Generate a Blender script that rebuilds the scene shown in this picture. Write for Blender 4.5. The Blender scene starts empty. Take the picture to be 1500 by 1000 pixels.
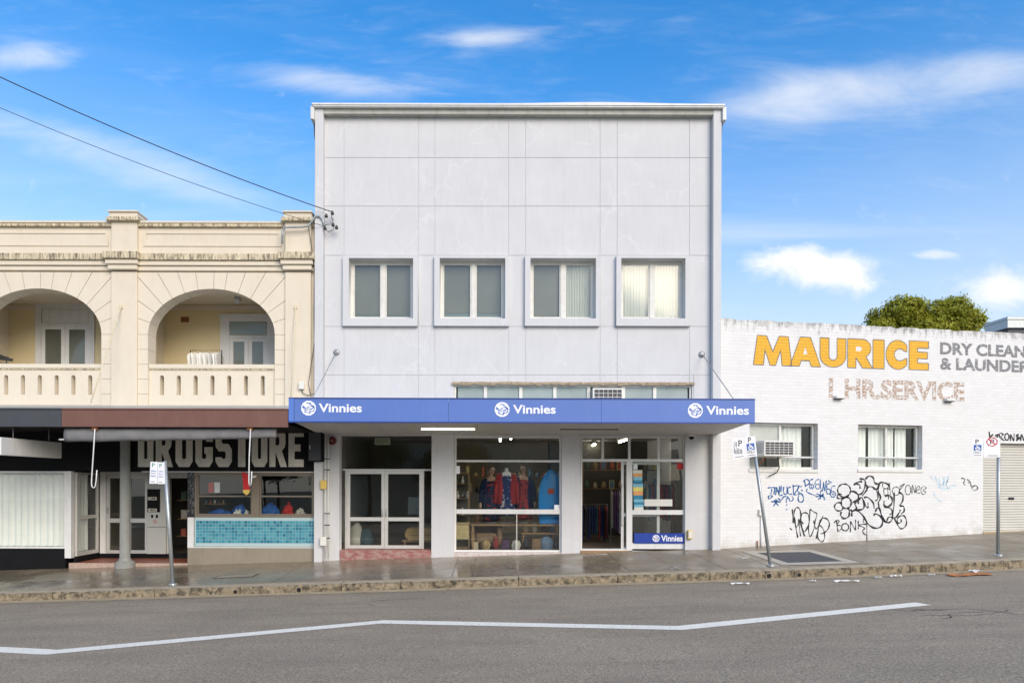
import bpy, bmesh, math, random
from mathutils import Matrix, Vector
random.seed(7)
R = math.radians
S = bpy.context.scene
COL = S.collection

# ------------------------------------------------------------------ camera, sky, sun, exposure
CY, CZ, F, PX, PY = -17.0, 1.96, 952.0, 720.0, 705.0      # camera y / height, focal length and principal point in photo pixels
ROLL = R(0.15)
cam = bpy.data.cameras.new('camera'); cam_o = bpy.data.objects.new('camera', cam); COL.objects.link(cam_o)
cam.sensor_width = 36; cam.lens = F / 1500 * 36
cam.shift_x = (750 - PX) / 1500; cam.shift_y = (PY - 500) / 1500
cam.clip_end = 2000; cam.clip_start = 0.1
cam_o.matrix_world = Matrix.Translation((0, CY, CZ)) @ Matrix.Rotation(R(90), 4, 'X') @ Matrix.Rotation(ROLL, 4, 'Z')
S.camera = cam_o
SUN_EL, SUN_AZ = R(30.5), R(153)            # azimuth clockwise from +Y : sun stands behind the camera, to its right
w = bpy.data.worlds.new('World'); S.world = w; w.use_nodes = True
w.cycles.sampling_method = 'MANUAL'; w.cycles.sample_map_resolution = 256
nt = w.node_tree; nt.nodes.clear()
def N(t, **k):
    n = nt.nodes.new(t)
    for a, b in k.items(): setattr(n, a, b)
    return n
L = lambda a, b: nt.links.new(a, b)
sky = N('ShaderNodeTexSky', sky_type='NISHITA', sun_disc=False, sun_elevation=SUN_EL, sun_rotation=SUN_AZ, air_density=1.0, dust_density=0.6, ozone_density=2.5)
hs = N('ShaderNodeHueSaturation'); hs.inputs['Saturation'].default_value = 1.36; hs.inputs['Value'].default_value = 2.45
L(sky.outputs[0], hs.inputs['Color'])
tc = N('ShaderNodeTexCoord'); sp = N('ShaderNodeSeparateXYZ'); L(tc.outputs['Generated'], sp.inputs[0])
def Mth(op, a, b=None, clamp=False):
    m = N('ShaderNodeMath', operation=op, use_clamp=clamp)
    for i, v in enumerate((a, b)):
        if v is None: continue
        if isinstance(v, (int, float)): m.inputs[i].default_value = v
        else: L(v, m.inputs[i])
    return m.outputs[0]
zz = Mth('ADD', Mth('MAXIMUM', sp.outputs[2], 0.0), 0.10)
cx = Mth('DIVIDE', sp.outputs[0], zz); cy = Mth('DIVIDE', sp.outputs[1], zz)
cv = N('ShaderNodeCombineXYZ'); L(cx, cv.inputs[0]); L(cy, cv.inputs[1])
def cloud(scale, sx, sy, rot, lo, hi, off, detail=7, dist=0.6):
    mp = N('ShaderNodeMapping'); mp.inputs['Scale'].default_value = (sx, sy, 1); mp.inputs['Rotation'].default_value = (0, 0, rot); mp.inputs['Location'].default_value = off
    L(cv.outputs[0], mp.inputs[0])
    n = N('ShaderNodeTexNoise'); n.inputs['Scale'].default_value = scale; n.inputs['Detail'].default_value = detail; n.inputs['Distortion'].default_value = dist
    n.inputs['Roughness'].default_value = 0.55
    L(mp.outputs[0], n.inputs['Vector'])
    mr = N('ShaderNodeMapRange'); mr.interpolation_type = 'SMOOTHSTEP'; mr.inputs[1].default_value = lo; mr.inputs[2].default_value = hi
    L(n.outputs[0], mr.inputs[0]); return mr.outputs[0]
wisp = cloud(0.62, 0.50, 2.1, R(10), 0.46, 0.74, (1.3, 0.2, 0))
# single clouds, each an ellipse of directions broken up by noise (du = x/y, dv = z/y of the direction)
du = Mth('DIVIDE', sp.outputs[0], Mth('MAXIMUM', sp.outputs[1], 0.05)); dv = Mth('DIVIDE', sp.outputs[2], Mth('MAXIMUM', sp.outputs[1], 0.05))
dvec = N('ShaderNodeCombineXYZ'); L(du, dvec.inputs[0]); L(dv, dvec.inputs[1])
def patch(px, py, rx, ry, rot, nsx, nsy, lo, hi, soft=1.0, det=8):
    a, b_, c, s_ = (px - 720) / 952, (705 - py) / 952, math.cos(rot), math.sin(rot)
    x = Mth('SUBTRACT', du, a); y = Mth('SUBTRACT', dv, b_)
    e1 = Mth('DIVIDE', Mth('ADD', Mth('MULTIPLY', x, c), Mth('MULTIPLY', y, s_)), rx / 952); e2 = Mth('DIVIDE', Mth('SUBTRACT', Mth('MULTIPLY', y, c), Mth('MULTIPLY', x, s_)), ry / 952)
    r2 = Mth('ADD', Mth('MULTIPLY', e1, e1), Mth('MULTIPLY', e2, e2)); g_ = Mth('EXPONENT', Mth('MULTIPLY', r2, -1.0))
    mp = N('ShaderNodeMapping'); mp.inputs['Rotation'].default_value = (0, 0, -rot); mp.inputs['Scale'].default_value = (nsx, nsy, 1); L(dvec.outputs[0], mp.inputs[0])
    n = N('ShaderNodeTexNoise'); n.inputs['Scale'].default_value = 1; n.inputs['Detail'].default_value = det; n.inputs['Roughness'].default_value = 0.6; n.inputs['Distortion'].default_value = 0.5; L(mp.outputs[0], n.inputs['Vector'])
    v_ = Mth('ADD', Mth('MULTIPLY', g_, 0.75), Mth('MULTIPLY', Mth('SUBTRACT', n.outputs[0], 0.5), 1.3))
    mr = N('ShaderNodeMapRange'); mr.interpolation_type = 'SMOOTHSTEP'; mr.inputs[1].default_value = lo; mr.inputs[2].default_value = hi; mr.inputs[4].default_value = soft; L(v_, mr.inputs[0]); return mr.outputs[0]
pats = [patch(480, 122, 120, 22, R(-4), 5, 22, 0.0, 1.25, 0.8), patch(700, 56, 100, 16, R(2), 5, 24, 0.0, 1.25, 0.8), patch(1200, 140, 230, 45, R(6), 3, 13, 0.0, 1.3, 0.95), patch(180, 240, 330, 45, R(-16), 2.5, 13, 0.2, 1.1, 0.5), patch(20, 85, 90, 20, R(0), 5, 20, 0.0, 1.25, 0.7), patch(1420, 120, 200, 60, R(8), 3, 10, 0.2, 1.1, 0.6),
        patch(1195, 392, 105, 34, R(-6), 11, 15, 0.16, 0.72, 1.0), patch(1460, 425, 70, 32, R(0), 12, 16, 0.16, 0.75, 0.9), patch(1365, 371, 34, 9, R(0), 16, 30, 0.2, 0.8, 0.6)]
cm = Mth('MULTIPLY', wisp, 0.45)
for p_ in pats: cm = Mth('MAXIMUM', cm, p_, True)
hz = N('ShaderNodeMapRange'); hz.interpolation_type = 'SMOOTHSTEP'; hz.inputs[1].default_value = 0.56; hz.inputs[2].default_value = 0.0; hz.inputs[4].default_value = 0.9   # pale haze low in the sky
L(sp.outputs[2], hz.inputs[0])
hzm = N('ShaderNodeMix', data_type='RGBA'); L(hz.outputs[0], hzm.inputs['Factor']); L(hs.outputs[0], hzm.inputs[6]); hzm.inputs[7].default_value = (7.2, 7.5, 7.7, 1)
mix = N('ShaderNodeMix', data_type='RGBA'); L(cm, mix.inputs['Factor']); L(hzm.outputs[2], mix.inputs[6])
mix.inputs[7].default_value = (9.4, 9.5, 9.5, 1)
bg = N('ShaderNodeBackground'); bg.inputs['Strength'].default_value = 0.10
wo = N('ShaderNodeOutputWorld'); L(mix.outputs[2], bg.inputs['Color']); L(bg.outputs[0], wo.inputs['Surface'])

sl = bpy.data.lights.new('sun', 'SUN'); sl.energy = 2.8; sl.angle = R(40); sl.color = (1, 0.86, 0.67)
so = bpy.data.objects.new('sun', sl); COL.objects.link(so)
sd = Vector((math.sin(SUN_AZ) * math.cos(SUN_EL), math.cos(SUN_AZ) * math.cos(SUN_EL), math.sin(SUN_EL)))
so.rotation_euler = sd.to_track_quat('Z', 'Y').to_euler(); so.location = sd * 60
S.view_settings.view_transform = 'Standard'; S.view_settings.look = 'None'; S.view_settings.exposure = 0.16; S.view_settings.gamma = 1
S.render.engine = 'CYCLES'

# ------------------------------------------------------------------ pixel helpers (survey of the place from the photo)
_c, _s = math.cos(ROLL), math.sin(ROLL)
def ray(px, py):
    dx, dy = px - PX, py - PY
    return (dx * _c + dy * _s) / F, (-dx * _s + dy * _c) / F
def at(px, py, Y=0.0):
    a, b = ray(px, py); d = Y - CY
    return a * d, CZ - b * d
def rect(x0, y0, x1, y1, Y=0.0):
    ym, xm = (y0 + y1) / 2, (x0 + x1) / 2
    return at(x0, ym, Y)[0], at(x1, ym, Y)[0], at(xm, y1, Y)[1], at(xm, y0, Y)[1]      # X0 X1 Z0 Z1
def gw(X, Y=0.0): return -0.129 + (X + 4.55) * 0.0325 + 0.0315 * Y                     # footpath height
KY = -3.33
def road(X, Y): return gw(X) - 0.272 + 0.02 * (KY - Y) if Y > -11 else gw(X) - 0.272 + 0.02 * (KY + 11) + 0.02 * (Y + 11)
WO, WA = Vector((5.975, 0.05, 0)), R(10)                                              # the painted brick wall: origin and heading
def wl(px, py, off=0.0):                                                              # pixel -> (u, z) on that wall
    a, b = ray(px, py); c, s = math.cos(WA), math.sin(WA)
    ox, oy = WO.x + s * off, WO.y - c * off
    u = (a * (oy - CY) - ox) / (c - a * s)
    return u, CZ - b * (oy + u * s - CY)

# ------------------------------------------------------------------ materials
def mat(name, col, rough=0.6, var=0.12, scale=3.0, bump=0.0, bscale=60, metal=0.0, spec=0.4, emit=None, estr=0, dirt=None, dirtamt=0.0, dscale=(1.5, 1.5, 0.35), rvar=0.0, dlo=0.5, dhi=0.72):
    m = bpy.data.materials.new(name); m.use_nodes = True; t = m.node_tree; b = t.nodes['Principled BSDF']
    b.inputs['Roughness'].default_value = rough; b.inputs['Metallic'].default_value = metal; b.inputs['Specular IOR Level'].default_value = spec
    co = t.nodes.new('ShaderNodeTexCoord')
    n = t.nodes.new('ShaderNodeTexNoise'); n.inputs['Scale'].default_value = scale; n.inputs['Detail'].default_value = 6; t.links.new(co.outputs['Object'], n.inputs['Vector'])
    mx = t.nodes.new('ShaderNodeMix'); mx.data_type = 'RGBA'; t.links.new(n.outputs[0], mx.inputs['Factor'])
    mx.inputs[6].default_value = (*[max(0, c * (1 - var * 1.6)) for c in col], 1); mx.inputs[7].default_value = (*[min(1, c * (1 + var * 1.6)) for c in col], 1)
    out = mx.outputs[2]
    if dirt:
        mp = t.nodes.new('ShaderNodeMapping'); mp.inputs['Scale'].default_value = dscale; t.links.new(co.outputs['Object'], mp.inputs[0])
        n2 = t.nodes.new('ShaderNodeTexNoise'); n2.inputs['Scale'].default_value = 4; n2.inputs['Detail'].default_value = 9; n2.inputs['Roughness'].default_value = 0.7
        t.links.new(mp.outputs[0], n2.inputs['Vector'])
        mr = t.nodes.new('ShaderNodeMapRange'); mr.inputs[1].default_value = dlo; mr.inputs[2].default_value = dhi; mr.inputs[4].default_value = dirtamt
        t.links.new(n2.outputs[0], mr.inputs[0])
        m2 = t.nodes.new('ShaderNodeMix'); m2.data_type = 'RGBA'; t.links.new(mr.outputs[0], m2.inputs['Factor']); t.links.new(out, m2.inputs[6]); m2.inputs[7].default_value = (*dirt, 1)
        out = m2.outputs[2]
    t.links.new(out, b.inputs['Base Color'])
    if rvar:
        mr2 = t.nodes.new('ShaderNodeMapRange'); mr2.inputs[1].default_value = 0.35; mr2.inputs[2].default_value = 0.65; mr2.inputs[3].default_value = max(0.05, rough - rvar); mr2.inputs[4].default_value = min(1, rough + rvar)
        t.links.new(n.outputs[0], mr2.inputs[0]); t.links.new(mr2.outputs[0], b.inputs['Roughness'])
    if bump:
        n3 = t.nodes.new('ShaderNodeTexNoise'); n3.inputs['Scale'].default_value = bscale; n3.inputs['Detail'].default_value = 4; t.links.new(co.outputs['Object'], n3.inputs['Vector'])
        bp = t.nodes.new('ShaderNodeBump'); bp.inputs['Strength'].default_value = bump; bp.inputs['Distance'].default_value = 0.01
        t.links.new(n3.outputs[0], bp.inputs['Height']); t.links.new(bp.outputs[0], b.inputs['Normal'])
    if emit: b.inputs['Emission Color'].default_value = (*emit, 1); b.inputs['Emission Strength'].default_value = estr
    return m
def glass_mat(name, tint=(0.86, 0.9, 0.88), refl=1.0, rough=0.0, base=0.0):
    m = bpy.data.materials.new(name); m.use_nodes = True; t = m.node_tree; t.nodes.clear()
    tr = t.nodes.new('ShaderNodeBsdfTransparent'); tr.inputs[0].default_value = (*tint, 1)
    gl = t.nodes.new('ShaderNodeBsdfGlossy'); gl.inputs['Roughness'].default_value = rough
    fr = t.nodes.new('ShaderNodeFresnel'); ge = t.nodes.new('ShaderNodeNewGeometry'); io = t.nodes.new('ShaderNodeMapRange'); io.inputs[3].default_value = 1.5; io.inputs[4].default_value = 1 / 1.5   # leaving the thin pane: no total reflection
    t.links.new(ge.outputs['Backfacing'], io.inputs[0]); t.links.new(io.outputs[0], fr.inputs[0])
    ma = t.nodes.new('ShaderNodeMath'); ma.operation = 'MULTIPLY_ADD'; ma.inputs[1].default_value = refl; ma.inputs[2].default_value = base; ma.use_clamp = True
    t.links.new(fr.outputs[0], ma.inputs[0])
    mx = t.nodes.new('ShaderNodeMixShader'); t.links.new(ma.outputs[0], mx.inputs[0]); t.links.new(tr.outputs[0], mx.inputs[1]); t.links.new(gl.outputs[0], mx.inputs[2])
    o = t.nodes.new('ShaderNodeOutputMaterial'); t.links.new(mx.outputs[0], o.inputs[0]); return m
def facade_mat():
    m = mat('facade_paint', (0.605, 0.607, 0.615), 0.75, 0.05, 1.3, 0.12, 140, dirt=(0.535, 0.535, 0.535), dirtamt=0.5, dscale=(2.2, 2.2, 0.28), dlo=0.47, dhi=0.75)
    t = m.node_tree; b = t.nodes['Principled BSDF']; src = b.inputs['Base Color'].links[0].from_socket
    co = t.nodes.new('ShaderNodeTexCoord')
    nz = t.nodes.new('ShaderNodeTexNoise'); nz.inputs['Scale'].default_value = 2.2; nz.inputs['Detail'].default_value = 5; t.links.new(co.outputs['Object'], nz.inputs['Vector'])
    va = t.nodes.new('ShaderNodeMix'); va.data_type = 'RGBA'; va.blend_type = 'ADD'; va.inputs['Factor'].default_value = 0.5
    t.links.new(co.outputs['Object'], va.inputs[6]); t.links.new(nz.outputs['Color'], va.inputs[7])
    vo = t.nodes.new('ShaderNodeTexVoronoi'); vo.feature = 'DISTANCE_TO_EDGE'; vo.inputs['Scale'].default_value = 1.15; t.links.new(va.outputs[2], vo.inputs['Vector'])
    mr = t.nodes.new('ShaderNodeMapRange'); mr.inputs[1].default_value = 0.012; mr.inputs[2].default_value = 0.028; mr.inputs[3].default_value = 1; mr.inputs[4].default_value = 0; t.links.new(vo.outputs[0], mr.inputs[0])
    n2 = t.nodes.new('ShaderNodeTexNoise'); n2.inputs['Scale'].default_value = 0.75; n2.inputs['Detail'].default_value = 3; t.links.new(co.outputs['Object'], n2.inputs['Vector'])
    mk = t.nodes.new('ShaderNodeMapRange'); mk.inputs[1].default_value = 0.5; mk.inputs[2].default_value = 0.58; mk.inputs[4].default_value = 0.22; t.links.new(n2.outputs[0], mk.inputs[0])
    mu = t.nodes.new('ShaderNodeMath'); mu.operation = 'MULTIPLY'; t.links.new(mr.outputs[0], mu.inputs[0]); t.links.new(mk.outputs[0], mu.inputs[1])
    mx = t.nodes.new('ShaderNodeMix'); mx.data_type = 'RGBA'; t.links.new(mu.outputs[0], mx.inputs['Factor']); t.links.new(src, mx.inputs[6]); mx.inputs[7].default_value = (0.78, 0.79, 0.80, 1)
    t.links.new(mx.outputs[2], b.inputs['Base Color']); return m
def brick_mat(name, col, wear=0.0, ghost=False, mortar=None):
    """painted brickwork in the wall's own coordinates (x along, z up)"""
    m = bpy.data.materials.new(name); m.use_nodes = True; t = m.node_tree; b = t.nodes['Principled BSDF']; b.inputs['Roughness'].default_value = 0.72
    co = t.nodes.new('ShaderNodeTexCoord'); se = t.nodes.new('ShaderNodeSeparateXYZ'); cb = t.nodes.new('ShaderNodeCombineXYZ')
    t.links.new(co.outputs['Object'], se.inputs[0]); t.links.new(se.outputs[0], cb.inputs[0]); t.links.new(se.outputs[2], cb.inputs[1])
    br = t.nodes.new('ShaderNodeTexBrick'); br.inputs['Scale'].default_value = 1; br.inputs['Brick Width'].default_value = 0.24; br.inputs['Row Height'].default_value = 0.086
    br.inputs['Mortar Size'].default_value = 0.006; br.inputs['Mortar Smooth'].default_value = 0.4; br.inputs['Bias'].default_value = 0
    br.inputs['Color1'].default_value = (*[c * 0.97 for c in col], 1); br.inputs['Color2'].default_value = (*[min(1, c * 1.03) for c in col], 1)
    mo = mortar or [c * 0.92 for c in col]; br.inputs['Mortar'].default_value = (*mo, 1)
    t.links.new(cb.outputs[0], br.inputs['Vector'])
    n = t.nodes.new('ShaderNodeTexNoise'); n.inputs['Scale'].default_value = 2.5; n.inputs['Detail'].default_value = 8; n.inputs['Roughness'].default_value = 0.7; t.links.new(co.outputs['Object'], n.inputs['Vector'])
    out = br.outputs['Color']
    if name == 'white_brick':
        # black mould below the parapet and scuffed dirt at the foot, both ragged
        mp = t.nodes.new('ShaderNodeMapping'); mp.inputs['Scale'].default_value = (7, 7, 2.2); t.links.new(co.outputs['Object'], mp.inputs[0])
        n2 = t.nodes.new('ShaderNodeTexNoise'); n2.inputs['Scale'].default_value = 1.2; n2.inputs['Detail'].default_value = 9; n2.inputs['Roughness'].default_value = 0.75; t.links.new(mp.outputs[0], n2.inputs['Vector'])
        mz = t.nodes.new('ShaderNodeMapRange'); mz.inputs[1].default_value = 5.75; mz.inputs[2].default_value = 6.3; mz.inputs[3].default_value = -0.10; mz.inputs[4].default_value = 0.19; t.links.new(se.outputs[2], mz.inputs[0])
        ad = t.nodes.new('ShaderNodeMath'); t.links.new(n2.outputs[0], ad.inputs[0]); t.links.new(mz.outputs[0], ad.inputs[1])
        mr = t.nodes.new('ShaderNodeMapRange'); mr.inputs[1].default_value = 0.56; mr.inputs[2].default_value = 0.74; mr.inputs[4].default_value = 0.8; t.links.new(ad.outputs[0], mr.inputs[0])
        mx = t.nodes.new('ShaderNodeMix'); mx.data_type = 'RGBA'; t.links.new(mr.outputs[0], mx.inputs['Factor']); t.links.new(out, mx.inputs[6]); mx.inputs[7].default_value = (0.16, 0.15, 0.14, 1); out = mx.outputs[2]
        # grime splashed up from the footpath, which climbs along the wall
        gl_ = t.nodes.new('ShaderNodeMath'); gl_.operation = 'MULTIPLY_ADD'; gl_.inputs[1].default_value = -0.0375; gl_.inputs[2].default_value = -0.21; t.links.new(se.outputs[0], gl_.inputs[0])
        hh_ = t.nodes.new('ShaderNodeMath'); t.links.new(gl_.outputs[0], hh_.inputs[0]); t.links.new(se.outputs[2], hh_.inputs[1])
        gz_ = t.nodes.new('ShaderNodeMapRange'); gz_.inputs[1].default_value = 0.0; gz_.inputs[2].default_value = 0.5; gz_.inputs[3].default_value = 0.16; gz_.inputs[4].default_value = -0.15; t.links.new(hh_.outputs[0], gz_.inputs[0])
        ga = t.nodes.new('ShaderNodeMath'); t.links.new(n.outputs[0], ga.inputs[0]); t.links.new(gz_.outputs[0], ga.inputs[1])
        gm = t.nodes.new('ShaderNodeMapRange'); gm.inputs[1].default_value = 0.5; gm.inputs[2].default_value = 0.75; gm.inputs[4].default_value = 0.6; t.links.new(ga.outputs[0], gm.inputs[0])
        mg = t.nodes.new('ShaderNodeMix'); mg.data_type = 'RGBA'; t.links.new(gm.outputs[0], mg.inputs['Factor']); t.links.new(out, mg.inputs[6]); mg.inputs[7].default_value = (0.42, 0.37, 0.29, 1); out = mg.outputs[2]
        v = t.nodes.new('ShaderNodeMapRange'); v.inputs[1].default_value = 0.42; v.inputs[2].default_value = 0.8; v.inputs[4].default_value = 0.35; t.links.new(n.outputs[0], v.inputs[0])
        m3 = t.nodes.new('ShaderNodeMix'); m3.data_type = 'RGBA'; t.links.new(v.outputs[0], m3.inputs['Factor']); t.links.new(out, m3.inputs[6]); m3.inputs[7].default_value = (0.62, 0.61, 0.57, 1); out = m3.outputs[2]
    t.links.new(out, b.inputs['Base Color'])
    bp = t.nodes.new('ShaderNodeBump'); bp.inputs['Strength'].default_value = 0.5; bp.inputs['Distance'].default_value = 0.008; bp.invert = True
    t.links.new(br.outputs['Fac'], bp.inputs['Height']); t.links.new(bp.outputs[0], b.inputs['Normal'])
    if wear:
        wn = t.nodes.new('ShaderNodeTexNoise'); wn.inputs['Scale'].default_value = 9 if ghost else 5; wn.inputs['Detail'].default_value = 8; wn.inputs['Roughness'].default_value = 0.75
        mp2 = t.nodes.new('ShaderNodeMapping'); mp2.inputs['Scale'].default_value = (1, 1, 2.4); t.links.new(co.outputs['Object'], mp2.inputs[0]); t.links.new(mp2.outputs[0], wn.inputs['Vector'])
        a = t.nodes.new('ShaderNodeMapRange'); a.inputs[1].default_value = wear - 0.05; a.inputs[2].default_value = wear + 0.06; t.links.new(wn.outputs[0], a.inputs[0])
        res = a.outputs[0]
        if ghost:
            iv = t.nodes.new('ShaderNodeMath'); iv.operation = 'SUBTRACT'; iv.inputs[0].default_value = 1; t.links.new(br.outputs['Fac'], iv.inputs[1])
            mu = t.nodes.new('ShaderNodeMath'); mu.operation = 'MULTIPLY'; t.links.new(iv.outputs[0], mu.inputs[0]); t.links.new(res, mu.inputs[1]); res = mu.outputs[0]
        t.links.new(res, b.inputs['Alpha'])
    return m
def leaf_mat(name, c1, c2):
    m = mat(name, c1, 0.55, 0.3, 0.9, spec=0.3); t = m.node_tree; b = t.nodes['Principled BSDF']
    src = b.inputs['Base Color'].links[0].from_node; src.inputs[7].default_value = (*c2, 1)
    tl_ = t.nodes.new('ShaderNodeBsdfTranslucent'); t.links.new(src.outputs[2], tl_.inputs[0]); mx = t.nodes.new('ShaderNodeMixShader'); mx.inputs[0].default_value = 0.4
    t.links.new(b.outputs[0], mx.inputs[1]); t.links.new(tl_.outputs[0], mx.inputs[2]); t.links.new(mx.outputs[0], t.nodes['Material Output'].inputs[0]); return m
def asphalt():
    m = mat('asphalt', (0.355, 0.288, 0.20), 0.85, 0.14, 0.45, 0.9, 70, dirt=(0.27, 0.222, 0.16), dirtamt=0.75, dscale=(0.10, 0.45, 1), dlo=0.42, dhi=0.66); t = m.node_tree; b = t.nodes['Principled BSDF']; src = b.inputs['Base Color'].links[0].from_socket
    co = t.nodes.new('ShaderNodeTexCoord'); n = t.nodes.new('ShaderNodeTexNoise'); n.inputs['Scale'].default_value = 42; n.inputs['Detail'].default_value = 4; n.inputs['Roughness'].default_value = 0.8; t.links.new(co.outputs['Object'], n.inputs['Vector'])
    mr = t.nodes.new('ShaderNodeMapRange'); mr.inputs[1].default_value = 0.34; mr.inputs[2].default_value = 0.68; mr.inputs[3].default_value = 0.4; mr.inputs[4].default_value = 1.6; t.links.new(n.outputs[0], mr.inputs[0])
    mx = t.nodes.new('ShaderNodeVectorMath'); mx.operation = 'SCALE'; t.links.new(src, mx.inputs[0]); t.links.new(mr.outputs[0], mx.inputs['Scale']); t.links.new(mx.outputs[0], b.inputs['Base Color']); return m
M = {}
M['facade'] = facade_mat()
M['white'] = mat('white_paint', (0.72, 0.72, 0.70), 0.5, 0.05, 4, dirt=(0.42, 0.40, 0.36), dirtamt=0.35)
M['oldwhite'] = mat('peeling_white_paint', (0.70, 0.69, 0.64), 0.6, 0.08, 6, 0.2, 80, dirt=(0.30, 0.23, 0.16), dirtamt=0.6, dscale=(5, 5, 1.2), dlo=0.56, dhi=0.74)
M['rot'] = mat('weathered_timber', (0.36, 0.28, 0.19), 0.8, 0.5, 18, 0.5, 60)
M['pillar'] = mat('pillar_paint', (0.60, 0.61, 0.62), 0.65, 0.07, 2.0, 0.1, 90, dirt=(0.36, 0.35, 0.32), dirtamt=0.6, dscale=(1.2, 1.2, 0.7))
M['cream'] = mat('cream_paint', (0.71, 0.63, 0.50), 0.7, 0.04, 1.5, 0.12, 110, dirt=(0.62, 0.52, 0.38), dirtamt=0.4)
M['cream2'] = mat('balcony_cream_paint', (0.74, 0.62, 0.38), 0.7, 0.05, 1.5)
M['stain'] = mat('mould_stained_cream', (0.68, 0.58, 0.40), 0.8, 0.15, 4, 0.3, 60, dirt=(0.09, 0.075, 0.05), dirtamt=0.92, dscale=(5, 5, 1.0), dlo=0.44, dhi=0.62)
M['blue'] = mat('awning_blue', (0.10, 0.185, 0.50), 0.45, 0.05, 1.5, dirt=(0.14, 0.22, 0.48), dirtamt=0.4)
M['bluedk'] = mat('banner_blue', (0.012, 0.05, 0.32), 0.4, 0.08, 3)
M['sign_white'] = mat('lettering_white', (0.85, 0.86, 0.88), 0.4, 0.01)
M['soffit'] = mat('soffit_white', (0.58, 0.57, 0.54), 0.7, 0.06, 1.2, dirt=(0.38, 0.34, 0.28), dirtamt=0.4, dscale=(1, 1, 1))
M['brown'] = mat('fascia_brown', (0.17, 0.082, 0.062), 0.55, 0.08, 3, dirt=(0.21, 0.13, 0.10), dirtamt=0.5)
M['grey'] = mat('fascia_grey', (0.060, 0.064, 0.070), 0.5, 0.1, 3)
M['black'] = mat('black_paint', (0.009, 0.009, 0.010), 0.7, 0.2, 3, spec=0.15)
M['signboard'] = mat('signboard_black', (0.010, 0.009, 0.010), 0.75, 0.2, 3, spec=0.15)
M['taupe'] = mat('lettering_taupe', (0.66, 0.63, 0.54), 0.6, 0.05, 2, dirt=(0.25, 0.23, 0.19), dirtamt=0.5)
M['canvas'] = mat('grey_canvas', (0.19, 0.19, 0.195), 0.8, 0.2, 5, 1.0, 7)
M['alu'] = mat('aluminium', (0.62, 0.61, 0.57), 0.42, 0.06, 5, metal=0.25)
M['bronze'] = mat('brown_window_frame', (0.20, 0.165, 0.125), 0.5, 0.08, 4)
M['basebrown'] = mat('taupe_base', (0.28, 0.24, 0.185), 0.75, 0.08, 2, 0.2, 60, dirt=(0.19, 0.16, 0.12), dirtamt=0.5)
M['galv'] = mat('galvanised_steel', (0.42, 0.45, 0.45), 0.42, 0.12, 12, metal=0.55)
M['column'] = mat('column_grey', (0.30, 0.305, 0.285), 0.5, 0.1, 5, dirt=(0.16, 0.17, 0.17), dirtamt=0.5)
M['curtain'] = mat('white_curtain', (0.90, 0.90, 0.86), 0.85, 0.05, 3)
M['curtain2'] = mat('net_curtain', (0.74, 0.73, 0.67), 0.9, 0.08, 3)
M['glass'] = glass_mat('window_glass', (0.96, 0.975, 0.965))
M['glassdk'] = glass_mat('shop_glass', (0.93, 0.945, 0.93), 1.5, 0.0, 0.0)
M['glassup'] = glass_mat('dusty_glass', (0.86, 0.88, 0.86), 0.9, 0.08, 0.02)
M['frost'] = mat('frosted_blind', (0.29, 0.28, 0.25), 0.6, 0.14, 1.2)
M['teal_glass'] = mat('obscure_glass', (0.30, 0.36, 0.36), 0.25, 0.12, 2)
M['redstep'] = mat('red_step', (0.30, 0.105, 0.095), 0.6, 0.2, 6, 0.2, 50, dirt=(0.40, 0.31, 0.26), dirtamt=0.9, dscale=(1.5, 1.5, 3), dlo=0.42, dhi=0.62)
M['terracotta'] = mat('terracotta_tile', (0.30, 0.10, 0.06), 0.4, 0.15, 5)
M['brick'] = brick_mat('white_brick', (0.735, 0.73, 0.715))
M['yellow'] = brick_mat('sign_yellow', (0.80, 0.42, 0.03), wear=0.27, mortar=(0.50, 0.27, 0.03))
M['outline'] = brick_mat('sign_outline', (0.17, 0.16, 0.15), wear=0.36)
M['ghostgrey'] = brick_mat('sign_grey', (0.24, 0.24, 0.25), wear=0.45)
M['ghostbrown'] = brick_mat('sign_brown', (0.48, 0.30, 0.18), wear=0.515, ghost=True)
M['sprayblack'] = mat('spray_black', (0.022, 0.022, 0.026), 0.6, 0.3, 9)
M['sprayblue'] = mat('spray_blue', (0.02, 0.11, 0.30), 0.6, 0.3, 9)
M['spraypale'] = mat('spray_pale_blue', (0.42, 0.60, 0.72), 0.6, 0.3, 9)
M['roller'] = mat('roller_door', (0.64, 0.62, 0.56), 0.5, 0.05, 3)
M['acwhite'] = mat('ac_plastic', (0.72, 0.71, 0.66), 0.5, 0.05, 6)
M['dark'] = mat('shade_joint_black', (0.012, 0.012, 0.012), 0.8, 0.2, 3)
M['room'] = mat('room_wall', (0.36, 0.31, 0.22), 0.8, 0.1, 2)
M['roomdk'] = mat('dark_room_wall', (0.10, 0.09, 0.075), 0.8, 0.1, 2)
M['floor'] = mat('shop_floor', (0.16, 0.13, 0.10), 0.5, 0.2, 3)
M['wood'] = mat('timber', (0.28, 0.17, 0.08), 0.55, 0.3, 8)
M['tube_on'] = mat('lit_tube', (1, 0.95, 0.8), 0.4, 0, emit=(1, 0.93, 0.72), estr=5)
M['tube_in'] = mat('shop_tube', (1, 1, 1), 0.4, 0, emit=(1, 0.94, 0.82), estr=22)
M['tube_off'] = mat('unlit_tube', (0.13, 0.11, 0.09), 0.5, 0.2)
M['cable'] = mat('black_cable', (0.015, 0.015, 0.016), 0.5, 0.1)
M['steel'] = mat('rod_steel', (0.35, 0.36, 0.37), 0.45, 0.1, 9, metal=0.5)
M['rod_cream'] = mat('rod_cream', (0.68, 0.60, 0.42), 0.6, 0.15, 9)
M['rust'] = mat('rust', (0.32, 0.12, 0.04), 0.8, 0.3, 20)
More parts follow.
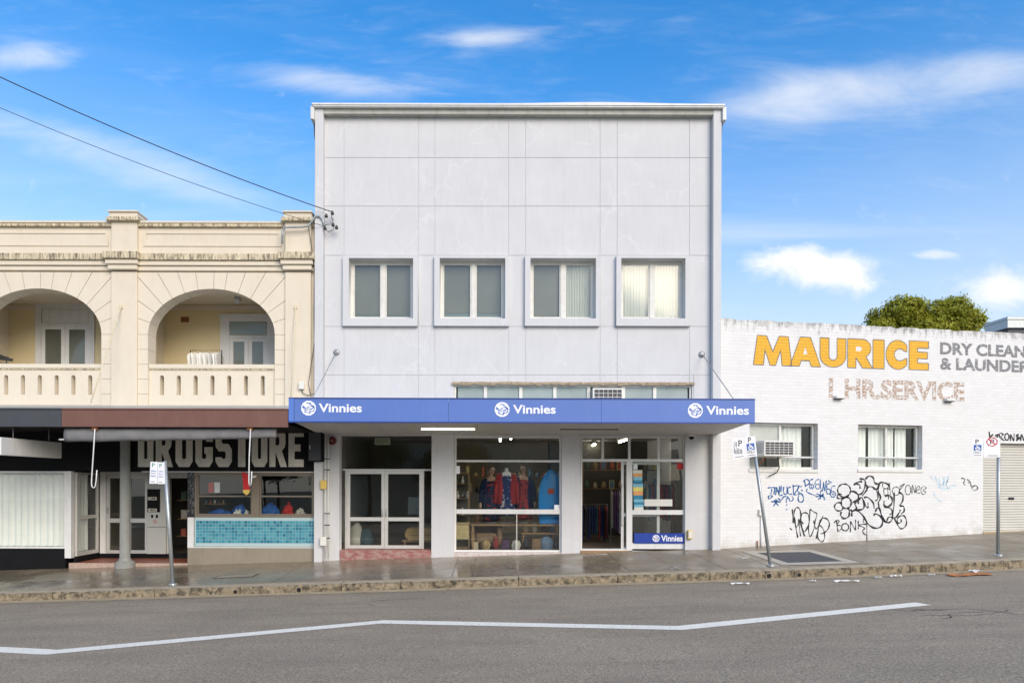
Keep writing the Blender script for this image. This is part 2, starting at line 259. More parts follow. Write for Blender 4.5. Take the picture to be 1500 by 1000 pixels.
M['red'] = mat('red', (0.55, 0.02, 0.02), 0.45, 0.1)
M['yellowbox'] = mat('yellow_plastic', (0.70, 0.50, 0.12), 0.5, 0.1)
M['signgreen'] = mat('sign_green', (0.03, 0.25, 0.15), 0.4, 0)
M['signblue'] = mat('sign_blue', (0.02, 0.10, 0.38), 0.4, 0)
M['signplate'] = mat('sign_plate', (0.80, 0.81, 0.82), 0.4, 0.03, 8)
M['signblack'] = mat('sign_black', (0.02, 0.02, 0.02), 0.4, 0)
M['signred'] = mat('sign_red', (0.55, 0.02, 0.03), 0.4, 0)
M['board'] = mat('surfboard_blue', (0.015, 0.24, 0.62), 0.3, 0.03)
M['skin'] = mat('mannequin_skin', (0.55, 0.36, 0.25), 0.5, 0.05)
M['hair'] = mat('mannequin_hair', (0.10, 0.06, 0.03), 0.7, 0.3, 20)
M['navy'] = mat('navy_cloth', (0.012, 0.02, 0.07), 0.9, 0.3, 12)
M['redcloth'] = mat('red_cloth', (0.40, 0.03, 0.03), 0.9, 0.3, 12)
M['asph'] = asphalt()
M['concrete'] = mat('kerb_concrete', (0.34, 0.275, 0.18), 0.85, 0.2, 7, 0.6, 35, dirt=(0.11, 0.095, 0.07), dirtamt=0.9, dscale=(1.6, 1.6, 1.6))
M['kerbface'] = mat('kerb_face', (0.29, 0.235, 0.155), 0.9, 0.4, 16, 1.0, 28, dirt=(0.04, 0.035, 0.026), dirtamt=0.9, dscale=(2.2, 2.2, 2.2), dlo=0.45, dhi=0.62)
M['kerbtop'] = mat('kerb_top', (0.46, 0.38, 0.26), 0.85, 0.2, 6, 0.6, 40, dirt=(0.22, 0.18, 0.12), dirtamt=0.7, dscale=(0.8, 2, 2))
M['gutter'] = mat('gutter_concrete', (0.46, 0.36, 0.22), 0.8, 0.2, 4, 0.4, 60, dirt=(0.2, 0.16, 0.11), dirtamt=0.7, dscale=(0.6, 3, 3))
M['foot'] = mat('wet_concrete', (0.235, 0.19, 0.13), 0.27, 0.2, 0.8, 0.10, 30, dirt=(0.10, 0.085, 0.065), dirtamt=0.75, dscale=(0.35, 0.7, 1), rvar=0.16, spec=0.6)
M['paver'] = mat('concrete_paver', (0.235, 0.192, 0.132), 0.42, 0.2, 1.0, 0.2, 60, dirt=(0.12, 0.105, 0.08), dirtamt=0.6, dscale=(0.7, 0.9, 1), rvar=0.17, spec=0.45)
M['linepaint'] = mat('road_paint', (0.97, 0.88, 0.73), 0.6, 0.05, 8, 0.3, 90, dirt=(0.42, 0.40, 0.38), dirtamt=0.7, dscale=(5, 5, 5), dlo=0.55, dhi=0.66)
M['earth'] = mat('earth', (0.10, 0.10, 0.07), 0.9, 0.3, 0.3)
M['leaf'] = leaf_mat('tree_leaf', (0.17, 0.21, 0.02), (0.62, 0.60, 0.06))
M['leafdk'] = leaf_mat('hedge_leaf', (0.02, 0.045, 0.012), (0.07, 0.11, 0.03))
M['bark'] = mat('bark', (0.12, 0.085, 0.06), 0.9, 0.3, 9, 0.6, 20)
M['litter'] = mat('paper', (0.75, 0.74, 0.70), 0.8, 0.1, 9)
M['cardboard'] = mat('orange_card', (0.50, 0.19, 0.06), 0.8, 0.2, 9)
M['brownbox'] = mat('brown_card', (0.50, 0.33, 0.13), 0.8, 0.15, 5)
PAL = []
for i, c in enumerate([(0.03, 0.03, 0.04), (0.02, 0.04, 0.12), (0.25, 0.03, 0.03), (0.30, 0.28, 0.24), (0.05, 0.10, 0.12), (0.22, 0.14, 0.08), (0.45, 0.44, 0.42), (0.10, 0.05, 0.12), (0.08, 0.12, 0.06)]):
    PAL.append(mat('cloth_%s' % 'abcdefghi'[i], c, 0.9, 0.4, 14))
def tile_mat():
    m = mat('blue_mosaic', (0.1, 0.4, 0.5), 0.2, 0.05); t = m.node_tree; b = t.nodes['Principled BSDF']
    co = t.nodes.new('ShaderNodeTexCoord'); sn = t.nodes.new('ShaderNodeVectorMath'); sn.operation = 'SNAP'; sn.inputs[1].default_value = (0.084, 50, 0.084)
    wn = t.nodes.new('ShaderNodeTexWhiteNoise'); t.links.new(co.outputs['Object'], sn.inputs[0]); t.links.new(sn.outputs[0], wn.inputs['Vector'])
    cr = t.nodes.new('ShaderNodeValToRGB'); e = cr.color_ramp.elements
    e[0].color = (0.025, 0.17, 0.26, 1); e[1].color = (0.10, 0.36, 0.43, 1); x = e.new(0.3); x.color = (0.055, 0.27, 0.37, 1)
    t.links.new(wn.outputs['Value'], cr.inputs[0]); t.links.new(cr.outputs[0], b.inputs['Base Color']); return m
M['tile'] = tile_mat()

# ------------------------------------------------------------------ geometry helpers
INV = {}
def link(name, me, m, parent=None, smooth=False):
    o = bpy.data.objects.new(name, me); COL.objects.link(o)
    if m is not None and len(me.materials) == 0: me.materials.append(M[m] if isinstance(m, str) else m)
    if smooth:
        for p in me.polygons: p.use_smooth = True
    if parent is not None:
        o.parent = parent
        if parent.name in INV: o.matrix_parent_inverse = INV[parent.name]
    return o
def mesh(name, v, f, m, parent=None, smooth=False):
    me = bpy.data.meshes.new(name); me.from_pydata([tuple(p) for p in v], [], f); me.update(); return link(name, me, m, parent, smooth)
def thing(name, label, cat, loc=(0, 0, 0), group=None, rotz=0, local=False):
    o = bpy.data.objects.new(name, None); COL.objects.link(o); o.location = loc; o.rotation_euler = (0, 0, rotz); o.empty_display_size = 0.2
    o['label'] = label; o['category'] = cat
    if group: o['group'] = group
    if not local: INV[o.name] = Matrix.Translation(-Vector(loc)) if not rotz else (Matrix.Translation(loc) @ Matrix.Rotation(rotz, 4, 'Z')).inverted()
    return o
def tag(o, label, cat, group=None):
    o['label'] = label; o['category'] = cat
    if group: o['group'] = group
    return o
def struct(o): o['kind'] = 'structure'; return o
class MB:
    def __init__(s): s.v = []; s.f = []
    def box(s, x0, x1, y0, y1, z0, z1):
        n = len(s.v); s.v += [(x, y, z) for z in (z0, z1) for y in (y0, y1) for x in (x0, x1)]
        s.f += [tuple(n + i for i in q) for q in ((0, 2, 3, 1), (4, 5, 7, 6), (0, 1, 5, 4), (2, 6, 7, 3), (0, 4, 6, 2), (1, 3, 7, 5))]; return s
    def prism(s, poly, a, b, axis='y'):
        """poly in (x,z) extruded y=a..b, or (x,y) extruded z, or (y,z) extruded x"""
        n = len(s.v); k = len(poly)
        for t in (a, b):
            for p in poly: s.v.append((p[0], t, p[1]) if axis == 'y' else (p[0], p[1], t) if axis == 'z' else (t, p[0], p[1]))
        s.f.append(tuple(n + i for i in range(k))); s.f.append(tuple(n + k + i for i in reversed(range(k))))
        for i in range(k): j = (i + 1) % k; s.f.append((n + i, n + k + i, n + k + j, n + j))
        return s
    def tube(s, pts, r, seg=8, cap=True):
        pts = [Vector(p) for p in pts]; n = len(s.v); prev = None
        for i, p in enumerate(pts):
            d = (pts[min(i + 1, len(pts) - 1)] - pts[max(i - 1, 0)]).normalized()
            a = Vector((0, 0, 1)) if abs(d.z) < 0.9 else Vector((1, 0, 0))
            if prev is not None: a = prev
            u = (a - d * a.dot(d)).normalized(); prev = u; v = d.cross(u)
            rr = r[i] if isinstance(r, (list, tuple)) else r
            for k in range(seg):
                t = 2 * math.pi * k / seg; s.v.append(tuple(p + u * rr * math.cos(t) + v * rr * math.sin(t)))
        for i in range(len(pts) - 1):
            for k in range(seg):
                a, b = n + i * seg + k, n + i * seg + (k + 1) % seg; s.f.append((a, b, b + seg, a + seg))
        if cap: s.f.append(tuple(n + k for k in reversed(range(seg)))); s.f.append(tuple(n + (len(pts) - 1) * seg + k for k in range(seg)))
        return s
    def loft(s, rings, seg=14):
        n = len(s.v)
        for (x, y, z, rx, ry) in rings:
            for k in range(seg): t = 2 * math.pi * k / seg; s.v.append((x + rx * math.cos(t), y + ry * math.sin(t), z))
        for i in range(len(rings) - 1):
            for k in range(seg): a, b = n + i * seg + k, n + i * seg + (k + 1) % seg; s.f.append((a, b, b + seg, a + seg))
        s.f.append(tuple(n + k for k in reversed(range(seg)))); s.f.append(tuple(n + (len(rings) - 1) * seg + k for k in range(seg))); return s
    def build(s, name, m, parent=None, smooth=False, bevel=0):
        o = mesh(name, s.v, s.f, m, parent, smooth); bm = bmesh.new(); bm.from_mesh(o.data); bmesh.ops.recalc_face_normals(bm, faces=bm.faces)
        if bevel: bmesh.ops.bevel(bm, geom=list(bm.edges), offset=bevel, segments=1, affect='EDGES')
        bm.to_mesh(o.data); bm.free()
        if smooth:
            for p in o.data.polygons: p.use_smooth = True
        return o
def box(name, x0, x1, y0, y1, z0, z1, m, parent=None, bevel=0): return MB().box(x0, x1, y0, y1, z0, z1).build(name, m, parent, bevel=bevel)
def tube(name, pts, r, m, parent=None, seg=8): return MB().tube(pts, r, seg).build(name, m, parent, smooth=True)
def curve_mesh(cu, xf):
    o = bpy.data.objects.new('temporary', cu); COL.objects.link(o); dg = bpy.context.evaluated_depsgraph_get(); dg.update()
    me = bpy.data.meshes.new_from_object(o.evaluated_get(dg)); bpy.data.objects.remove(o); me.transform(xf); me.materials.clear(); return me
XZ = Matrix.Rotation(R(90), 4, 'X')                       # drawing plane -> upright, facing -Y
def plate(name, outer, holes, y0, y1, m, parent=None):
    """flat plate in the XZ plane with holes, from y0 (front) to y1"""
    cu = bpy.data.curves.new(name, 'CURVE'); cu.dimensions = '2D'; cu.fill_mode = 'BOTH'; cu.extrude = (y1 - y0) / 2
    for loop in [outer] + holes:
        sp_ = cu.splines.new('POLY'); sp_.points.add(len(loop) - 1); sp_.use_cyclic_u = True
        for p, q in zip(sp_.points, loop): p.co = (q[0], q[1], 0, 1)
    return link(name, curve_mesh(cu, Matrix.Translation((0, (y0 + y1) / 2, 0)) @ XZ), m, parent)
def rc(x0, x1, z0, z1): return [(x0, z0), (x1, z0), (x1, z1), (x0, z1)]
def text(name, body, x0, x1, z0, z1, y, m, parent=None, bold=0.0, depth=0.003, shear=0, spacing=1.0):
    """lettering fitted to a rectangle, front face at y"""
    cu = bpy.data.curves.new(name, 'FONT'); cu.body = body; cu.size = 1; cu.offset = bold; cu.extrude = 0.01; cu.shear = shear; cu.space_character = spacing; cu.resolution_u = 4
    me = curve_mesh(cu, Matrix.Identity(4)); xs = [v.co.x for v in me.vertices]; ys = [v.co.y for v in me.vertices]
    sx = (x1 - x0) / (max(xs) - min(xs)); sy = (z1 - z0) / (max(ys) - min(ys))
    for v in me.vertices: v.co = (x0 + (v.co.x - min(xs)) * sx, y if v.co.z > 0 else y + depth, z0 + (v.co.y - min(ys)) * sy)
    return link(name, me, m, parent)
def spline(pts, n=6, closed=False):
    P_ = [Vector((p[0], p[1])) for p in pts]; out = []; k = len(P_)
    if k < 3: return P_
    for i in range(k if closed else k - 1):
        a, b, c, d = (P_[(i + j) % k] if closed else P_[min(max(i + j, 0), k - 1)] for j in (-1, 0, 1, 2))
        for q in range(n):
            t = q / n; out.append(0.5 * ((2 * b) + (c - a) * t + (2 * a - 5 * b + 4 * c - d) * t * t + (3 * b - a - 3 * c + d) * t ** 3))
    out.append(P_[0] if closed else P_[-1]); return out
def strokes(name, lines, width, y, m, parent=None, n=6, depth=0.002):
    """painted strokes: ribbons in the XZ plane with a pen-like varying width"""
    b = MB()
    for ln in lines:
        closed = ln[0] == 'o'; pts = spline(ln[1:] if closed else ln, n, closed); k = len(b.v); wd = width * random.uniform(0.85, 1.2)
        for i, p in enumerate(pts):
            d = pts[min(i + 1, len(pts) - 1)] - pts[max(i - 1, 0)]; d = d.normalized() if d.length > 1e-6 else Vector((1, 0)); nn = Vector((-d.y, d.x)) * wd / 2 * (0.85 + 0.3 * math.sin(i * 0.7))
            b.v += [(p.x + nn.x, y, p.y + nn.y), (p.x - nn.x, y, p.y - nn.y)]
        for i in range(len(pts) - 1): b.f.append((k + 2 * i, k + 2 * i + 1, k + 2 * i + 3, k + 2 * i + 2))
    return mesh(name, b.v, b.f, m, parent)
def ell(cx, cz, rx, rz, a0=0, a1=360, n=10):
    return [(cx + rx * math.cos(R(a0 + (a1 - a0) * i / n)), cz + rz * math.sin(R(a0 + (a1 - a0) * i / n))) for i in range(n + 1)]
def frame(name, x0, x1, z0, z1, wd, y0, y1, m, parent, bars_x=(), bars_z=(), bw=None):
    """joinery frame: four members and optional bars, one mesh"""
    b = MB(); bw = bw or wd
    b.box(x0, x0 + wd, y0, y1, z0, z1); b.box(x1 - wd, x1, y0, y1, z0, z1); b.box(x0 + wd, x1 - wd, y0, y1, z0, z0 + wd); b.box(x0 + wd, x1 - wd, y0, y1, z1 - wd, z1)
    for x in bars_x: b.box(x - bw / 2, x + bw / 2, y0 + 0.003, y1 - 0.003, z0 + wd, z1 - wd)
    for z in bars_z: b.box(x0 + wd, x1 - wd, y0 + 0.005, y1 - 0.005, z - bw / 2, z + bw / 2)
    return b.build(name, m, parent)
def pane(x0, x1, z0, z1, y, parent, m='glassdk', name='pane'): return box(name, x0, x1, y, y + 0.006, z0, z1, m, parent)
def wave_sheet(name, x0, x1, z0, z1, y, m, parent, amp=0.03, pitch=0.16, n=None):
    n = n or max(12, int((x1 - x0) / pitch * 8)); v = []; f = []
    for i in range(n + 1):
        x = x0 + (x1 - x0) * i / n; ph = 2 * math.pi * (x - x0) / pitch; yy = y + amp * math.sin(ph) + amp * 0.5 * math.sin(ph * 0.37 + 1)
        v += [(x, yy, z0), (x + amp * 0.2 * math.sin(ph * 0.5), yy * 0.5 + y * 0.5, z1)]
    for i in range(n): f.append((2 * i, 2 * i + 2, 2 * i + 3, 2 * i + 1))
    return mesh(name, v, f, m, parent, True)
def copy_tree(o, parent=None, off=(0, 0, 0)):
    c = o.copy(); COL.objects.link(c); c.parent = parent
    if parent is None: c.location = Vector(o.location) + Vector(off)
    for ch in o.children: copy_tree(ch, c)
    return c

# ------------------------------------------------------------------ ground, road, kerb, footpath
def kerbY(X): t = max(0, X - 6); return KY + 0.05 * t + 0.004 * t * t
def on_foot(px, py):
    a, b = ray(px, py); d = (CZ + 0.129 - 4.55 * 0.0325 + 0.0315 * 17) / (b + 0.0325 * a + 0.0315); return a * d, d + CY
def on_road(px, py):
    a, b = ray(px, py); k = CZ + 0.129 - 4.55 * 0.0325 + 0.272 - 0.02 * (KY + 17); d = k / (b + 0.0325 * a - 0.02); return a * d, d + CY
def sheet(name, xs, yf0, yf1, zf, m, parent=None, ny=1):
    v = []; f = []
    for x in xs:
        for j in range(ny + 1):
            y = yf0(x) + (yf1(x) - yf0(x)) * j / ny; v.append((x, y, zf(x, y)))
    for i in range(len(xs) - 1):
        for j in range(ny): a = i * (ny + 1) + j; f.append((a, a + ny + 1, a + ny + 2, a + 1))
    return mesh(name, v, f, m, parent)
XS = [-70, -40, -25, -16] + [i for i in range(-14, 19)] + [22, 26, 30]
struct(sheet('ground', [-400, 400], lambda x: -400, lambda x: 400, lambda x, y: gw(x) - 0.75, 'earth'))
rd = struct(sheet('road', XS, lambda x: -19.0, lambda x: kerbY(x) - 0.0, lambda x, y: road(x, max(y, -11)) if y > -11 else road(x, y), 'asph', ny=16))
struct(sheet('gutter', XS, lambda x: kerbY(x) - 0.33, lambda x: kerbY(x) + 0.05, lambda x, y: road(x, y) + 0.006 - 0.0, 'gutter'))
struct(sheet('opposite_footpath', XS, lambda x: -23.5, lambda x: -19.0, lambda x, y: road(x, y) + 0.13, 'foot'))
# painted line
lp = [on_road(*p) for p in ((-260, 942), (0, 951), (75, 955), (560, 910.5), (995, 919.5), (1352, 884))]
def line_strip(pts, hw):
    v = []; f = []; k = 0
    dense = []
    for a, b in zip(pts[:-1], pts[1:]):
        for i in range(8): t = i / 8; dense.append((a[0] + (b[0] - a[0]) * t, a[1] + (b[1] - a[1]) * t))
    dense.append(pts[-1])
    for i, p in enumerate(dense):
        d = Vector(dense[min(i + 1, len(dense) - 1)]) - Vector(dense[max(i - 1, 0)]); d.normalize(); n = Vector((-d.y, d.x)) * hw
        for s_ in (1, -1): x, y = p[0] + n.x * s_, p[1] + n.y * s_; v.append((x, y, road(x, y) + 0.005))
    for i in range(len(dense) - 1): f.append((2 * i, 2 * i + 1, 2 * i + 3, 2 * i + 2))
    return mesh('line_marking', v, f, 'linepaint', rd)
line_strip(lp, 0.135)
def crack(px, py, n, step, seed):
    rn = random.Random(seed); x, y = on_road(px, py); a = rn.uniform(-0.3, 0.3); pts = [(x, y)]
    for i in range(n): a += rn.gauss(0, 0.45); a *= 0.9; pts.append((pts[-1][0] + step * math.cos(a), pts[-1][1] + step * math.sin(a)))
    v = []; f = []
    for i, p in enumerate(pts):
        d = Vector(pts[min(i + 1, n)]) - Vector(pts[max(i - 1, 0)]); d.normalize(); hw = 0.012 * rn.uniform(0.4, 1.2)
        for s_ in (1, -1): xx, yy = p[0] - d.y * hw * s_, p[1] + d.x * hw * s_; v.append((xx, yy, road(xx, yy) + 0.0025))
    for i in range(n): f.append((2 * i, 2 * i + 1, 2 * i + 3, 2 * i + 2))
    mesh('crack', v, f, 'cable', rd)
for k, (px, py, n, st_) in enumerate(((1335, 893, 16, 0.10), (1348, 901, 18, 0.09), (1380, 906, 12, 0.09), (1245, 886, 14, 0.10), (545, 880, 12, 0.08), (505, 884, 9, 0.08))): crack(px, py, n, st_, k)
# kerb stones
kerb = bpy.data.objects.new('kerb', None); COL.objects.link(kerb); struct(kerb)
def kx(px): return at(px, 840, KY)[0]
kj = [-60, -30, -18] + [kx(p) for p in (-60, 77, 226, 352, 500, 587, 760, 905, 1040, 1122, 1164, 1249, 1341, 1391, 1490, 1600)] + [18, 24, 30]
for a, b in zip(kj[:-1], kj[1:]):
    n = 2 if b - a > 5 else max(2, int((b - a) / 0.16)); v = []; f = []
    prof = [(0.0, -0.22), (0.0, -0.02), (0.022, -0.004), (0.06, 0.0), (0.30, 0.004), (0.30, -0.22)]
    for i in range(n + 1):
        x = a + 0.008 + (b - a - 0.016) * i / n; rag = 0.010 if 0 < i < n else 0.0
        for j, (py_, pz) in enumerate(prof):
            jy = random.uniform(-rag, rag) if j in (0, 1, 2) else 0; jz = random.uniform(-rag, rag) * 0.6 if j in (1, 2) else 0
            y = kerbY(x) + py_ + jy; v.append((x, y, gw(x, kerbY(x)) + pz + jz))
    k = len(prof)
    for i in range(n):
        for j in range(k): f.append((i * k + j, i * k + (j + 1) % k, (i + 1) * k + (j + 1) % k, (i + 1) * k + j))
    f.append(tuple(range(k))); f.append(tuple(n * k + j for j in reversed(range(k))))
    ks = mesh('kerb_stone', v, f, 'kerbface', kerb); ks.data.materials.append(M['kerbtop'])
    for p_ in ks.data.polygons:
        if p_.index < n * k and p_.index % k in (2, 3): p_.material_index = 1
for px, r_ in ((345, 0.045), (438, 0.055), (1126, 0.055), (1171, 0.045)):
    x = at(px, 850, KY)[0]; z = gw(x, KY) - 0.11
    b = MB(); ring = [(0.0, r_ * 1.35), (-0.02, r_ * 1.35), (-0.02, r_), (0.0, r_)]
    sg = 14
    for (yy, rr) in [(0.02, r_ * 1.3), (-0.018, r_ * 1.3), (-0.018, r_), (0.02, r_)]:
        for k in range(sg): t = 2 * math.pi * k / sg; b.v.append((x + rr * math.cos(t), kerbY(x) + yy, z + rr * math.sin(t)))
    for i in range(3):
        for k in range(sg): b.f.append((i * sg + k, i * sg + (k + 1) % sg, (i + 1) * sg + (k + 1) % sg, (i + 1) * sg + k))
    o = b.build('drain_outlet', 'concrete', kerb)
    box('bore_shade', x - r_ * 0.72, x + r_ * 0.72, kerbY(x) - 0.012, kerbY(x) - 0.008, z - r_ * 0.72, z + r_ * 0.72, 'dark', o)  # flat dark plate standing in for the shade inside the pipe
# footpath
fp = struct(sheet('footpath', XS, lambda x: kerbY(x) + 0.2, lambda x: 0.08 if x < 5.95 else 0.4 + (x - 5.9) * 0.19, lambda x, y: gw(x, y) - 0.025, 'foot'))
def slab(x0, x1, y0, y1, m, gap=0.006, name='paving_slab'):
    v = []
    for dz in (-0.05, 0.0):
        for (x, y) in ((x0 + gap, y0(x0) + gap), (x1 - gap, y0(x1) + gap), (x1 - gap, y1(x1) - gap), (x0 + gap, y1(x0) - gap)): v.append((x, y, gw(x, y) + dz))
    return mesh(name, v, [(3, 2, 1, 0), (4, 5, 6, 7), (0, 1, 5, 4), (1, 2, 6, 5), (2, 3, 7, 6), (3, 0, 4, 7)], m, fp)
ky = lambda k: (lambda x: kerbY(x) + 0.30 + k)
cut = [-40, -22, -16, -10.6, -4.75, -0.86, -0.40, 3.0]
for a, b in zip(cut[:-1], cut[1:]): slab(a, b, ky(0), lambda x: 0.075, 'foot')
xs = [3.0 + 1.03 * i for i in range(14)]
for i, (a, b) in enumerate(zip(xs[:-1], xs[1:])):
    for k in range(6):
        lim = (lambda x: 0.075) if b < 6.3 else (lambda x: 0.35 + (x - 5.9) * 0.19)
        if kerbY(a) + 0.3 + k * 0.98 > lim(a) - 0.1: continue
        slab(a, b, ky(k * 0.98), (lambda x, k=k, lim=lim: min(kerbY(x) + 0.30 + (k + 1) * 0.98, lim(x))), 'paver', 0.007)
# cover of a service pit in the footpath
pc = thing('pit_cover', 'dark rectangular pit cover with a cream concrete frame in the footpath', 'pit cover', (7.2, -1.6, gw(7.2, -1.6)))
oc = [on_foot(*p) for p in ((1087, 807.5), (1191, 805.5), (1262, 824.5), (1147, 828))]
ctr = Vector((sum(p[0] for p in oc) / 4, sum(p[1] for p in oc) / 4)); ic = [tuple(ctr + (Vector(p) - ctr) * 0.72) for p in oc]
v = [(x, y, gw(x, y) + 0.008) for x, y in oc + ic]; mesh('frame', v, [(0, 1, 5, 4), (1, 2, 6, 5), (2, 3, 7, 6), (3, 0, 4, 7)], mat('pit_frame', (0.48, 0.43, 0.34), 0.7, 0.12, 5, 0.2, 60), pc)
mesh('cover', [(x, y, gw(x, y) + 0.005) for x, y in ic], [(0, 1, 2, 3)], mat('pit_infill', (0.075, 0.075, 0.078), 0.7, 0.2, 5, 0.4, 80), pc)

# ------------------------------------------------------------------ the rendered shop building in the middle
mb = thing('shop_building', 'tall flat-fronted pale lavender shop building with four square windows and a blue awning', 'building', (0.7, 0, 0))
XL, XR = at(463, 500)[0], at(1053, 500)[0]
ZT = at(760, 151, -0.28)[1] - 0.02
FX0, FX1 = at(475.5, 450)[0], at(1041, 450)[0]
wins = []
for (o0, o1, i0, i1) in ((502, 612, 511, 605), (636, 746, 644, 740), (769, 879, 777, 873), (903, 1012, 910, 1004)):
    wins.append((o0, o1, i0, i1))
holes = []
for (o0, o1, i0, i1) in wins: a = rect(i0, 378, i1, 466); holes.append(rc(*a))
clx0, clx1, clz0, clz1 = rect(665, 563, 1014, 607); holes.append(rc(clx0, clx1, clz0, clz1))
GT = at(760, 638)[1]                                             # head of the shopfront openings
bays = {'left': (497, 632), 'mid': (665, 823), 'right': (850, 1004)}
for k, (p, q) in bays.items(): holes.append(rc(at(p, 720)[0], at(q, 720)[0], -0.55, GT))
plate('wall', rc(XL + 0.01, XR - 0.01, -0.9, ZT - 0.06), holes, 0.014, 0.28, 'facade', mb)
g = 0.006
cols = [475.5, 504, 613, 637, 745, 770, 879, 904, 1010, 1041]; rows = [162, 231, 302, 374, 478, 549]
def panel(x0, y0, x1, y1):
    a = rect(x0, y0, x1, y1); box('panel', a[0] + g, a[1] - g, 0.002 + random.uniform(-0.0015, 0.0015), 0.0135, a[2] + g, a[3] - g, 'facade', mb)
for r_ in range(5):
    for c_ in range(9):
        if r_ == 3 and c_ in (1, 3, 5, 7): continue
        panel(cols[c_], rows[r_], cols[c_ + 1], rows[r_ + 1])
for c_ in range(9):
    x0, x1 = cols[c_], cols[c_ + 1]
    if x1 <= 650 or x0 >= 1020: panel(x0, 549, x1, 612)
    elif x0 < 665 < x1: panel(x0, 549, 664, 612); panel(664, 549, x1, 560)
    elif x0 < 1015 < x1: panel(x0, 549, 1016, 560); panel(1016, 549, x1, 612)
    else: panel(x0, 549, x1, 560)
for a, b in ((XL, FX0 - 0.004), (FX1 + 0.004, XR)):
    box('fin', a, b, -0.17, 0.3, -0.9 if a < 0 else -0.6, ZT - 0.075, 'facade', mb, 0.008)
cop = MB().box(XL - 0.03, XR + 0.03, -0.26, 0.32, ZT - 0.07, ZT - 0.03); cop.build('coping', 'white', mb, bevel=0.006)
MB().box(FX0, FX1, -0.16, 0.012, ZT - 0.20, ZT - 0.072).build('eaves_board', mat('eaves_grime', (0.42, 0.42, 0.38), 0.7, 0.15, 3, dirt=(0.2, 0.2, 0.17), dirtamt=0.6), mb)
fl = MB(); n = 40
for i in range(n + 1):
    x = XL - 0.05 + (XR - XL + 0.1) * i / n; h = 0.012 + 0.035 * max(0, math.sin(math.pi * (i / n - 0.45) / 0.5)) ** 2 * (i > n * 0.45)
    fl.v += [(x, -0.28, ZT - 0.032), (x, -0.28, ZT - 0.0 + h), (x, 0.34, ZT - 0.0 + h), (x, 0.34, ZT - 0.032)]
for i in range(n):
    for j in range(4): fl.f.append((4 * i + j, 4 * i + (j + 1) % 4, 4 * i + 4 + (j + 1) % 4, 4 * i + 4 + j))
fl.f += [(0, 1, 2, 3), tuple(4 * n + j for j in (3, 2, 1, 0))]; fl.build('roof_flashing', 'white', mb)
for s_, x in ((-1, XL), (1, XR)):
    box('gutter_end', x - 0.10 if s_ < 0 else x + 0.004, x - 0.004 if s_ < 0 else x + 0.10, -0.24, 0.1, ZT - 0.38, ZT - 0.04, 'white', mb, 0.01)
    tube('downpipe', [(x + s_ * 0.05, 0.02, ZT - 0.36), (x + s_ * 0.05, 0.06, ZT - 0.62), (x + s_ * 0.045, 0.25, ZT - 1.0)], 0.035, 'grey', mb)
tube('roof_vent', [(XL + 0.06, -0.05, ZT), (XL + 0.06, -0.05, ZT + 0.09)], 0.025, 'rust', mb)
b = MB(); b.box(XL + 0.02, XL + 0.25, 0.3, 13, -0.9, ZT - 0.5); b.box(XR - 0.25, XR - 0.02, 0.3, 13, -0.9, ZT - 0.5); b.box(XL + 0.02, XR - 0.02, 13, 13.25, -0.9, ZT - 0.5); b.build('side_walls', 'facade', mb)
box('roof', XL + 0.03, XR - 0.03, 0.29, 13.2, ZT - 0.6, ZT - 0.48, 'grey', mb)
box('upper_floor', XL + 0.26, XR - 0.26, 0.3, 12.9, 3.45, 3.62, 'room', mb)
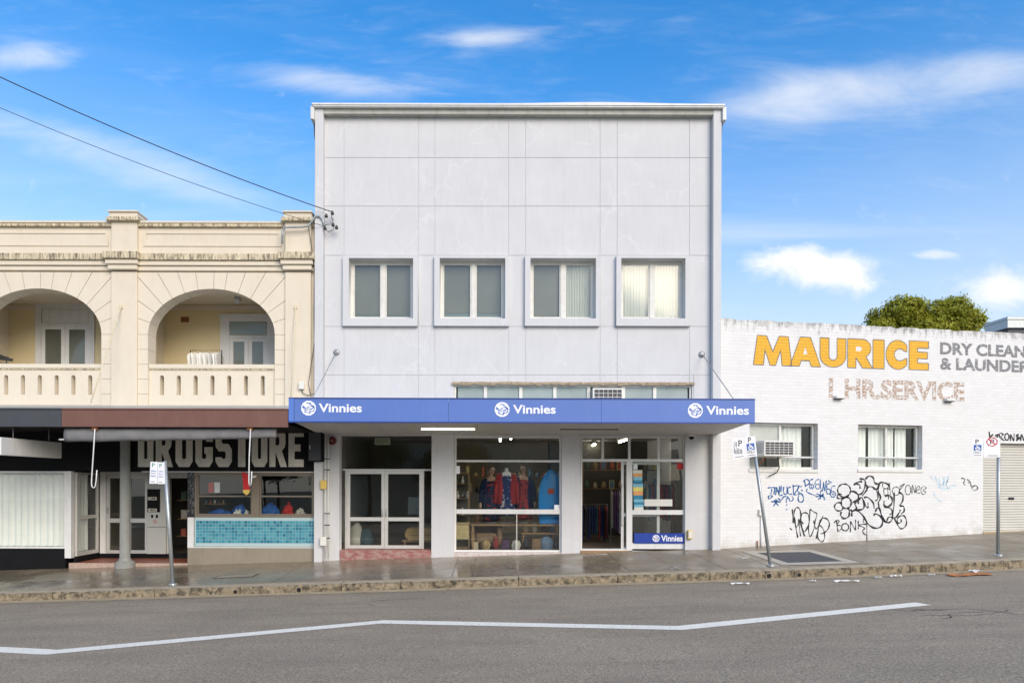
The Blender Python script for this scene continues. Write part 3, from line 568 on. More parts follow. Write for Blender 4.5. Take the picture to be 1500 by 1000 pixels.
# upper windows
for wi, (o0, o1, i0, i1) in enumerate(wins):
    ax0, ax1, az0, az1 = rect(o0, 374, o1, 477, -0.10); ix0, ix1, iz0, iz1 = rect(i0, 378, i1, 466, -0.10)
    s_ = plate('window', rc(ax0, ax1, az0, az1), [rc(ix0, ix1, iz0, iz1)], -0.10, 0.013, 'facade', mb)
    x0, x1, z0, z1 = ix0 - 0.004, ix1 + 0.004, iz0 - 0.004, iz1 + 0.004
    plate('reveal', rc(x0 - 0.03, x1 + 0.03, z0 - 0.03, z1 + 0.03), [rc(ix0 + 0.004, ix1 - 0.004, iz0 + 0.004, iz1 - 0.004)], 0.012, 0.26, 'oldwhite', s_)
    ix0 += 0.006; ix1 -= 0.006; iz0 += 0.006; iz1 -= 0.006
    frame('frame', ix0, ix1, iz0, iz1, 0.06, 0.15, 0.22, 'oldwhite', s_)
    mid = (ix0 + ix1) / 2 + 0.02
    box('mullion', mid - 0.055, mid + 0.055, 0.14, 0.21, iz0 + 0.06, iz1 - 0.06, 'oldwhite', s_)
    for (a, c) in ((ix0 + 0.06, mid - 0.055), (mid + 0.055, ix1 - 0.06)):
        frame('sash', a + 0.003, c - 0.003, iz0 + 0.062, iz1 - 0.062, 0.03, 0.16, 0.20, 'oldwhite', s_)
        pane(a + 0.033, c - 0.033, iz0 + 0.092, iz1 - 0.092, 0.178, s_, 'glassup')
    # weathered bottom rail
    b = MB(); n = 24
    for i in range(n):
        xa = ix0 + 0.07 + (ix1 - ix0 - 0.14) * i / n; xb = ix0 + 0.07 + (ix1 - ix0 - 0.14) * (i + 1) / n; h = random.uniform(0.012, 0.05)
        if random.random() < 0.8: b.box(xa, xb, 0.128, 0.149, iz0 + 0.001, iz0 + h)
    b.build('rotten_sill', 'rot', s_)
    if wi < 2: box('blind', ix0 + 0.03, ix1 - 0.03, 0.24, 0.25, iz0 + 0.16 + 0.05 * wi, iz1, 'frost', s_); box('blind_hem', ix0 + 0.03, ix1 - 0.03, 0.255, 0.262, iz0, iz0 + 0.24, 'teal_glass', s_)
    elif wi == 2: box('blind', ix0 + 0.03, mid, 0.24, 0.25, iz0, iz1, 'frost', s_); wave_sheet('curtain', mid, ix1 - 0.03, iz0, iz1, 0.26, 'curtain2', s_, 0.012, 0.07)
    else: wave_sheet('curtain', ix0 + 0.03, ix1 - 0.03, iz0, iz1, 0.26, 'curtain2', s_, 0.008, 0.08)
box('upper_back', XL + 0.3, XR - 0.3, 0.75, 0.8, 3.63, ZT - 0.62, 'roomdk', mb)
# clerestory strip above the awning
cl = frame('window', clx0 + 0.003, clx1 - 0.003, clz0 + 0.003, clz1 - 0.003, 0.05, 0.06, 0.16, 'oldwhite', mb, [at(p, 575)[0] for p in (711, 763, 813, 863, 914, 960)], bw=0.085)
cl['label'] = 'strip of small obscure panes above the blue awning'
b = MB(); n = 60
for i in range(n):
    xa = clx0 - 0.05 + (clx1 - clx0 + 0.1) * i / n; xb = clx0 - 0.05 + (clx1 - clx0 + 0.1) * (i + 1) / n
    b.box(xa, xb, -0.035 - random.uniform(0, 0.02), 0.011, clz1 - random.uniform(0.0, 0.03), clz1 + 0.05 + random.uniform(0, 0.012))
b.build('weathered_lintel', 'rot', cl)
pe = [clx0 + 0.05] + [at(p, 575)[0] for p in (711, 763, 813, 863, 914, 960)] + [clx1 - 0.05]
for i in range(7):
    if i == 4: continue
    box('pane', pe[i] + 0.043, pe[i + 1] - 0.043, 0.10, 0.11, clz0 + 0.05, clz1 - 0.05, 'teal_glass', cl)
def air_con(name, label, x0, x1, z0, z1, y0, y1, parent_local=None, loc=None):
    t = thing(name, label, 'air conditioner', loc or ((x0 + x1) / 2, y1, z0), local=False) if parent_local is None else parent_local
    b = MB().box(x0, x1, y0 + 0.03, y1, z0, z1); b.build('casing', 'acwhite', t, bevel=0.012)
    frame('front_frame', x0 + 0.01, x1 - 0.01, z0 + 0.01, z1 - 0.01, 0.035, y0, y0 + 0.029, 'acwhite', t)
    box('grille_backing', x0 + 0.05, x1 - 0.05, y0 + 0.022, y0 + 0.028, z0 + 0.05, z1 - 0.05, 'grey', t)
    n = 4; m_ = 5
    for i in range(n): z = z0 + 0.045 + (z1 - z0 - 0.09) * (i + 1) / (n + 1); box('grille_slat', x0 + 0.045, x1 - 0.045, y0 + 0.004, y0 + 0.018, z - 0.006, z + 0.006, 'acwhite', t)
    for i in range(m_): x = x0 + 0.045 + (x1 - x0 - 0.09) * (i + 1) / (m_ + 1); box('grille_bar', x - 0.005, x + 0.005, y0 + 0.002, y0 + 0.02, z0 + 0.045, z1 - 0.045, 'acwhite', t)
    return t
a = rect(868, 568, 913, 600, -0.1); air_con('air_conditioner', 'white window air conditioner half hidden above the blue awning', a[0], a[1], a[2], a[3], -0.12, 0.3)
# shopfront: beam, pillars are the wall itself plus facings
SZ = at(760, 634)[1]
def gl(p): return at(p, 720, 0.1)[0]
# left bay : red step, aluminium doors
lx0, lx1 = at(497, 720)[0], at(632, 720)[0]
STEP = 0.155
st = box('entrance_step', lx0 + 0.004, lx1 - 0.004, 0.02, 0.6, -0.6, STEP, 'redstep', mb, 0.012)
Y2 = 0.36
x0, x1, z0, z1 = rect(507, 689, 620, 804, Y2); ztr = GT
box('transom_rail', lx0, lx1, Y2, Y2 + 0.06, z1, z1 + 0.045, 'alu', mb)
for p in (507, 620): xx = at(p, 700, Y2)[0]; box('jamb', xx - 0.02, xx + 0.02, Y2 - 0.005, Y2 + 0.07, STEP, z1, 'alu', mb)
pane(lx0, lx1, z1 + 0.045, GT, Y2 + 0.02, mb, name='transom_pane')
pane(lx0, x0 - 0.02, STEP, z1, Y2 + 0.02, mb, name='side_pane'); pane(x1 + 0.02, lx1, STEP, z1, Y2 + 0.02, mb, name='side_pane')
md = (x0 + x1) / 2; zr = at(560, 760, Y2)[1]
for (a, c, hs_) in ((x0 + 0.022, md - 0.003, 1), (md + 0.003, x1 - 0.022, -1)):
    d_ = frame('door', a, c, STEP + 0.012, z1 - 0.004, 0.085, Y2, Y2 + 0.05, 'alu', mb, bars_z=(zr,), bw=0.10)
    pane(a + 0.085, c - 0.085, zr + 0.05, z1 - 0.09, Y2 + 0.02, d_); pane(a + 0.085, c - 0.085, STEP + 0.1, zr - 0.05, Y2 + 0.02, d_)
    xh = c - 0.045 if hs_ > 0 else a + 0.045
    tube('handle', [(xh, Y2 - 0.012, zr + 0.08), (xh, Y2 - 0.05, zr + 0.10), (xh, Y2 - 0.05, zr + 0.24), (xh, Y2 - 0.012, zr + 0.26)], 0.012, 'galv', d_)
# middle display window
Y1 = 0.10
x0, x1, z0, z1 = rect(665, 639, 823, 812, Y1); z0 = at(745, 808, Y1)[1]
dw = frame('display_window', x0 + 0.01, x1 - 0.01, z0, GT - 0.004, 0.05, Y1, Y1 + 0.09, 'white', mb)
zt = at(745, 675, Y1)[1]; zm = at(745, 749, Y1)[1]
box('transom_bar', x0 + 0.06, x1 - 0.06, Y1 + 0.004, Y1 + 0.08, zt - 0.028, zt + 0.028, 'white', dw); box('mid_rail', x0 + 0.06, x1 - 0.06, Y1 - 0.012, Y1 + 0.08, zm - 0.06, zm + 0.06, 'white', dw)
pane(x0 + 0.06, x1 - 0.06, zt + 0.028, GT - 0.05, Y1 + 0.04, dw); pane(x0 + 0.06, x1 - 0.06, zm + 0.06, zt - 0.028, Y1 + 0.04, dw)
xq = at(745 + 12, 780, Y1)[0]
pane(x0 + 0.06, xq - 0.012, z0 + 0.05, zm - 0.06, Y1 + 0.04, dw); pane(xq + 0.012, x1 - 0.06, z0 + 0.05, zm - 0.06, Y1 + 0.04, dw); box('glazing_bead', xq - 0.012, xq + 0.012, Y1 + 0.02, Y1 + 0.06, z0 + 0.05, zm - 0.06, 'alu', dw)
box('sill', x0 - 0.0, x1, 0.02, Y1 + 0.12, -0.5, z0 - 0.003, mat('sill_worn', (0.60, 0.55, 0.52), 0.6, 0.1, 5, dirt=(0.40, 0.16, 0.13), dirtamt=0.8, dscale=(2, 2, 6)), mb)
# right bay : open door and window
x0, x1, z0, z1 = rect(850, 639, 1004, 806, Y1); z0 = at(900, 806, Y1)[1]
zt = at(925, 674, Y1)[1]; xp = at(922, 720, Y1)[0]
rw = frame('shopfront_frame', x0 + 0.006, x1 - 0.006, z0, GT - 0.004, 0.045, Y1, Y1 + 0.09, 'white', mb)
box('transom_bar', x0 + 0.05, x1 - 0.05, Y1 + 0.004, Y1 + 0.08, zt - 0.035, zt + 0.035, 'white', rw); box('post', xp - 0.075, xp + 0.075, Y1 - 0.01, Y1 + 0.08, z0, zt - 0.035, 'white', rw)
tm = [x0 + 0.05, at(883, 650, Y1)[0], xp, at(965, 650, Y1)[0], x1 - 0.05]
for i in range(4): pane(tm[i] + 0.03, tm[i + 1] - 0.03, zt + 0.035, GT - 0.05, Y1 + 0.04, rw)
for x in tm[1:4]: box('mullion', x - 0.028, x + 0.028, Y1 + 0.003, Y1 + 0.08, zt + 0.036, GT - 0.05, 'white', rw)
zm = at(965, 750, Y1)[1]; zb = at(965, 795, Y1)[1]
box('mid_rail', xp + 0.075, x1 - 0.05, Y1 - 0.012, Y1 + 0.08, zm - 0.06, zm + 0.06, 'white', rw); box('bottom_panel', xp + 0.075, x1 - 0.05, Y1, Y1 + 0.08, z0 - 0.1, zb, 'white', rw)
pane(xp + 0.075, x1 - 0.05, zm + 0.06, zt - 0.035, Y1 + 0.04, rw); pane(xp + 0.075, x1 - 0.05, zb, zm - 0.06, Y1 + 0.04, rw)
box('threshold', x0, xp, 0.03, 0.5, -0.4, z0 - 0.004, mat('threshold_timber', (0.33, 0.20, 0.10), 0.6, 0.2, 6), mb)
# the door leaf, slid open behind the window
sxd = at(911, 740, Y1)[0]
dl = frame('door', sxd, sxd + 1.02, z0 + 0.01, zt - 0.04, 0.07, Y1 + 0.10, Y1 + 0.14, 'white', mb, bars_z=((z0 + zt) / 2 - 0.25,), bw=0.09); dl['label'] = 'white framed glass door slid open behind the window'
pane(sxd + 0.07, sxd + 0.95, (z0 + zt) / 2 - 0.2, zt - 0.11, Y1 + 0.118, dl); pane(sxd + 0.07, sxd + 0.95, z0 + 0.08, (z0 + zt) / 2 - 0.3, Y1 + 0.118, dl)
tube('handle', [(sxd + 0.03, Y1 + 0.09, 0.8), (sxd + 0.02, Y1 + 0.04, 0.85), (sxd + 0.02, Y1 + 0.04, 1.85), (sxd + 0.03, Y1 + 0.09, 1.9)], 0.016, 'white', dl)
# rooms behind
IF = 0.14
box('shop_floor', XL + 0.27, XR - 0.27, 0.42, 12.9, IF - 0.06, IF, 'floor', mb)
box('shop_ceiling', XL + 0.27, XR - 0.27, 0.30, 9.2, 3.34, 3.40, 'soffit', mb)
box('partition', at(648, 700, 0.3)[0] - 0.05, at(648, 700, 0.3)[0] + 0.05, 0.42, 9, IF, 3.33, 'room', mb)
box('back_partition', XL + 0.27, 2.0, 6.0, 6.1, IF, 3.33, 'room', mb); box('back_partition', 2.0, XR - 0.27, 5.2, 5.3, IF, 3.33, 'roomdk', mb)  # right half coloured darker so the depth behind the door looks unlit
box('lining', XR - 0.30, XR - 0.26, 0.3, 9, IF, 3.33, 'roomdk', mb)  # dark wall colour again stands in for dim light on this side

# ------------------------------------------------------------------ blue awning of the middle shop
AY = -2.40
def tie_rod(parent, X, zw, Y1_, z1_, m='steel', r=0.011):
    tube('tie_rod', [(X, -0.03, zw), (X, Y1_, z1_)], r, m, parent)
    o = MB().loft([(X, 0, 0, 0.085, 0.085), (X, 0, 0.02, 0.08, 0.08), (X, 0, 0.03, 0.03, 0.03)], 14).build('wall_plate', m, parent, True)
    o.data.transform(Matrix.Translation((X, 0, zw)) @ Matrix.Rotation(R(90), 4, 'X') @ Matrix.Translation((-X, 0, 0)))
aw = thing('awning', 'long blue shop awning with three white logos over the pale building', 'awning', (0.7, -1.2, 3.3))
AX0, AX1 = at(423, 600, AY)[0], at(1106, 600, AY)[0]
AZ0, AZ1 = at(765, 617.5, AY)[1], at(765, 584.5, AY)[1]
pn = [at(p, 600, AY)[0] for p in (431, 657, 881, 1106)]
box('end_trim', AX0, pn[0] - 0.004, AY - 0.012, AY + 0.05, AZ0, AZ1, mat('trim_blue', (0.10, 0.20, 0.56), 0.45, 0.05), aw)
fasc = []
for i in range(3): fasc.append(box('fascia_panel', pn[i] + 0.003, pn[i + 1] - 0.003, AY, AY + 0.05, AZ0, AZ1, 'blue', aw))
box('top_edge', AX0, AX1, AY - 0.014, AY + 0.06, AZ1 + 0.002, AZ1 + 0.025, mat('edge_navy', (0.03, 0.06, 0.25), 0.4, 0.05), aw); box('bottom_edge', AX0, AX1, AY - 0.014, AY + 0.06, AZ0 - 0.03, AZ0 - 0.002, bpy.data.materials['edge_navy'], aw)
for x0 in (AX0, AX1 - 0.04): box('side_fascia', x0, x0 + 0.04, AY + 0.062, -0.2, AZ0 + 0.0, AZ1, 'blue', aw)
zb_ = at(760, 636, 0)[1]
sx = [AX0 + 0.045] + [at(p, 626, -1.2)[0] for p in (560, 700, 840, 925, 1005)] + [AX1 - 0.045]
for i in range(6):
    a, b_ = sx[i] + 0.004, sx[i + 1] - 0.004
    mesh('soffit_panel', [(a, AY + 0.061, AZ0 + 0.01), (b_, AY + 0.061, AZ0 + 0.01), (b_, -0.004, zb_), (a, -0.004, zb_), (a, AY + 0.061, AZ0 + 0.04), (b_, AY + 0.061, AZ0 + 0.04), (b_, -0.004, zb_ + 0.03), (a, -0.004, zb_ + 0.03)],
         [(0, 1, 2, 3), (7, 6, 5, 4), (0, 4, 5, 1), (2, 6, 7, 3), (1, 5, 6, 2), (0, 3, 7, 4)], 'soffit', aw)
mesh('roof_sheet', [(AX0 + 0.02, AY + 0.05, AZ1 - 0.06), (AX1 - 0.02, AY + 0.05, AZ1 - 0.06), (AX1 - 0.02, -0.02, AZ1 - 0.12), (AX0 + 0.02, -0.02, AZ1 - 0.12)], [(0, 1, 2, 3)], 'galv', aw)
tie_rod(aw, at(493, 516)[0], at(493, 516)[1], -2.3, AZ1); tie_rod(aw, at(1028, 519)[0], at(1028, 519)[1], -2.3, AZ1)
def logo(px, py, r, Y, parent, mw='sign_white', mbk='blue'):
    x, z = at(px, py, Y); dk = MB().prism([(x + r * math.cos(2 * math.pi * k / 12 + 0.26), z + r * math.sin(2 * math.pi * k / 12 + 0.26)) for k in range(12)], Y - 0.004, Y - 0.0005).build('logo', mw, parent)
    def cv(pts, w_): return [(x + a * r, z + b_ * r) for a, b_ in pts]
    L_ = [cv([(-0.82, 0.18), (-0.5, -0.08), (-0.2, -0.02), (0.1, 0.2), (0.45, 0.28), (0.85, 0.02)], 1), cv([(-0.78, 0.3), (-0.45, 0.05), (-0.3, -0.1)], 1), cv([(0.05, 0.55), (0.35, 0.5), (0.6, 0.25), (0.8, 0.22)], 1),
          cv([(-0.6, -0.3), (-0.2, -0.25), (0.15, -0.15), (0.4, 0.0)], 1), cv([(0.05, -0.75), (0.3, -0.5), (0.6, -0.4), (0.78, -0.1), (0.6, 0.05), (0.35, -0.25), (0.1, -0.5)], 1), cv([(-0.55, -0.5), (-0.2, -0.55), (0.0, -0.62)], 1), cv([(-0.3, 0.62), (0.0, 0.7), (0.3, 0.66)], 1)]
    strokes('logo_mark', L_, r * 0.13, Y - 0.006, mbk, parent, 5)
for i, (lx, t0, t1, py_) in enumerate(((452, 467, 530, 597.5), (735.5, 751.5, 814, 599.5), (1018.5, 1034.5, 1097, 601))):
    logo(lx, py_, 0.17, AY, fasc[i]); a = rect(t0, py_ - 6.7, t1, py_ + 6.2, AY); text('lettering', 'Vinnies', a[0], a[1], a[2], a[3], AY - 0.004, 'sign_white', fasc[i], 0.022)
def tube_light(label, px0, px1, py, Y, m):
    x0, z = at(px0, py, Y); x1, _ = at(px1, py, Y); t = thing('fluorescent_light', label, 'light', ((x0 + x1) / 2, Y, z + 0.05), 'lights under the blue awning')
    box('batten', x0 - 0.03, x1 + 0.03, Y - 0.05, Y + 0.05, z + 0.03, z + 0.075, 'white' if m == 'tube_on' else 'tube_off', t, 0.006); tube('lamp_tube', [(x0, Y, z), (x1, Y, z)], 0.026, m, t)
    for x in (x0 - 0.01, x1 + 0.01): box('end_cap', x - 0.02, x + 0.02, Y - 0.03, Y + 0.03, z - 0.03, z + 0.03, 'acwhite' if m == 'tube_on' else 'tube_off', t)
tube_light('lit fluorescent tube under the left part of the blue awning', 617, 696, 628, -1.1, 'tube_on')
tube_light('unlit brown fluorescent batten under the blue awning right of the lit one', 823, 903, 628, -1.1, 'tube_off')
# banner, posters and stickers on the shop windows
bn = thing('banner', 'dark blue banner with white logo across the foot of the shop window', 'banner', at(967, 795, 0)[0:1] + (0.08, at(967, 795, 0)[1]))
a = rect(929, 780.5, 1005, 795.5, 0.07); bp_ = box('cloth', a[0], a[1], 0.07, 0.085, a[2], a[3], 'bluedk', bn); logo(961, 788, 0.095, 0.07, bp_, mbk='bluedk'); a = rect(968.5, 783.5, 1000, 792.5, 0.07); text('lettering', 'Vinnies', *a, 0.066, 'sign_white', bp_, 0.022)
PC = [mat('poster_%s' % n_, c, 0.5, 0.15, 9) for n_, c in (('sky', (0.20, 0.48, 0.62)), ('orange', (0.75, 0.36, 0.12)), ('yellow', (0.78, 0.66, 0.18)), ('teal', (0.03, 0.22, 0.36)), ('cream', (0.7, 0.68, 0.6)))]
posters = [('orange and blue poster at the top left of the right shop window', 927.5, 688, 941, 708, (4, 1, 0, 3)), ('yellow and blue poster in the middle of the poster column', 927.5, 707, 942, 731, (0, 2, 1, 3)), ('teal notice at the bottom of the poster column', 928.5, 731, 943, 746.5, (0, 3, 0, 4))]
for lb, x0, y0, x1, y1, cs in posters:
    a = rect(x0, y0, x1, y1, 0.12); t = thing('poster', lb, 'poster', ((a[0] + a[1]) / 2, 0.13, a[2]), 'posters on the shop window'); h = (a[3] - a[2])
    for k, c in enumerate(cs): box('print', a[0] + 0.004 * k, a[1] - 0.002 * k, 0.128, 0.134, a[2] + h * (1 - (k + 1) / 4), a[2] + h * (1 - k / 4) - 0.001, PC[c], t)
for lb, x0, y0, x1, y1, m_ in (('small white sticker at the left of the display window', 667, 682, 673.5, 693.5, 'signplate'), ('pale blue sticker in the lower right corner of the display window', 812, 739, 821, 748, 'signplate'), ('red and white notice at the top right of the shop window', 992, 678, 1002, 687, 'redcloth'), ('white sticker above the poster column', 928, 679, 934, 687, 'signplate'), ('long pale strip notice across the window with the coats', 944, 731, 985, 741, 'curtain2')):
    a = rect(x0, y0, x1, y1, 0.12); tag(box('sticker', a[0], a[1], 0.129, 0.134, a[2], a[3], m_), lb, 'sticker')

# ------------------------------------------------------------------ cream arcade building on the left
ab = thing('arcade_building', 'cream two-storey building with arched balconies over dark shopfronts', 'building', (-9.6, 0, -0.3))
BX1 = XL - 0.012; BX0 = -18.9
zc0, zc1 = at(300, 399)[1], at(300, 372)[1]         # cornice band
zp1 = at(300, 324, -0.05)[1]                                # parapet top
zb0, zb1 = at(310, 592)[1], at(310, 533)[1]         # balustrade
zsp = at(310, 490)[1]; zcr = at(310, 423)[1]
ea = (at(402.5, 500)[0] - at(216.6, 500)[0]) / 2; eb = zcr - zsp; AC = at(309.5, 500)[0]; PIT = 4.535
piers = [AC + PIT / 2 + 0.01 - PIT * k for k in range(4)]
arches = [AC - PIT * k for k in range(3)]
pw = 0.335
def earc(c, a_, b_, n=28): return [(c + a_ * math.cos(math.pi * i / n), zsp + b_ * math.sin(math.pi * i / n)) for i in range(n + 1)]
holes = []
for c in arches: holes.append(earc(c, ea + 0.012, eb + 0.012) + [(c - ea - 0.012, zb0 + 0.02), (c + ea + 0.012, zb0 + 0.02)])
plate('wall', rc(BX0, BX1, zb0 - 0.55, zp1 - 0.12), holes, 0.05, 0.42, 'cream', ab)
for k, c in enumerate(piers):
    box('pier', c - pw, c + pw, -0.06, 0.049, zb0 - 0.35, zc0, 'cream', ab, 0.01); box('pier', c - pw, c + pw, -0.06, 0.049, zc1 + 0.0, zp1 + 0.0, 'cream', ab, 0.01)
    # capital following the cornice
    for (dy, e, za, zb__) in ((0.20, 0.13, at(300, 383)[1], at(300, 373)[1]), (0.14, 0.08, at(300, 390)[1], at(300, 383.3)[1]), (0.09, 0.04, at(300, 397)[1], at(300, 390.3)[1])):
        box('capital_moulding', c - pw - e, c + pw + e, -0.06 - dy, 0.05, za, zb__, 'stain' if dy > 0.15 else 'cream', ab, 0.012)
    for (dy, e, za, zb__, m_) in ((0.10, 0.09, zp1 - 0.02, zp1 + 0.08, 'stain'), (0.05, 0.03, zp1 + 0.08, zp1 + 0.20, 'cream'), (0.09, 0.05, zp1 + 0.2, zp1 + 0.25, 'cream')):
        box('pier_cap', c - pw - e, c + pw + e, -0.06 - dy, 0.40, za, zb__, m_, ab, 0.012)
segs = [(BX0, piers[3] - pw)] + [(piers[k + 1] + pw, piers[k] - pw) for k in (2, 1, 0)] + [(piers[0] + pw, BX1)]
for i, (a, b_) in enumerate(segs):
    a += 0.003; b_ -= 0.003
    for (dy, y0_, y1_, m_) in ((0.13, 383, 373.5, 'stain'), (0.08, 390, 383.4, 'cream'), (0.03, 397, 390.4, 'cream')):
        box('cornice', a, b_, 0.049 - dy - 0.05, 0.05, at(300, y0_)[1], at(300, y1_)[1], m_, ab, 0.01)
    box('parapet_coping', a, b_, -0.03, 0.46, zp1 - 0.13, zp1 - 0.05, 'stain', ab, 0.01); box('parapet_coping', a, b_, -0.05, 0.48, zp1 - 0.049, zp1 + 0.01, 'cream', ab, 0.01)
    if b_ - a > 1:
        pzz0, pzz1 = at(300, 360)[1], at(300, 339)[1]
        plate('parapet_panel', rc(a + 0.12, b_ - 0.12, pzz0, pzz1), [rc(a + 0.20, b_ - 0.20, pzz0 + 0.05, pzz1 - 0.05)], 0.03, 0.0495, 'cream', ab)
# voussoirs and jamb blocks of each arch, each a stone of its own
def vouss(c):
    xl, xr = c - PIT / 2 + pw + 0.016, c + PIT / 2 - pw - 0.004; zt_ = zc0 - 0.004
    def edge(t):                      # ray from the arch centre at angle t to the frame
        dx, dz = math.cos(t) * ea, math.sin(t) * eb; px_, pz_ = c + dx, zsp + dz
        nx, nz = math.cos(t) / ea, math.sin(t) / eb; q = math.hypot(nx, nz); nx /= q; nz /= q; nx = nx * 0.9 + 0.1 * math.cos(t); nz = nz * 0.9 + 0.1 * math.sin(t)
        k = 99
        if nz > 1e-6: k = min(k, (zt_ - pz_) / nz)
        if nx > 1e-6: k = min(k, (xr - px_) / nx)
        if nx < -1e-6: k = min(k, (xl - px_) / nx)
        return (px_, pz_), (px_ + nx * k, pz_ + nz * k)
    th = [R(a) for a in (0, 15, 28, 40, 52, 65, 78, 90 - 2, 102, 115, 128, 140, 152, 165, 180)]
    corner = [(xr, zt_), (xl, zt_)]
    for t0, t1 in zip(th[:-1], th[1:]):
        e_ = 0.0035; a0 = t0 + e_; a1 = t1 - e_
        ins = [edge(a0 + (a1 - a0) * i / 3)[0] for i in range(4)]; o0, o1 = edge(a0)[1], edge(a1)[1]
        out = [o1]
        if abs(o1[1] - zt_) < 1e-3 and abs(o0[0] - xr) < 1e-3: out.append((xr, zt_))
        if abs(o0[1] - zt_) < 1e-3 and abs(o1[0] - xl) < 1e-3: out.append((xl, zt_))
        out.append(o0)
        MB().prism(ins + out, 0.0, 0.418).build('voussoir', 'cream', ab)
    nb = 5; h = (zsp - zb0 + 0.12) / nb
    for s_ in (-1, 1):
        xa, xb = (c + ea, xr) if s_ > 0 else (xl, c - ea)
        for i in range(nb): box('jamb_block', xa, xb, 0.0, 0.418, zsp - h * (i + 1) + 0.004, zsp - h * i - 0.004, 'cream', ab)
for c in arches: vouss(c)
# balustrades
for c in arches:
    a, b_ = c - ea + 0.004, c + ea - 0.004; zt_ = zb1 - 0.12; sl_ = []
    for i in range(7):
        xx = a + (b_ - a) * (i + 0.75) / 7.5; zb_s, zt_s = at(310, 578)[1], at(310, 549)[1]; hw = 0.055
        sl_.append([(xx - hw, zb_s), (xx + hw, zb_s)] + [(xx + hw * math.cos(R(q)), zt_s - hw + hw * math.sin(R(q))) for q in range(0, 181, 30)])
    o = plate('balustrade', rc(a, b_, zb0 - 0.3, zt_), sl_, 0.07, 0.33, 'cream', ab)
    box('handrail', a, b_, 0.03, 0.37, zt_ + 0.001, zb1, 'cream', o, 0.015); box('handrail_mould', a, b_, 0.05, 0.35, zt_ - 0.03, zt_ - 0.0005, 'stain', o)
# balcony room
BY = 2.0; zfl = 4.02; zce = 7.1
box('balcony_floor', BX0, BX1 - 0.02, 0.42, BY + 0.1, zfl - 0.2, zfl, 'concrete', ab); box('balcony_ceiling', BX0, BX1 - 0.02, 0.42, BY + 0.1, zce, zce + 0.1, 'cream', ab)
box('back_wall', BX0, BX1, BY, BY + 0.2, zfl - 0.5, zce + 0.2, 'cream2', ab); box('picture_rail', BX0, BX1, BY - 0.02, BY - 0.001, zce - 0.16, zce - 0.02, 'cream', ab)
for k in (1, 2): box('party_wall', piers[k] - 0.12, piers[k] + 0.02, 0.42, BY, zfl, zce, 'cream', ab)
box('end_wall', BX1 - 0.2, BX1, 0.42, 12, -0.8, zp1 - 0.4, 'cream', ab); box('end_wall', BX0, BX0 + 0.2, 0.42, 12, -0.9, zp1 - 0.4, 'cream', ab); box('rear_wall', BX0, BX1, 12, 12.2, -0.9, zp1 - 0.4, 'cream', ab); box('roof', BX0, BX1, 0.43, 12.1, zce + 0.35, zce + 0.45, 'galv', ab)
def french(px_c, top, hw_o, hw_i, lt, trans_glass, ptop):
    xc, zt_ = at(px_c, top, BY); s = 952 / 19.0; ho, hi = hw_o / s, hw_i / s
    d = MB(); d.box(xc - ho, xc - hi, BY - 0.05, BY - 0.001, zfl, zt_ - 0.0); d.box(xc + hi, xc + ho, BY - 0.05, BY - 0.001, zfl, zt_); d.box(xc - ho - 0.03, xc + ho + 0.03, BY - 0.07, BY - 0.001, zt_, zt_ + 0.09); d.box(xc - hi, xc + hi, BY - 0.045, BY - 0.001, at(px_c, lt, BY)[1], at(px_c, lt, BY)[1] + 0.07); d.box(xc - hi, xc + hi, BY - 0.045, BY - 0.001, zt_ - 0.12, zt_)
    dr = d.build('french_door', 'white', ab); zl = at(px_c, lt, BY)[1]
    box('transom_pane', xc - hi + 0.02, xc + hi - 0.02, BY - 0.03, BY - 0.02, zl + 0.09, zt_ - 0.14, 'teal_glass' if trans_glass else 'white', dr)
    for s_ in (-1, 1):
        xa, xb = (xc + 0.004, xc + hi - 0.005) if s_ > 0 else (xc - hi + 0.005, xc - 0.004)
        zz0 = zl - (ptop - lt) / s; frame('leaf', xa, xb, zfl + 0.01, zl - 0.005, 0.11, BY - 0.04, BY - 0.002, 'white', dr)
        box('backing', xa + 0.1, xb - 0.1, BY - 0.012, BY - 0.006, zfl + 0.1, zl - 0.1, 'frost', dr); pane(xa + 0.11, xb - 0.11, zfl + 0.12, zl - 0.115, BY - 0.025, dr, 'glassup')
french(364.5, 465, 41, 27.5, 495, True, 500); french(96.7, 447, 43, 35, 477, False, 484); french(364.5 - 2 * 253 * 50.1 / 56 - 20, 452, 42, 32, 480, True, 486)
for px_, py_ in ((271, 468), (-5, 452)):
    a = rect(px_ - 6, py_ - 4, px_ + 6, py_ + 4, BY); vt = box('air_vent', a[0], a[1], BY - 0.012, BY - 0.001, a[2], a[3], 'rust', ab); box('louvre', a[0] + 0.02, a[1] - 0.02, BY - 0.018, BY - 0.0125, a[2] + 0.06, a[2] + 0.085, 'grey', vt)
xq, zq = at(348, 437, 1.1); b = MB().loft([(xq, 1.1, zce - 0.001, 0.07, 0.07), (xq, 1.1, zce - 0.05, 0.075, 0.075)], 14).build('ceiling_lamp', 'acwhite', ab, True); MB().loft([(xq, 1.1, zce - 0.051, 0.09, 0.09), (xq, 1.1, zce - 0.14, 0.10, 0.10), (xq, 1.1, zce - 0.20, 0.05, 0.05)], 14).build('lamp_glass', 'soffit', b, True)
# ties of the left awnings
X, z = at(178, 449, -0.06); tube('tie_rod', [(X, -0.08, z), (X, -1.35, 3.83)], 0.016, 'rod_cream', ab); box('rod_plate', X - 0.05, X + 0.05, -0.085, -0.061, z - 0.05, z + 0.05, 'rod_cream', ab)
X, z = at(433, 449, -0.06); tube('tie_rod', [(X, -0.08, z), (X, -0.45, 3.95)], 0.014, 'rod_cream', ab); box('rod_plate', X - 0.05, X + 0.05, -0.085, -0.061, z - 0.05, z + 0.05, 'rod_cream', ab)
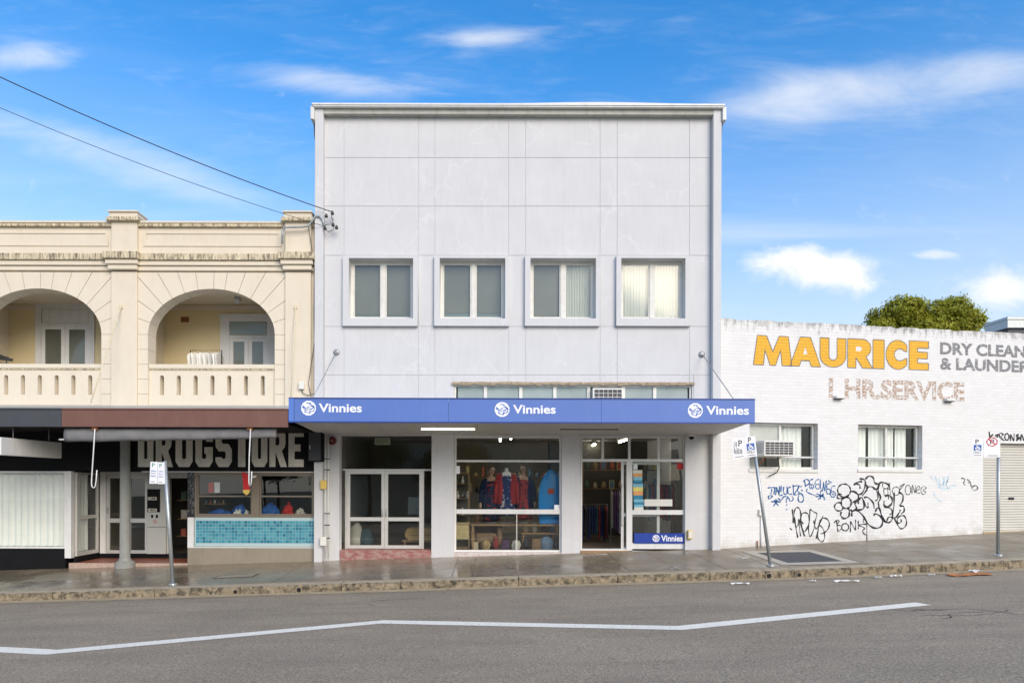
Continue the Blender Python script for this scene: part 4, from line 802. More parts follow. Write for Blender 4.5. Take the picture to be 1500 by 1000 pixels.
# ---- ground floor of the arcade building
GH = at(250, 690)[1]                                   # underside of the sign band
ex0, ex1 = at(101, 760)[0], at(275, 760)[0]            # recessed entry
box('upper_spandrel', BX0, BX1, 0.05, 0.3, GH, zb0 - 0.56, 'black', ab)
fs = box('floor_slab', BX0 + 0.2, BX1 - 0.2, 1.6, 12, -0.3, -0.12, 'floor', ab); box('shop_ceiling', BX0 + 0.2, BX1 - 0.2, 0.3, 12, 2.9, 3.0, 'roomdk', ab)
# left shop: curtained window and dark plinth
x0, x1, z0, z1 = rect(-330, 697, 95, 803); x0 = BX0 + 0.2
z0l = at(50, 803)[1]
cw = frame('display_window', x0, x1, z0l, GH - 0.005, 0.05, 0.03, 0.12, 'white', ab, bars_x=[x0 + 2.6])
pane(x0 + 0.05, x1 - 0.05, z0l + 0.05, GH - 0.055, 0.07, cw, 'glass'); wave_sheet('curtain', x0 + 0.06, x1 - 0.06, z0l + 0.05, GH - 0.06, 0.2, 'curtain', cw, 0.035, 0.17)
box('plinth', x0 - 0.2, x1 + 0.0, 0.02, 0.35, -1.1, z0l - 0.004, 'black', ab); box('corner_post', x1 + 0.004, at(104.5, 760)[0], -0.01, 0.13, at(100, 817)[1], GH - 0.003, 'white', ab)
b = MB(); b.box(x1 - 0.3, ex0, 0.36, 1.2, -1.1, at(100, 817)[1] - 0.05); b.build('plinth', 'black', ab)
# entry floor and return window
ZE = -0.20; EY = 1.15
fl_ = box('entry_step', ex0 + 0.0, ex1, 0.03, EY + 0.5, -0.9, ZE, 'terracotta', ab); box('step_nosing', ex0, ex1, 0.0, 0.029, -0.9, ZE + 0.004, mat('nosing', (0.45, 0.33, 0.26), 0.6, 0.25, 9), ab)
rwx = ex0 + 0.05
rwz0, rwz1 = ZE + 0.16, GH - 0.03
o = MB(); 
for (ya, yb, za, zb__) in ((0.16, 0.22, rwz0, rwz1), (EY - 0.10, EY - 0.03, rwz0, rwz1), (0.22, EY - 0.10, rwz0, rwz0 + 0.1), (0.22, EY - 0.10, rwz1 - 0.06, rwz1), (0.22, EY - 0.10, 0.93, 1.02)): o.box(rwx, rwx + 0.06, ya, yb, za, zb__)
ro = o.build('return_window', 'alu', ab)
for za, zb__ in ((rwz0 + 0.1, 0.93), (1.02, rwz1 - 0.06)): box('pane', rwx + 0.025, rwx + 0.031, 0.22, EY - 0.10, za, zb__, 'glass', ro)
c_ = wave_sheet('curtain', 0, 0.62, rwz0 + 0.1, rwz1 - 0.06, 0, 'curtain', ro, 0.03, 0.15); c_.data.transform(Matrix.Translation((rwx - 0.09, 0.24, 0)) @ Matrix.Rotation(R(90), 4, 'Z'))
box('return_base', rwx - 0.01, rwx + 0.07, 0.14, EY, ZE, rwz0 - 0.003, 'black', ab)
# entry doors, letter-box panel, dark shop door
dx0, dx1, _, _ = rect(156, 700, 217, 800, EY); DZ = ZE + 0.13
box('door_plinth', ex0 + 0.12, ex1, EY - 0.005, EY + 0.15, ZE + 0.001, DZ - 0.003, 'black', ab); box('pilaster', ex0 + 0.13, dx0 - 0.01, EY - 0.02, EY + 0.06, DZ, GH, 'white', ab)
dm = (dx0 + dx1) / 2; zr = at(190, 762, EY)[1]
for (a, c) in ((dx0, dm - 0.003), (dm + 0.003, dx1)):
    d_ = frame('door', a, c, DZ, GH - 0.09, 0.09, EY, EY + 0.05, 'alu', ab, bars_z=(zr,), bw=0.12); pane(a + 0.09, c - 0.09, zr + 0.06, GH - 0.18, EY + 0.02, d_); pane(a + 0.09, c - 0.09, DZ + 0.09, zr - 0.06, EY + 0.02, d_)
    box('handle', a + 0.03, a + 0.06, EY - 0.04, EY - 0.002, zr + 0.2, zr + 0.36, 'galv', d_)
box('door_head', dx0, dx1, EY - 0.01, EY + 0.07, GH - 0.085, GH, 'alu', ab)
a = rect(215.5, 697, 243, 810, EY - 0.1); lpz = DZ
lb_ = box('letterbox_panel', a[0], a[1], EY - 0.1, EY + 0.1, lpz, GH - 0.02, mat('panel_grey', (0.47, 0.48, 0.45), 0.5, 0.06, 3), ab); lb_['label'] = 'pale grey letterbox panel with black number board'
c = rect(216, 716, 234.5, 749.5, EY - 0.1); box('number_board', c[0], c[1], EY - 0.116, EY - 0.101, c[2], c[3], 'black', lb_)
for t_, y0_, y1_ in (('138B', 727.5, 732), ('140A', 744.5, 748.8)):
    q = rect(216.6, y0_, 229.6, y1_, EY - 0.118); box('number_plate', q[0], q[1], EY - 0.121, EY - 0.1165, q[2], q[3], 'taupe', lb_); text('number', t_, q[0] + 0.012, q[1] - 0.012, q[2] + 0.012, q[3] - 0.012, EY - 0.124, 'signblack', lb_, 0.02)
for px_ in (223, 230): q = rect(px_ - 1.6, 753.5, px_ + 1.4, 758, EY - 0.1); box('slot', q[0], q[1], EY - 0.106, EY - 0.101, q[2], q[3], 'black', lb_)
x, z = at(227, 763.5, EY - 0.1); strokes('no_sign', [['o'] + ell(x, z, 0.045, 0.045)[:-1], [(x - 0.03, z + 0.03), (x + 0.03, z - 0.03)]], 0.010, EY - 0.104, 'signred', lb_); q = rect(216, 771, 243, 771.8, EY - 0.1); box('panel_joint', q[0], q[1], EY - 0.103, EY - 0.1005, q[2], q[3], 'grey', lb_)
q = rect(244, 697, 275, 700, EY); box('door_head', q[0], q[1], EY - 0.02, EY + 0.06, q[2], GH, 'white', ab)
q = rect(244.5, 700, 249, 806, EY); box('door_jamb', q[0], q[1], EY - 0.03, EY + 0.08, DZ, GH - 0.1, 'alu', ab)
# drugstore window bay
x0, x1 = at(285, 760)[0], BX1 - 0.004
zt0, zt1 = at(370, 799.5)[1], at(370, 757.5)[1]
mp_ = rect(275, 695, 285, 757.5); box('marbled_post', mp_[0], mp_[1], -0.01, 0.3, zt1, GH - 0.004, mat('black_marble', (0.02, 0.02, 0.023), 0.3, 0.4, 9, dirt=(0.35, 0.33, 0.30), dirtamt=0.9, dscale=(5, 5, 2.5)), ab)
mp_ = rect(275, 758, 284, 801); box('white_post', mp_[0], mp_[1], -0.012, 0.3, zt0 - 0.02, zt1 - 0.002, 'white', ab)
box('tile_backing', x0, x1, 0.006, 0.3, zt0 - 0.01, zt1 - 0.003, mat('grout', (0.42, 0.55, 0.56), 0.7, 0.05), ab)
P = 0.084; b = MB(); i0, i1 = math.ceil(x0 / P), math.floor(x1 / P); j0, j1 = math.ceil(zt0 / P), math.floor(zt1 / P)
for i in range(i0, i1):
    for j in range(j0, j1 + 0): b.box(i * P + 0.005, (i + 1) * P - 0.005, -0.003, 0.0055, j * P + 0.005, (j + 1) * P - 0.005)
tl = b.build('mosaic_tiles', 'tile', ab); tl['kind'] = 'stuff'; tl['label'] = 'blue mosaic tiles below the brown shop window'
box('white_ledge', at(275, 800)[0] + 0.003, x1, -0.02, 0.3, zt0 - 0.045, zt0 - 0.0215, 'white', ab); box('stall_riser', at(275, 815)[0] + 0.002, x1, -0.015, 0.3, -0.9, zt0 - 0.0455, 'basebrown', ab)
sw = frame('shop_window', x0, x1, zt1 + 0.0, GH - 0.02, 0.055, 0.0, 0.1, 'bronze', ab); xm0, xm1 = at(369, 730)[0], at(380, 730)[0]
box('mullion', xm0, xm1, -0.012, 0.1, zt1 + 0.055, GH - 0.076, 'bronze', sw); zb2 = at(370, 726.5)[1]
for a, c in ((x0 + 0.055, xm0), (xm1, x1 - 0.055)):
    frame('sash', a + 0.002, c - 0.002, zt1 + 0.057, GH - 0.078, 0.035, 0.02, 0.08, 'bronze', sw, bars_z=(zb2,), bw=0.04)
    pane(a + 0.037, c - 0.037, zt1 + 0.092, zb2 - 0.02, 0.05, sw); pane(a + 0.037, c - 0.037, zb2 + 0.02, GH - 0.113, 0.05, sw)
box('window_shelf', x0, x1, 0.101, 0.7, zt1 - 0.0, zt1 + 0.05, 'wood', ab); box('light_strip', ex1 - 1.2, x1, -0.012, 0.04, GH - 0.018, GH - 0.0, 'acwhite', ab)
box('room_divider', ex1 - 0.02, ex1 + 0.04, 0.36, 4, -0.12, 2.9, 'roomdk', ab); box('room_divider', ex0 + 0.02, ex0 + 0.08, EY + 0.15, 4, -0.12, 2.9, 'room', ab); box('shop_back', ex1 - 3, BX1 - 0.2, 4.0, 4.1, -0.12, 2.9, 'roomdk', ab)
# fluted cast-iron column
cxp, _ = at(187, 760, 0.02); v = MB(); sg = 48; prof = [(-0.6, 0.24), (-0.17, 0.24), (-0.15, 0.22), (-0.11, 0.15), (-0.06, 0.14), (-0.05, 0.125), (2.3, 0.118), (3.2, 0.115)]
for (z, r_) in prof:
    for k in range(sg): t = 2 * math.pi * k / sg; rr = r_ * (1 - (0.055 * (k % 3 == 0) if z >= -0.05 else 0)); v.v.append((cxp + rr * math.cos(t), 0.0 - 0.1 + rr * math.sin(t), z))
for i in range(len(prof) - 1):
    for k in range(sg): a, c = i * sg + k, i * sg + (k + 1) % sg; v.f.append((a, c, c + sg, a + sg))
v.build('column', 'column', ab)

# ------------------------------------------------------------------ awnings, sign board, blind of the left shops
def flat_awning(label, px0, px1, m, xa=None, xb=None):
    x0 = at(px0, 611, AY)[0] if xa is None else xa; x1 = at(px1, 611, AY)[0] if xb is None else xb
    z0, z1 = at(250, 625, AY)[1], at(250, 598.5, AY)[1]; t = thing('awning', label, 'awning', ((x0 + x1) / 2, -1.2, z0))
    box('fascia', x0, x1, AY, AY + 0.05, z0, z1 - 0.03, m, t); box('top_capping', x0, x1, AY - 0.02, AY + 0.08, z1 - 0.028, z1 + 0.012, m, t, 0.008)
    mesh('roof_sheet', [(x0, AY + 0.05, z1 - 0.02), (x1, AY + 0.05, z1 - 0.02), (x1, 0.04, z1 + 0.36), (x0, 0.04, z1 + 0.36), (x0, AY + 0.05, z1 - 0.05), (x1, AY + 0.05, z1 - 0.05), (x1, 0.04, z1 + 0.33), (x0, 0.04, z1 + 0.33)], [(0, 1, 2, 3), (7, 6, 5, 4), (0, 4, 5, 1), (2, 6, 7, 3)], 'galv', t)
    box('ceiling', x0 + 0.01, x1 - 0.01, AY + 0.06, 0.04, z0 + 0.04, z0 + 0.07, 'black', t); return t
flat_awning('dark grey awning fascia over the curtained shop at the far left', 0, 90, 'grey', xa=-18.6)
flat_awning('brown awning fascia over the sign board and blue tiled shop', 90.5, 422, 'brown', xb=AX0 - 0.02)
sb = thing('shop_sign', 'black sign board with big taupe capital letters behind the rolled blind', 'sign', (-7.3, 0, GH))
sbx0, sbx1 = at(95, 660)[0], BX1 - 0.006; sbz1 = at(250, 627)[1] + 0.02
box('board', sbx0, sbx1, 0.012, 0.049, GH + 0.012, sbz1 + 0.3, 'signboard', sb)
# nine block capitals drawn on a 10 x 14 grid
def letter(ch):
    W = 10.0; H = 14.0; s = 3.4
    rr = lambda x0, x1, z0, z1, c=1.6: [(x0 + c, z0), (x1 - c, z0), (x1, z0 + c), (x1, z1 - c), (x1 - c, z1), (x0 + c, z1), (x0, z1 - c), (x0, z0 + c)]
    sl_ = [(4.3, 3), (5.7, 3), (6.0, 3.4), (6.0, H - 3.4), (5.7, H - 3), (4.3, H - 3), (4, H - 3.4), (4, 3.4)]
    if ch == 'D': return [(0, 0), (8, 0), (W, 2), (W, H - 2), (8, H), (0, H)], [sl_]
    if ch == 'O': return rr(0, W, 0, H, 2.0), [sl_]
    if ch == 'U': return [(2, 0), (8, 0), (W, 2), (W, H), (6.2, H), (6.2, 3.4), (5.7, 3), (4.3, 3), (3.8, 3.4), (3.8, H), (0, H), (0, 2)], []
    if ch == 'R': return [(0, 0), (3.8, 0), (3.8, 5.6), (7.0, 0), (11, 0), (7.8, 6), (9.6, 7.4), (W, 9), (W, H - 2), (8, H), (0, H)], [[(3.8, 8), (5.6, 8), (6.2, 8.8), (6.2, 10.6), (5.6, 11.3), (3.8, 11.3)]]
    if ch == 'G': return [(2, 0), (8, 0), (W, 2), (W, 7.4), (5.2, 7.4), (5.2, 4.9), (6.2, 4.9), (6.2, 3.4), (5.6, 3), (4.4, 3), (3.8, 3.4), (3.8, 10.6), (4.4, 11), (5.6, 11), (6.2, 10.6), (6.2, 9.4), (W, 9.4), (W, H - 2), (8, H), (2, H), (0, H - 2), (0, 2)], []
    if ch == 'S': return [(2, 0), (8, 0), (W, 2), (W, 6.5), (8, 8.6), (4.4, 8.6), (3.8, 9.2), (3.8, 10.6), (4.4, 11), (5.6, 11), (6.2, 10.4), (W, 10.4), (W, H - 2), (8, H), (2, H), (0, H - 2), (0, 7.6), (2, 5.8), (5.6, 5.8), (6.2, 5.2), (6.2, 3.5), (5.6, 3), (4.4, 3), (3.8, 3.6), (0, 3.6), (0, 2)], []
    if ch == 'T': return [(3.1, 0), (6.9, 0), (6.9, 11), (W, 11), (W, H), (0, H), (0, 11), (3.1, 11)], []
    if ch == 'E': return [(0, 0), (9.5, 0), (9.5, 2.8), (3.8, 2.8), (3.8, 5.8), (7.5, 5.8), (7.5, 8.4), (3.8, 8.4), (3.8, 11.2), (9.5, 11.2), (9.5, H), (0, H)], []
lw = [(202, 224.5), (228, 251), (257, 282), (286, 311.5), (315.5, 339.5), (340, 368), (368.5, 391.5), (394.5, 418), (422.5, 446)]
for ch, (p0, p1) in zip('DRUGSTORE', lw):
    o_, h_ = letter(ch); a, c, z0, z1 = rect(p0, 628.5, p1, 683.5, 0.0); mx_ = lambda p: (a + p[0] / 10 * (c - a), z0 + p[1] / 14 * (z1 - z0))
    plate('letter', [mx_(p) for p in o_], [[mx_(p) for p in q] for q in h_], 0.004, 0.0118, 'taupe', sb)
bl = thing('rolled_blind', 'rolled grey canvas blind with two white hooks under the brown awning', 'blind', (-7.2, -2.2, 3.0))
b = MB(); n = 40; x0, z0 = at(97, 636.5, -2.2); x1, z1 = at(405, 633.5, -2.2); seg = 18
for i in range(n + 1):
    t = i / n; x = x0 + (x1 - x0) * t; zc = z0 + (z1 - z0) * t - 0.012 * math.sin(math.pi * t); rr = 0.135 - 0.035 * t
    for k in range(seg): q = 2 * math.pi * k / seg; wob = 1 + 0.035 * math.sin(2 * q + i * 0.7) + 0.02 * math.sin(i * 1.3 + 4 * q); b.v.append((x, -2.2 + rr * 0.7 * wob * math.cos(q), zc + rr * 1.2 * wob * math.copysign(abs(math.sin(q)) ** 0.7, math.sin(q))))
for i in range(n):
    for k in range(seg): a, c = i * seg + k, i * seg + (k + 1) % seg; b.f.append((a, c, c + seg, a + seg))
b.f += [tuple(range(seg)), tuple(n * seg + k for k in range(seg))]; b.build('canvas_roll', 'canvas', bl, True); tube('roller_bar', [(x0 - 0.16, -2.2, z0 - 0.11), (x0 + 0.05, -2.2, z0 - 0.11)], 0.02, 'white', bl)
for px_ in (139, 367):
    p = lambda x, y: (at(x, y, -2.36)[0], -2.36, at(x, y, -2.36)[1])
    tube('hook', [p(px_, 628), p(px_ - 2, 660), p(px_ - 5, 705), p(px_ - 4.5, 712), p(px_ - 2, 714.5), p(px_ + 0.5, 712), p(px_ + 2, 702), p(px_ + 3, 688)] if px_ < 200 else [p(px_, 628), p(px_ - 2, 670), p(px_ - 2.5, 706), p(px_ - 1.8, 711), p(px_ + 0.2, 711), p(px_ + 1.2, 704), p(px_ + 1.8, 690)], 0.013, 'white', bl)
    q = p(px_ - 1, 628); box('bracket', q[0] - 0.07, q[0] + 0.05, -2.34, -2.28, q[2] - 0.02, q[2] + 0.05, 'rust', bl)
ls = thing('hanging_sign', 'blank white box sign hung end-on under the grey awning', 'sign', (-10.97, -1.5, 2.9)); box('sign_box', -11.03, -10.91, -2.55, -0.5, 2.52, 2.92, 'white', ls, 0.01)
for y in (-2.1, -0.9): tube('hanger', [(-10.97, y, 2.92), (-10.97, y, 3.22)], 0.01, 'steel', ls)
a = rect(452, 631, 473.5, 676, -0.25); sp_o = thing('loudspeaker', 'black box loudspeaker at the right end of the sign board', 'speaker', ((a[0] + a[1]) / 2, 0, a[2])); box('cabinet', a[0], a[1] - 0.03, -0.3, 0.0, a[2], a[3], 'black', sp_o, 0.015); box('grille', a[0] + 0.02, a[1] - 0.05, -0.312, -0.301, a[2] + 0.03, a[3] - 0.03, 'grey', sp_o); box('badge', a[0] + 0.04, a[0] + 0.06, -0.316, -0.313, a[2] + 0.32, a[2] + 0.42, 'signplate', sp_o)
fg = thing('hanging_banner', 'small red hanging banner with yellow tassel by the right hook of the blind', 'banner', (at(361, 720, -0.3)[0], -0.3, at(361, 722, -0.3)[1]))
p = lambda x, y: at(x, y, -0.3); MB().prism([p(354.5, 690), p(363, 694), p(366, 717), p(357, 717)], -0.31, -0.295).build('cloth', 'red', fg); MB().prism([p(356, 717), p(366, 717), p(365, 722), p(361, 725), p(356.5, 721)], -0.315, -0.29).build('tassel', 'yellowbox', fg)
cc = thing('security_camera', 'small white camera bracket in the middle of the tiled shop window', 'camera', (at(373, 699, -0.1)[0], 0, at(373, 699, -0.1)[1])); x, z = at(373, 699, -0.1); box('bracket', x - 0.02, x + 0.02, -0.1, -0.013, z + 0.02, z + 0.06, 'acwhite', cc); tube('body', [(x - 0.08, -0.12, z), (x + 0.03, -0.1, z + 0.03)], 0.035, 'acwhite', cc)

# ------------------------------------------------------------------ white painted brick building on the right
bb = thing('brick_building', 'long white painted brick building with a faded yellow sign and graffiti', 'building', WO, rotz=WA, local=True)
UE = 17.0; ZB = wl(1055, 465)[1]
def wr(x0, y0, x1, y1, off=0.0):
    ym, xm = (y0 + y1) / 2, (x0 + x1) / 2; return wl(x0, ym, off)[0], wl(x1, ym, off)[0], wl(xm, y1, off)[1], wl(xm, y0, off)[1]
W1 = wr(1098, 619, 1198, 687); W2 = wr(1257, 622, 1351, 687)
rd0 = wl(1440, 700)[0]; rdz = wl(1470, 649)[1]; RD = (rd0, rd0 + 3.0, -0.8, rdz)
top = [(UE, ZB - 0.02)]; n = 90                                       # ragged old parapet edge
for i in range(n + 1): top.append((UE - 0.01 - (UE - 0.02) * i / n, ZB - 0.02 + random.uniform(-0.012, 0.012) - (0.03 if random.random() < 0.06 else 0)))
plate('wall', [(0, -0.9), (UE, -0.9)] + top + [(0, ZB - 0.02)], [rc(*W1), rc(*W2), rc(*RD)], 0.0, 0.26, 'brick', bb)
b = MB(); b.box(0.25, 0.5, 0.26, 11, -0.9, ZB - 0.5); b.box(UE - 0.25, UE, 0.26, 11, -0.9, ZB - 0.3); b.box(0.25, UE, 11, 11.25, -0.9, ZB - 0.5); b.build('side_walls', 'brick', bb); box('roof', 0.2, UE - 0.05, 0.27, 11.2, ZB - 0.75, ZB - 0.65, 'galv', bb)
box('parapet_capping', 0.0, UE, 0.265, 0.30, ZB - 0.4, ZB - 0.06, 'concrete', bb)
for wi, w_ in enumerate((W1, W2)):
    x0, x1, z0, z1 = w_[0] + 0.004, w_[1] - 0.004, w_[2] + 0.004, w_[3] - 0.004; xm = (x0 + x1) / 2 - (0.02 if wi == 0 else 0.0); zr = z0 + (z1 - z0) * 0.26
    f_ = frame('window', x0, x1, z0, z1, 0.06, 0.15, 0.23, 'oldwhite', bb, bars_x=(xm,), bars_z=(zr,), bw=0.055)
    for (a, c) in ((x0 + 0.06, xm - 0.028), (xm + 0.028, x1 - 0.06)):
        for (za, zb__) in ((z0 + 0.06, zr - 0.028), (zr + 0.028, z1 - 0.06)): pane(a, c, za, zb__, 0.185, f_, 'glass')
    box('sill', w_[0] - 0.02, w_[1] + 0.02, -0.03, 0.149, z0 - 0.09, z0 - 0.005, 'oldwhite', f_, 0.008); tube('security_bar', [(x0 + 0.02, 0.10, zr), (x1 - 0.02, 0.10, zr)], 0.018, 'white', f_)
    spans = ((0.05, 0.2), (0.56, 0.86)) if wi == 0 else ((0.03, 0.25), (0.29, 0.52), (0.55, 0.68), (0.71, 0.88))
    for (s0, s1) in spans: wave_sheet('curtain', x0 + (x1 - x0) * s0, x0 + (x1 - x0) * s1, z0, z1 - 0.05, 0.32, 'curtain', f_, 0.02, 0.13)
    if wi == 0: box('white_panel', x0 + 0.06, xm - 0.028, 0.195, 0.205, z0 + (z1 - z0) * 0.55, z1 - 0.06, 'soffit', f_)
# roller door
q = rd0; sl_n = 34; zsill = wl(1470, 779)[1] - 0.06
rl = box('roller_door', RD[0] + 0.003, RD[1] - 0.003, 0.17, 0.2, -0.7, rdz - 0.004, 'roller', bb)
hh = (rdz - zsill - 0.06) / sl_n
for i in range(sl_n):
    z = rdz - 0.03 - hh * (i + 1); MB().prism([(0.169, z + 0.004), (0.135, z + 0.018), (0.135, z + hh - 0.012), (0.169, z + hh - 0.002)], RD[0] + 0.03, RD[1] - 0.03, 'x').build('slat', 'roller', rl)
box('bottom_rail', RD[0] + 0.02, RD[1] - 0.02, 0.12, 0.169, zsill - 0.06, zsill + 0.1, 'roller', rl); a = wr(1477.5, 728, 1485, 731.5, -0.13); box('lock', a[0], a[1], 0.118, 0.134, a[2], a[3], 'signblack', rl)
box('threshold', RD[0], RD[1], -0.02, 0.16, -0.9, gw(WO.x + RD[0], 1.4) + 0.05, 'gutter', bb)
# painted signs on the brickwork
def wtext(name, body, x0, x1, yl0, yl1, yr0, yr1, m, bold, off, label=None, spacing=1.0):
    u0, zt0_ = wl(x0, yl0); _, zb0_ = wl(x0, yl1); u1, zt1_ = wl(x1, yr0); _, zb1_ = wl(x1, yr1)
    o = text(name, body, u0, u1, (zb0_ + zb1_) / 2, (zt0_ + zt1_) / 2, off, m, None, bold, 0.001, spacing=spacing); bm = bmesh.new(); bm.from_mesh(o.data); bmesh.ops.remove_doubles(bm, verts=bm.verts, dist=1e-5); bm.verts.ensure_lookup_table(); seen = set(); parts = []
    for v0 in bm.verts:
        if v0.index in seen: continue
        st_ = [v0]; seen.add(v0.index); comp = []
        while st_:
            q = st_.pop(); comp.append(q)
            for e in q.link_edges:
                r_ = e.other_vert(q)
                if r_.index not in seen: seen.add(r_.index); st_.append(r_)
        idx = {q.index: i for i, q in enumerate(comp)}; fs_ = {f for q in comp for f in q.link_faces}
        parts.append(([tuple(q.co) for q in comp], [tuple(idx[q.index] for q in f.verts) for f in fs_]))
    bm.free(); bpy.data.objects.remove(o)
    for pv, pf_ in parts: mesh('painted_letter', pv, pf_, m, bb)
def heavy(ch):
    H = 10.0
    cr = lambda cx, cz, rx, rz, a0, a1, n=10: ell(cx, cz, rx, rz, a0, a1, n)
    if ch == 'M': return 12.4, [(0, 0), (3.2, 0), (3.7, 5.2), (5.3, 0), (7.1, 0), (8.7, 5.2), (9.2, 0), (12.4, 0), (11.2, H), (8.2, H), (6.2, 4.6), (4.2, H), (1.2, H)], []
    if ch == 'A': return 10.8, [(0, 0), (3.3, 0), (3.9, 1.9), (6.9, 1.9), (7.5, 0), (10.8, 0), (7.2, H), (3.6, H)], [[(4.6, 4.1), (6.2, 4.1), (5.4, 6.6)]]
    if ch == 'U': return 9.0, [(0, H), (0, 3.6)] + cr(4.5, 3.8, 4.5, 3.8, 180, 360) + [(9, H), (5.9, H), (5.9, 3.6)] + cr(4.5, 3.7, 1.4, 1.3, 360, 180, 6) + [(3.1, H)], []
    if ch == 'R': return 9.4, [(0, 0), (3.1, 0), (3.1, 3.6), (5.6, 0), (9.4, 0), (6.9, 3.9)] + cr(5.6, 6.9, 3.2, 3.1, -60, 90, 8) + [(0, H)], [[(3.1, 5.8), (4.8, 5.8), (5.5, 6.6), (4.8, 7.4), (3.1, 7.4)]]
    if ch == 'I': return 3.2, [(0, 0), (3.2, 0), (3.2, H), (0, H)], []
    if ch == 'C': return 8.8, cr(4.9, 5, 4.9, 5.1, 42, 318, 18) + [(8.6, 3.9), (7.4, 3.6)] + cr(5.7, 5, 2.3, 2.1, 318, 42, 10) + [(8.6, 6.2)], []
    if ch == 'E': return 7.2, [(0, 0), (7.2, 0), (7.2, 2.4), (3.1, 2.4), (3.1, 3.9), (6.8, 3.9), (6.8, 6.2), (3.1, 6.2), (3.1, 7.6), (7.2, 7.6), (7.2, H), (0, H)], []
mp0 = [(1103.5, 1160), (1157, 1202), (1201, 1239), (1241.5, 1278), (1278.5, 1295), (1297.5, 1329), (1331.5, 1360)]
for ch, (p0, p1) in zip('MAURICE', mp0):
    wd_, o_, h_ = heavy(ch); f0 = (p0 - 1104) / 256; f1 = (p1 - 1104) / 256
    ua, za = wl(p0, 534 + 8 * f0); _, zb_a = wl(p0, 491 + 9 * f0); ub, zc_ = wl(p1, 534 + 8 * f1); _, zd_ = wl(p1, 491 + 9 * f1)
    zl_, zh_ = (za + zc_) / 2, (zb_a + zd_) / 2; mx_ = lambda p: (ua + p[0] / wd_ * (ub - ua), zl_ + p[1] / 10 * (zh_ - zl_))
    lo = plate('painted_letter', [mx_(p) for p in o_], [[mx_(p) for p in q] for q in h_], -0.0035, -0.001, 'yellow', bb); lo['label'] = 'yellow painted capital ' + ch
    ring = [mx_(p) for p in o_]; strokes('letter_outline', [[Vector(a_), Vector(c_)] for a_, c_ in zip(ring, ring[1:] + ring[:1])], 0.022, -0.0055, 'outline', lo)
wtext('painted_lettering', 'DRY CLEANERS', 1377, 1539, 503, 520, 506, 525, 'ghostgrey', 0.04, -0.002, 'worn grey capitals in the upper line'); wtext('painted_lettering', '& LAUNDERERS', 1377, 1543, 525, 542, 528, 547, 'ghostgrey', 0.04, -0.002, 'worn grey capitals in the lower line')
wtext('painted_lettering', '1 HR.SERVICE', 1214, 1413, 554, 583, 559, 588, 'ghostbrown', 0.04, -0.002, 'ghost of brown capitals with the paint flaked off')
for px_, py_ in ((1231, 583), (1393, 587)): a = wr(px_ - 6, py_ - 3.5, px_ + 6, py_, 0.1); o = box('lamp_bracket', a[0], a[1], -0.12, -0.001, a[2], a[3], 'white', bb); box('underside', a[0] + 0.01, a[1] - 0.01, -0.11, -0.01, a[2] - 0.02, a[2] - 0.001, 'signblack', o)
# graffiti
Z2 = lambda x, y: wl(1100 + x / 8.333, 690 + y / 8.333); Z3 = lambda x, y: wl(1210 + x / 6.522, 690 + y / 6.522); Z4 = lambda x, y: wl(1400 + x / 4.17, 600 + y / 4.17)
def gz(Z, lines): return [([l[0]] + [Z(*p) for p in l[1:]]) if l[0] == 'o' else [Z(*p) for p in l] for l in lines]
def el(cx, cy, rx, ry, a0=0, a1=360, n=10): return ell(cx, cy, rx, ry, a0, a1, n)
def graf(lab, Z, lines, w_, m): o = strokes('graffiti_tag', gz(Z, lines), w_ * 1.3, -0.003, m, bb); o['label'] = lab
graf('tall looping black tag low on the wall', Z2, [[(505, 460), (510, 540), (516, 632)], [(535, 620), (524, 540), (535, 470), (560, 440), (590, 455), (606, 510), (600, 590), (570, 655), (545, 690)], [(530, 560), (548, 690), (572, 810)], [(580, 580), (592, 690), (606, 792)], [(606, 600), (612, 670), (655, 792)],
    [(640, 640), (612, 600), (615, 530), (650, 503), (695, 520), (712, 580), (700, 660), (655, 735), (625, 700), (620, 640)], [(720, 460), (716, 560), (702, 700), (722, 796), (768, 700), (785, 600), (805, 520), (760, 490), (720, 460)], [(765, 600), (775, 650), (797, 700), (840, 630), (882, 540)], [(845, 600), (820, 700), (797, 820)],
    [(838, 620), (870, 573), (925, 578), (957, 640), (935, 710), (890, 750), (850, 762)], [(838, 655), (880, 700), (900, 780), (885, 845), (850, 855), (815, 800), (825, 700)], [(475, 690), (500, 715)]], 0.028, 'sprayblack')
graf('black tag that reads BONK', Z2, [[(1045, 600), (1052, 670), (1062, 735)], [(1012, 628), (1050, 592), (1076, 612), (1052, 652), (1100, 665), (1106, 700), (1058, 736)], ['o'] + el(1150, 680, 42, 44)[:-1], [(1212, 742), (1214, 680), (1216, 606)], [(1216, 606), (1245, 665), (1276, 718)], [(1276, 718), (1277, 650), (1276, 590)], [(1308, 600), (1310, 660), (1310, 702)], [(1386, 562), (1370, 600), (1375, 625)], [(1415, 642), (1360, 645), (1320, 660), (1385, 690), (1362, 728), (1380, 760), (1415, 782)], [(1413, 600), (1414, 700), (1414, 850)]], 0.026, 'sprayblack')
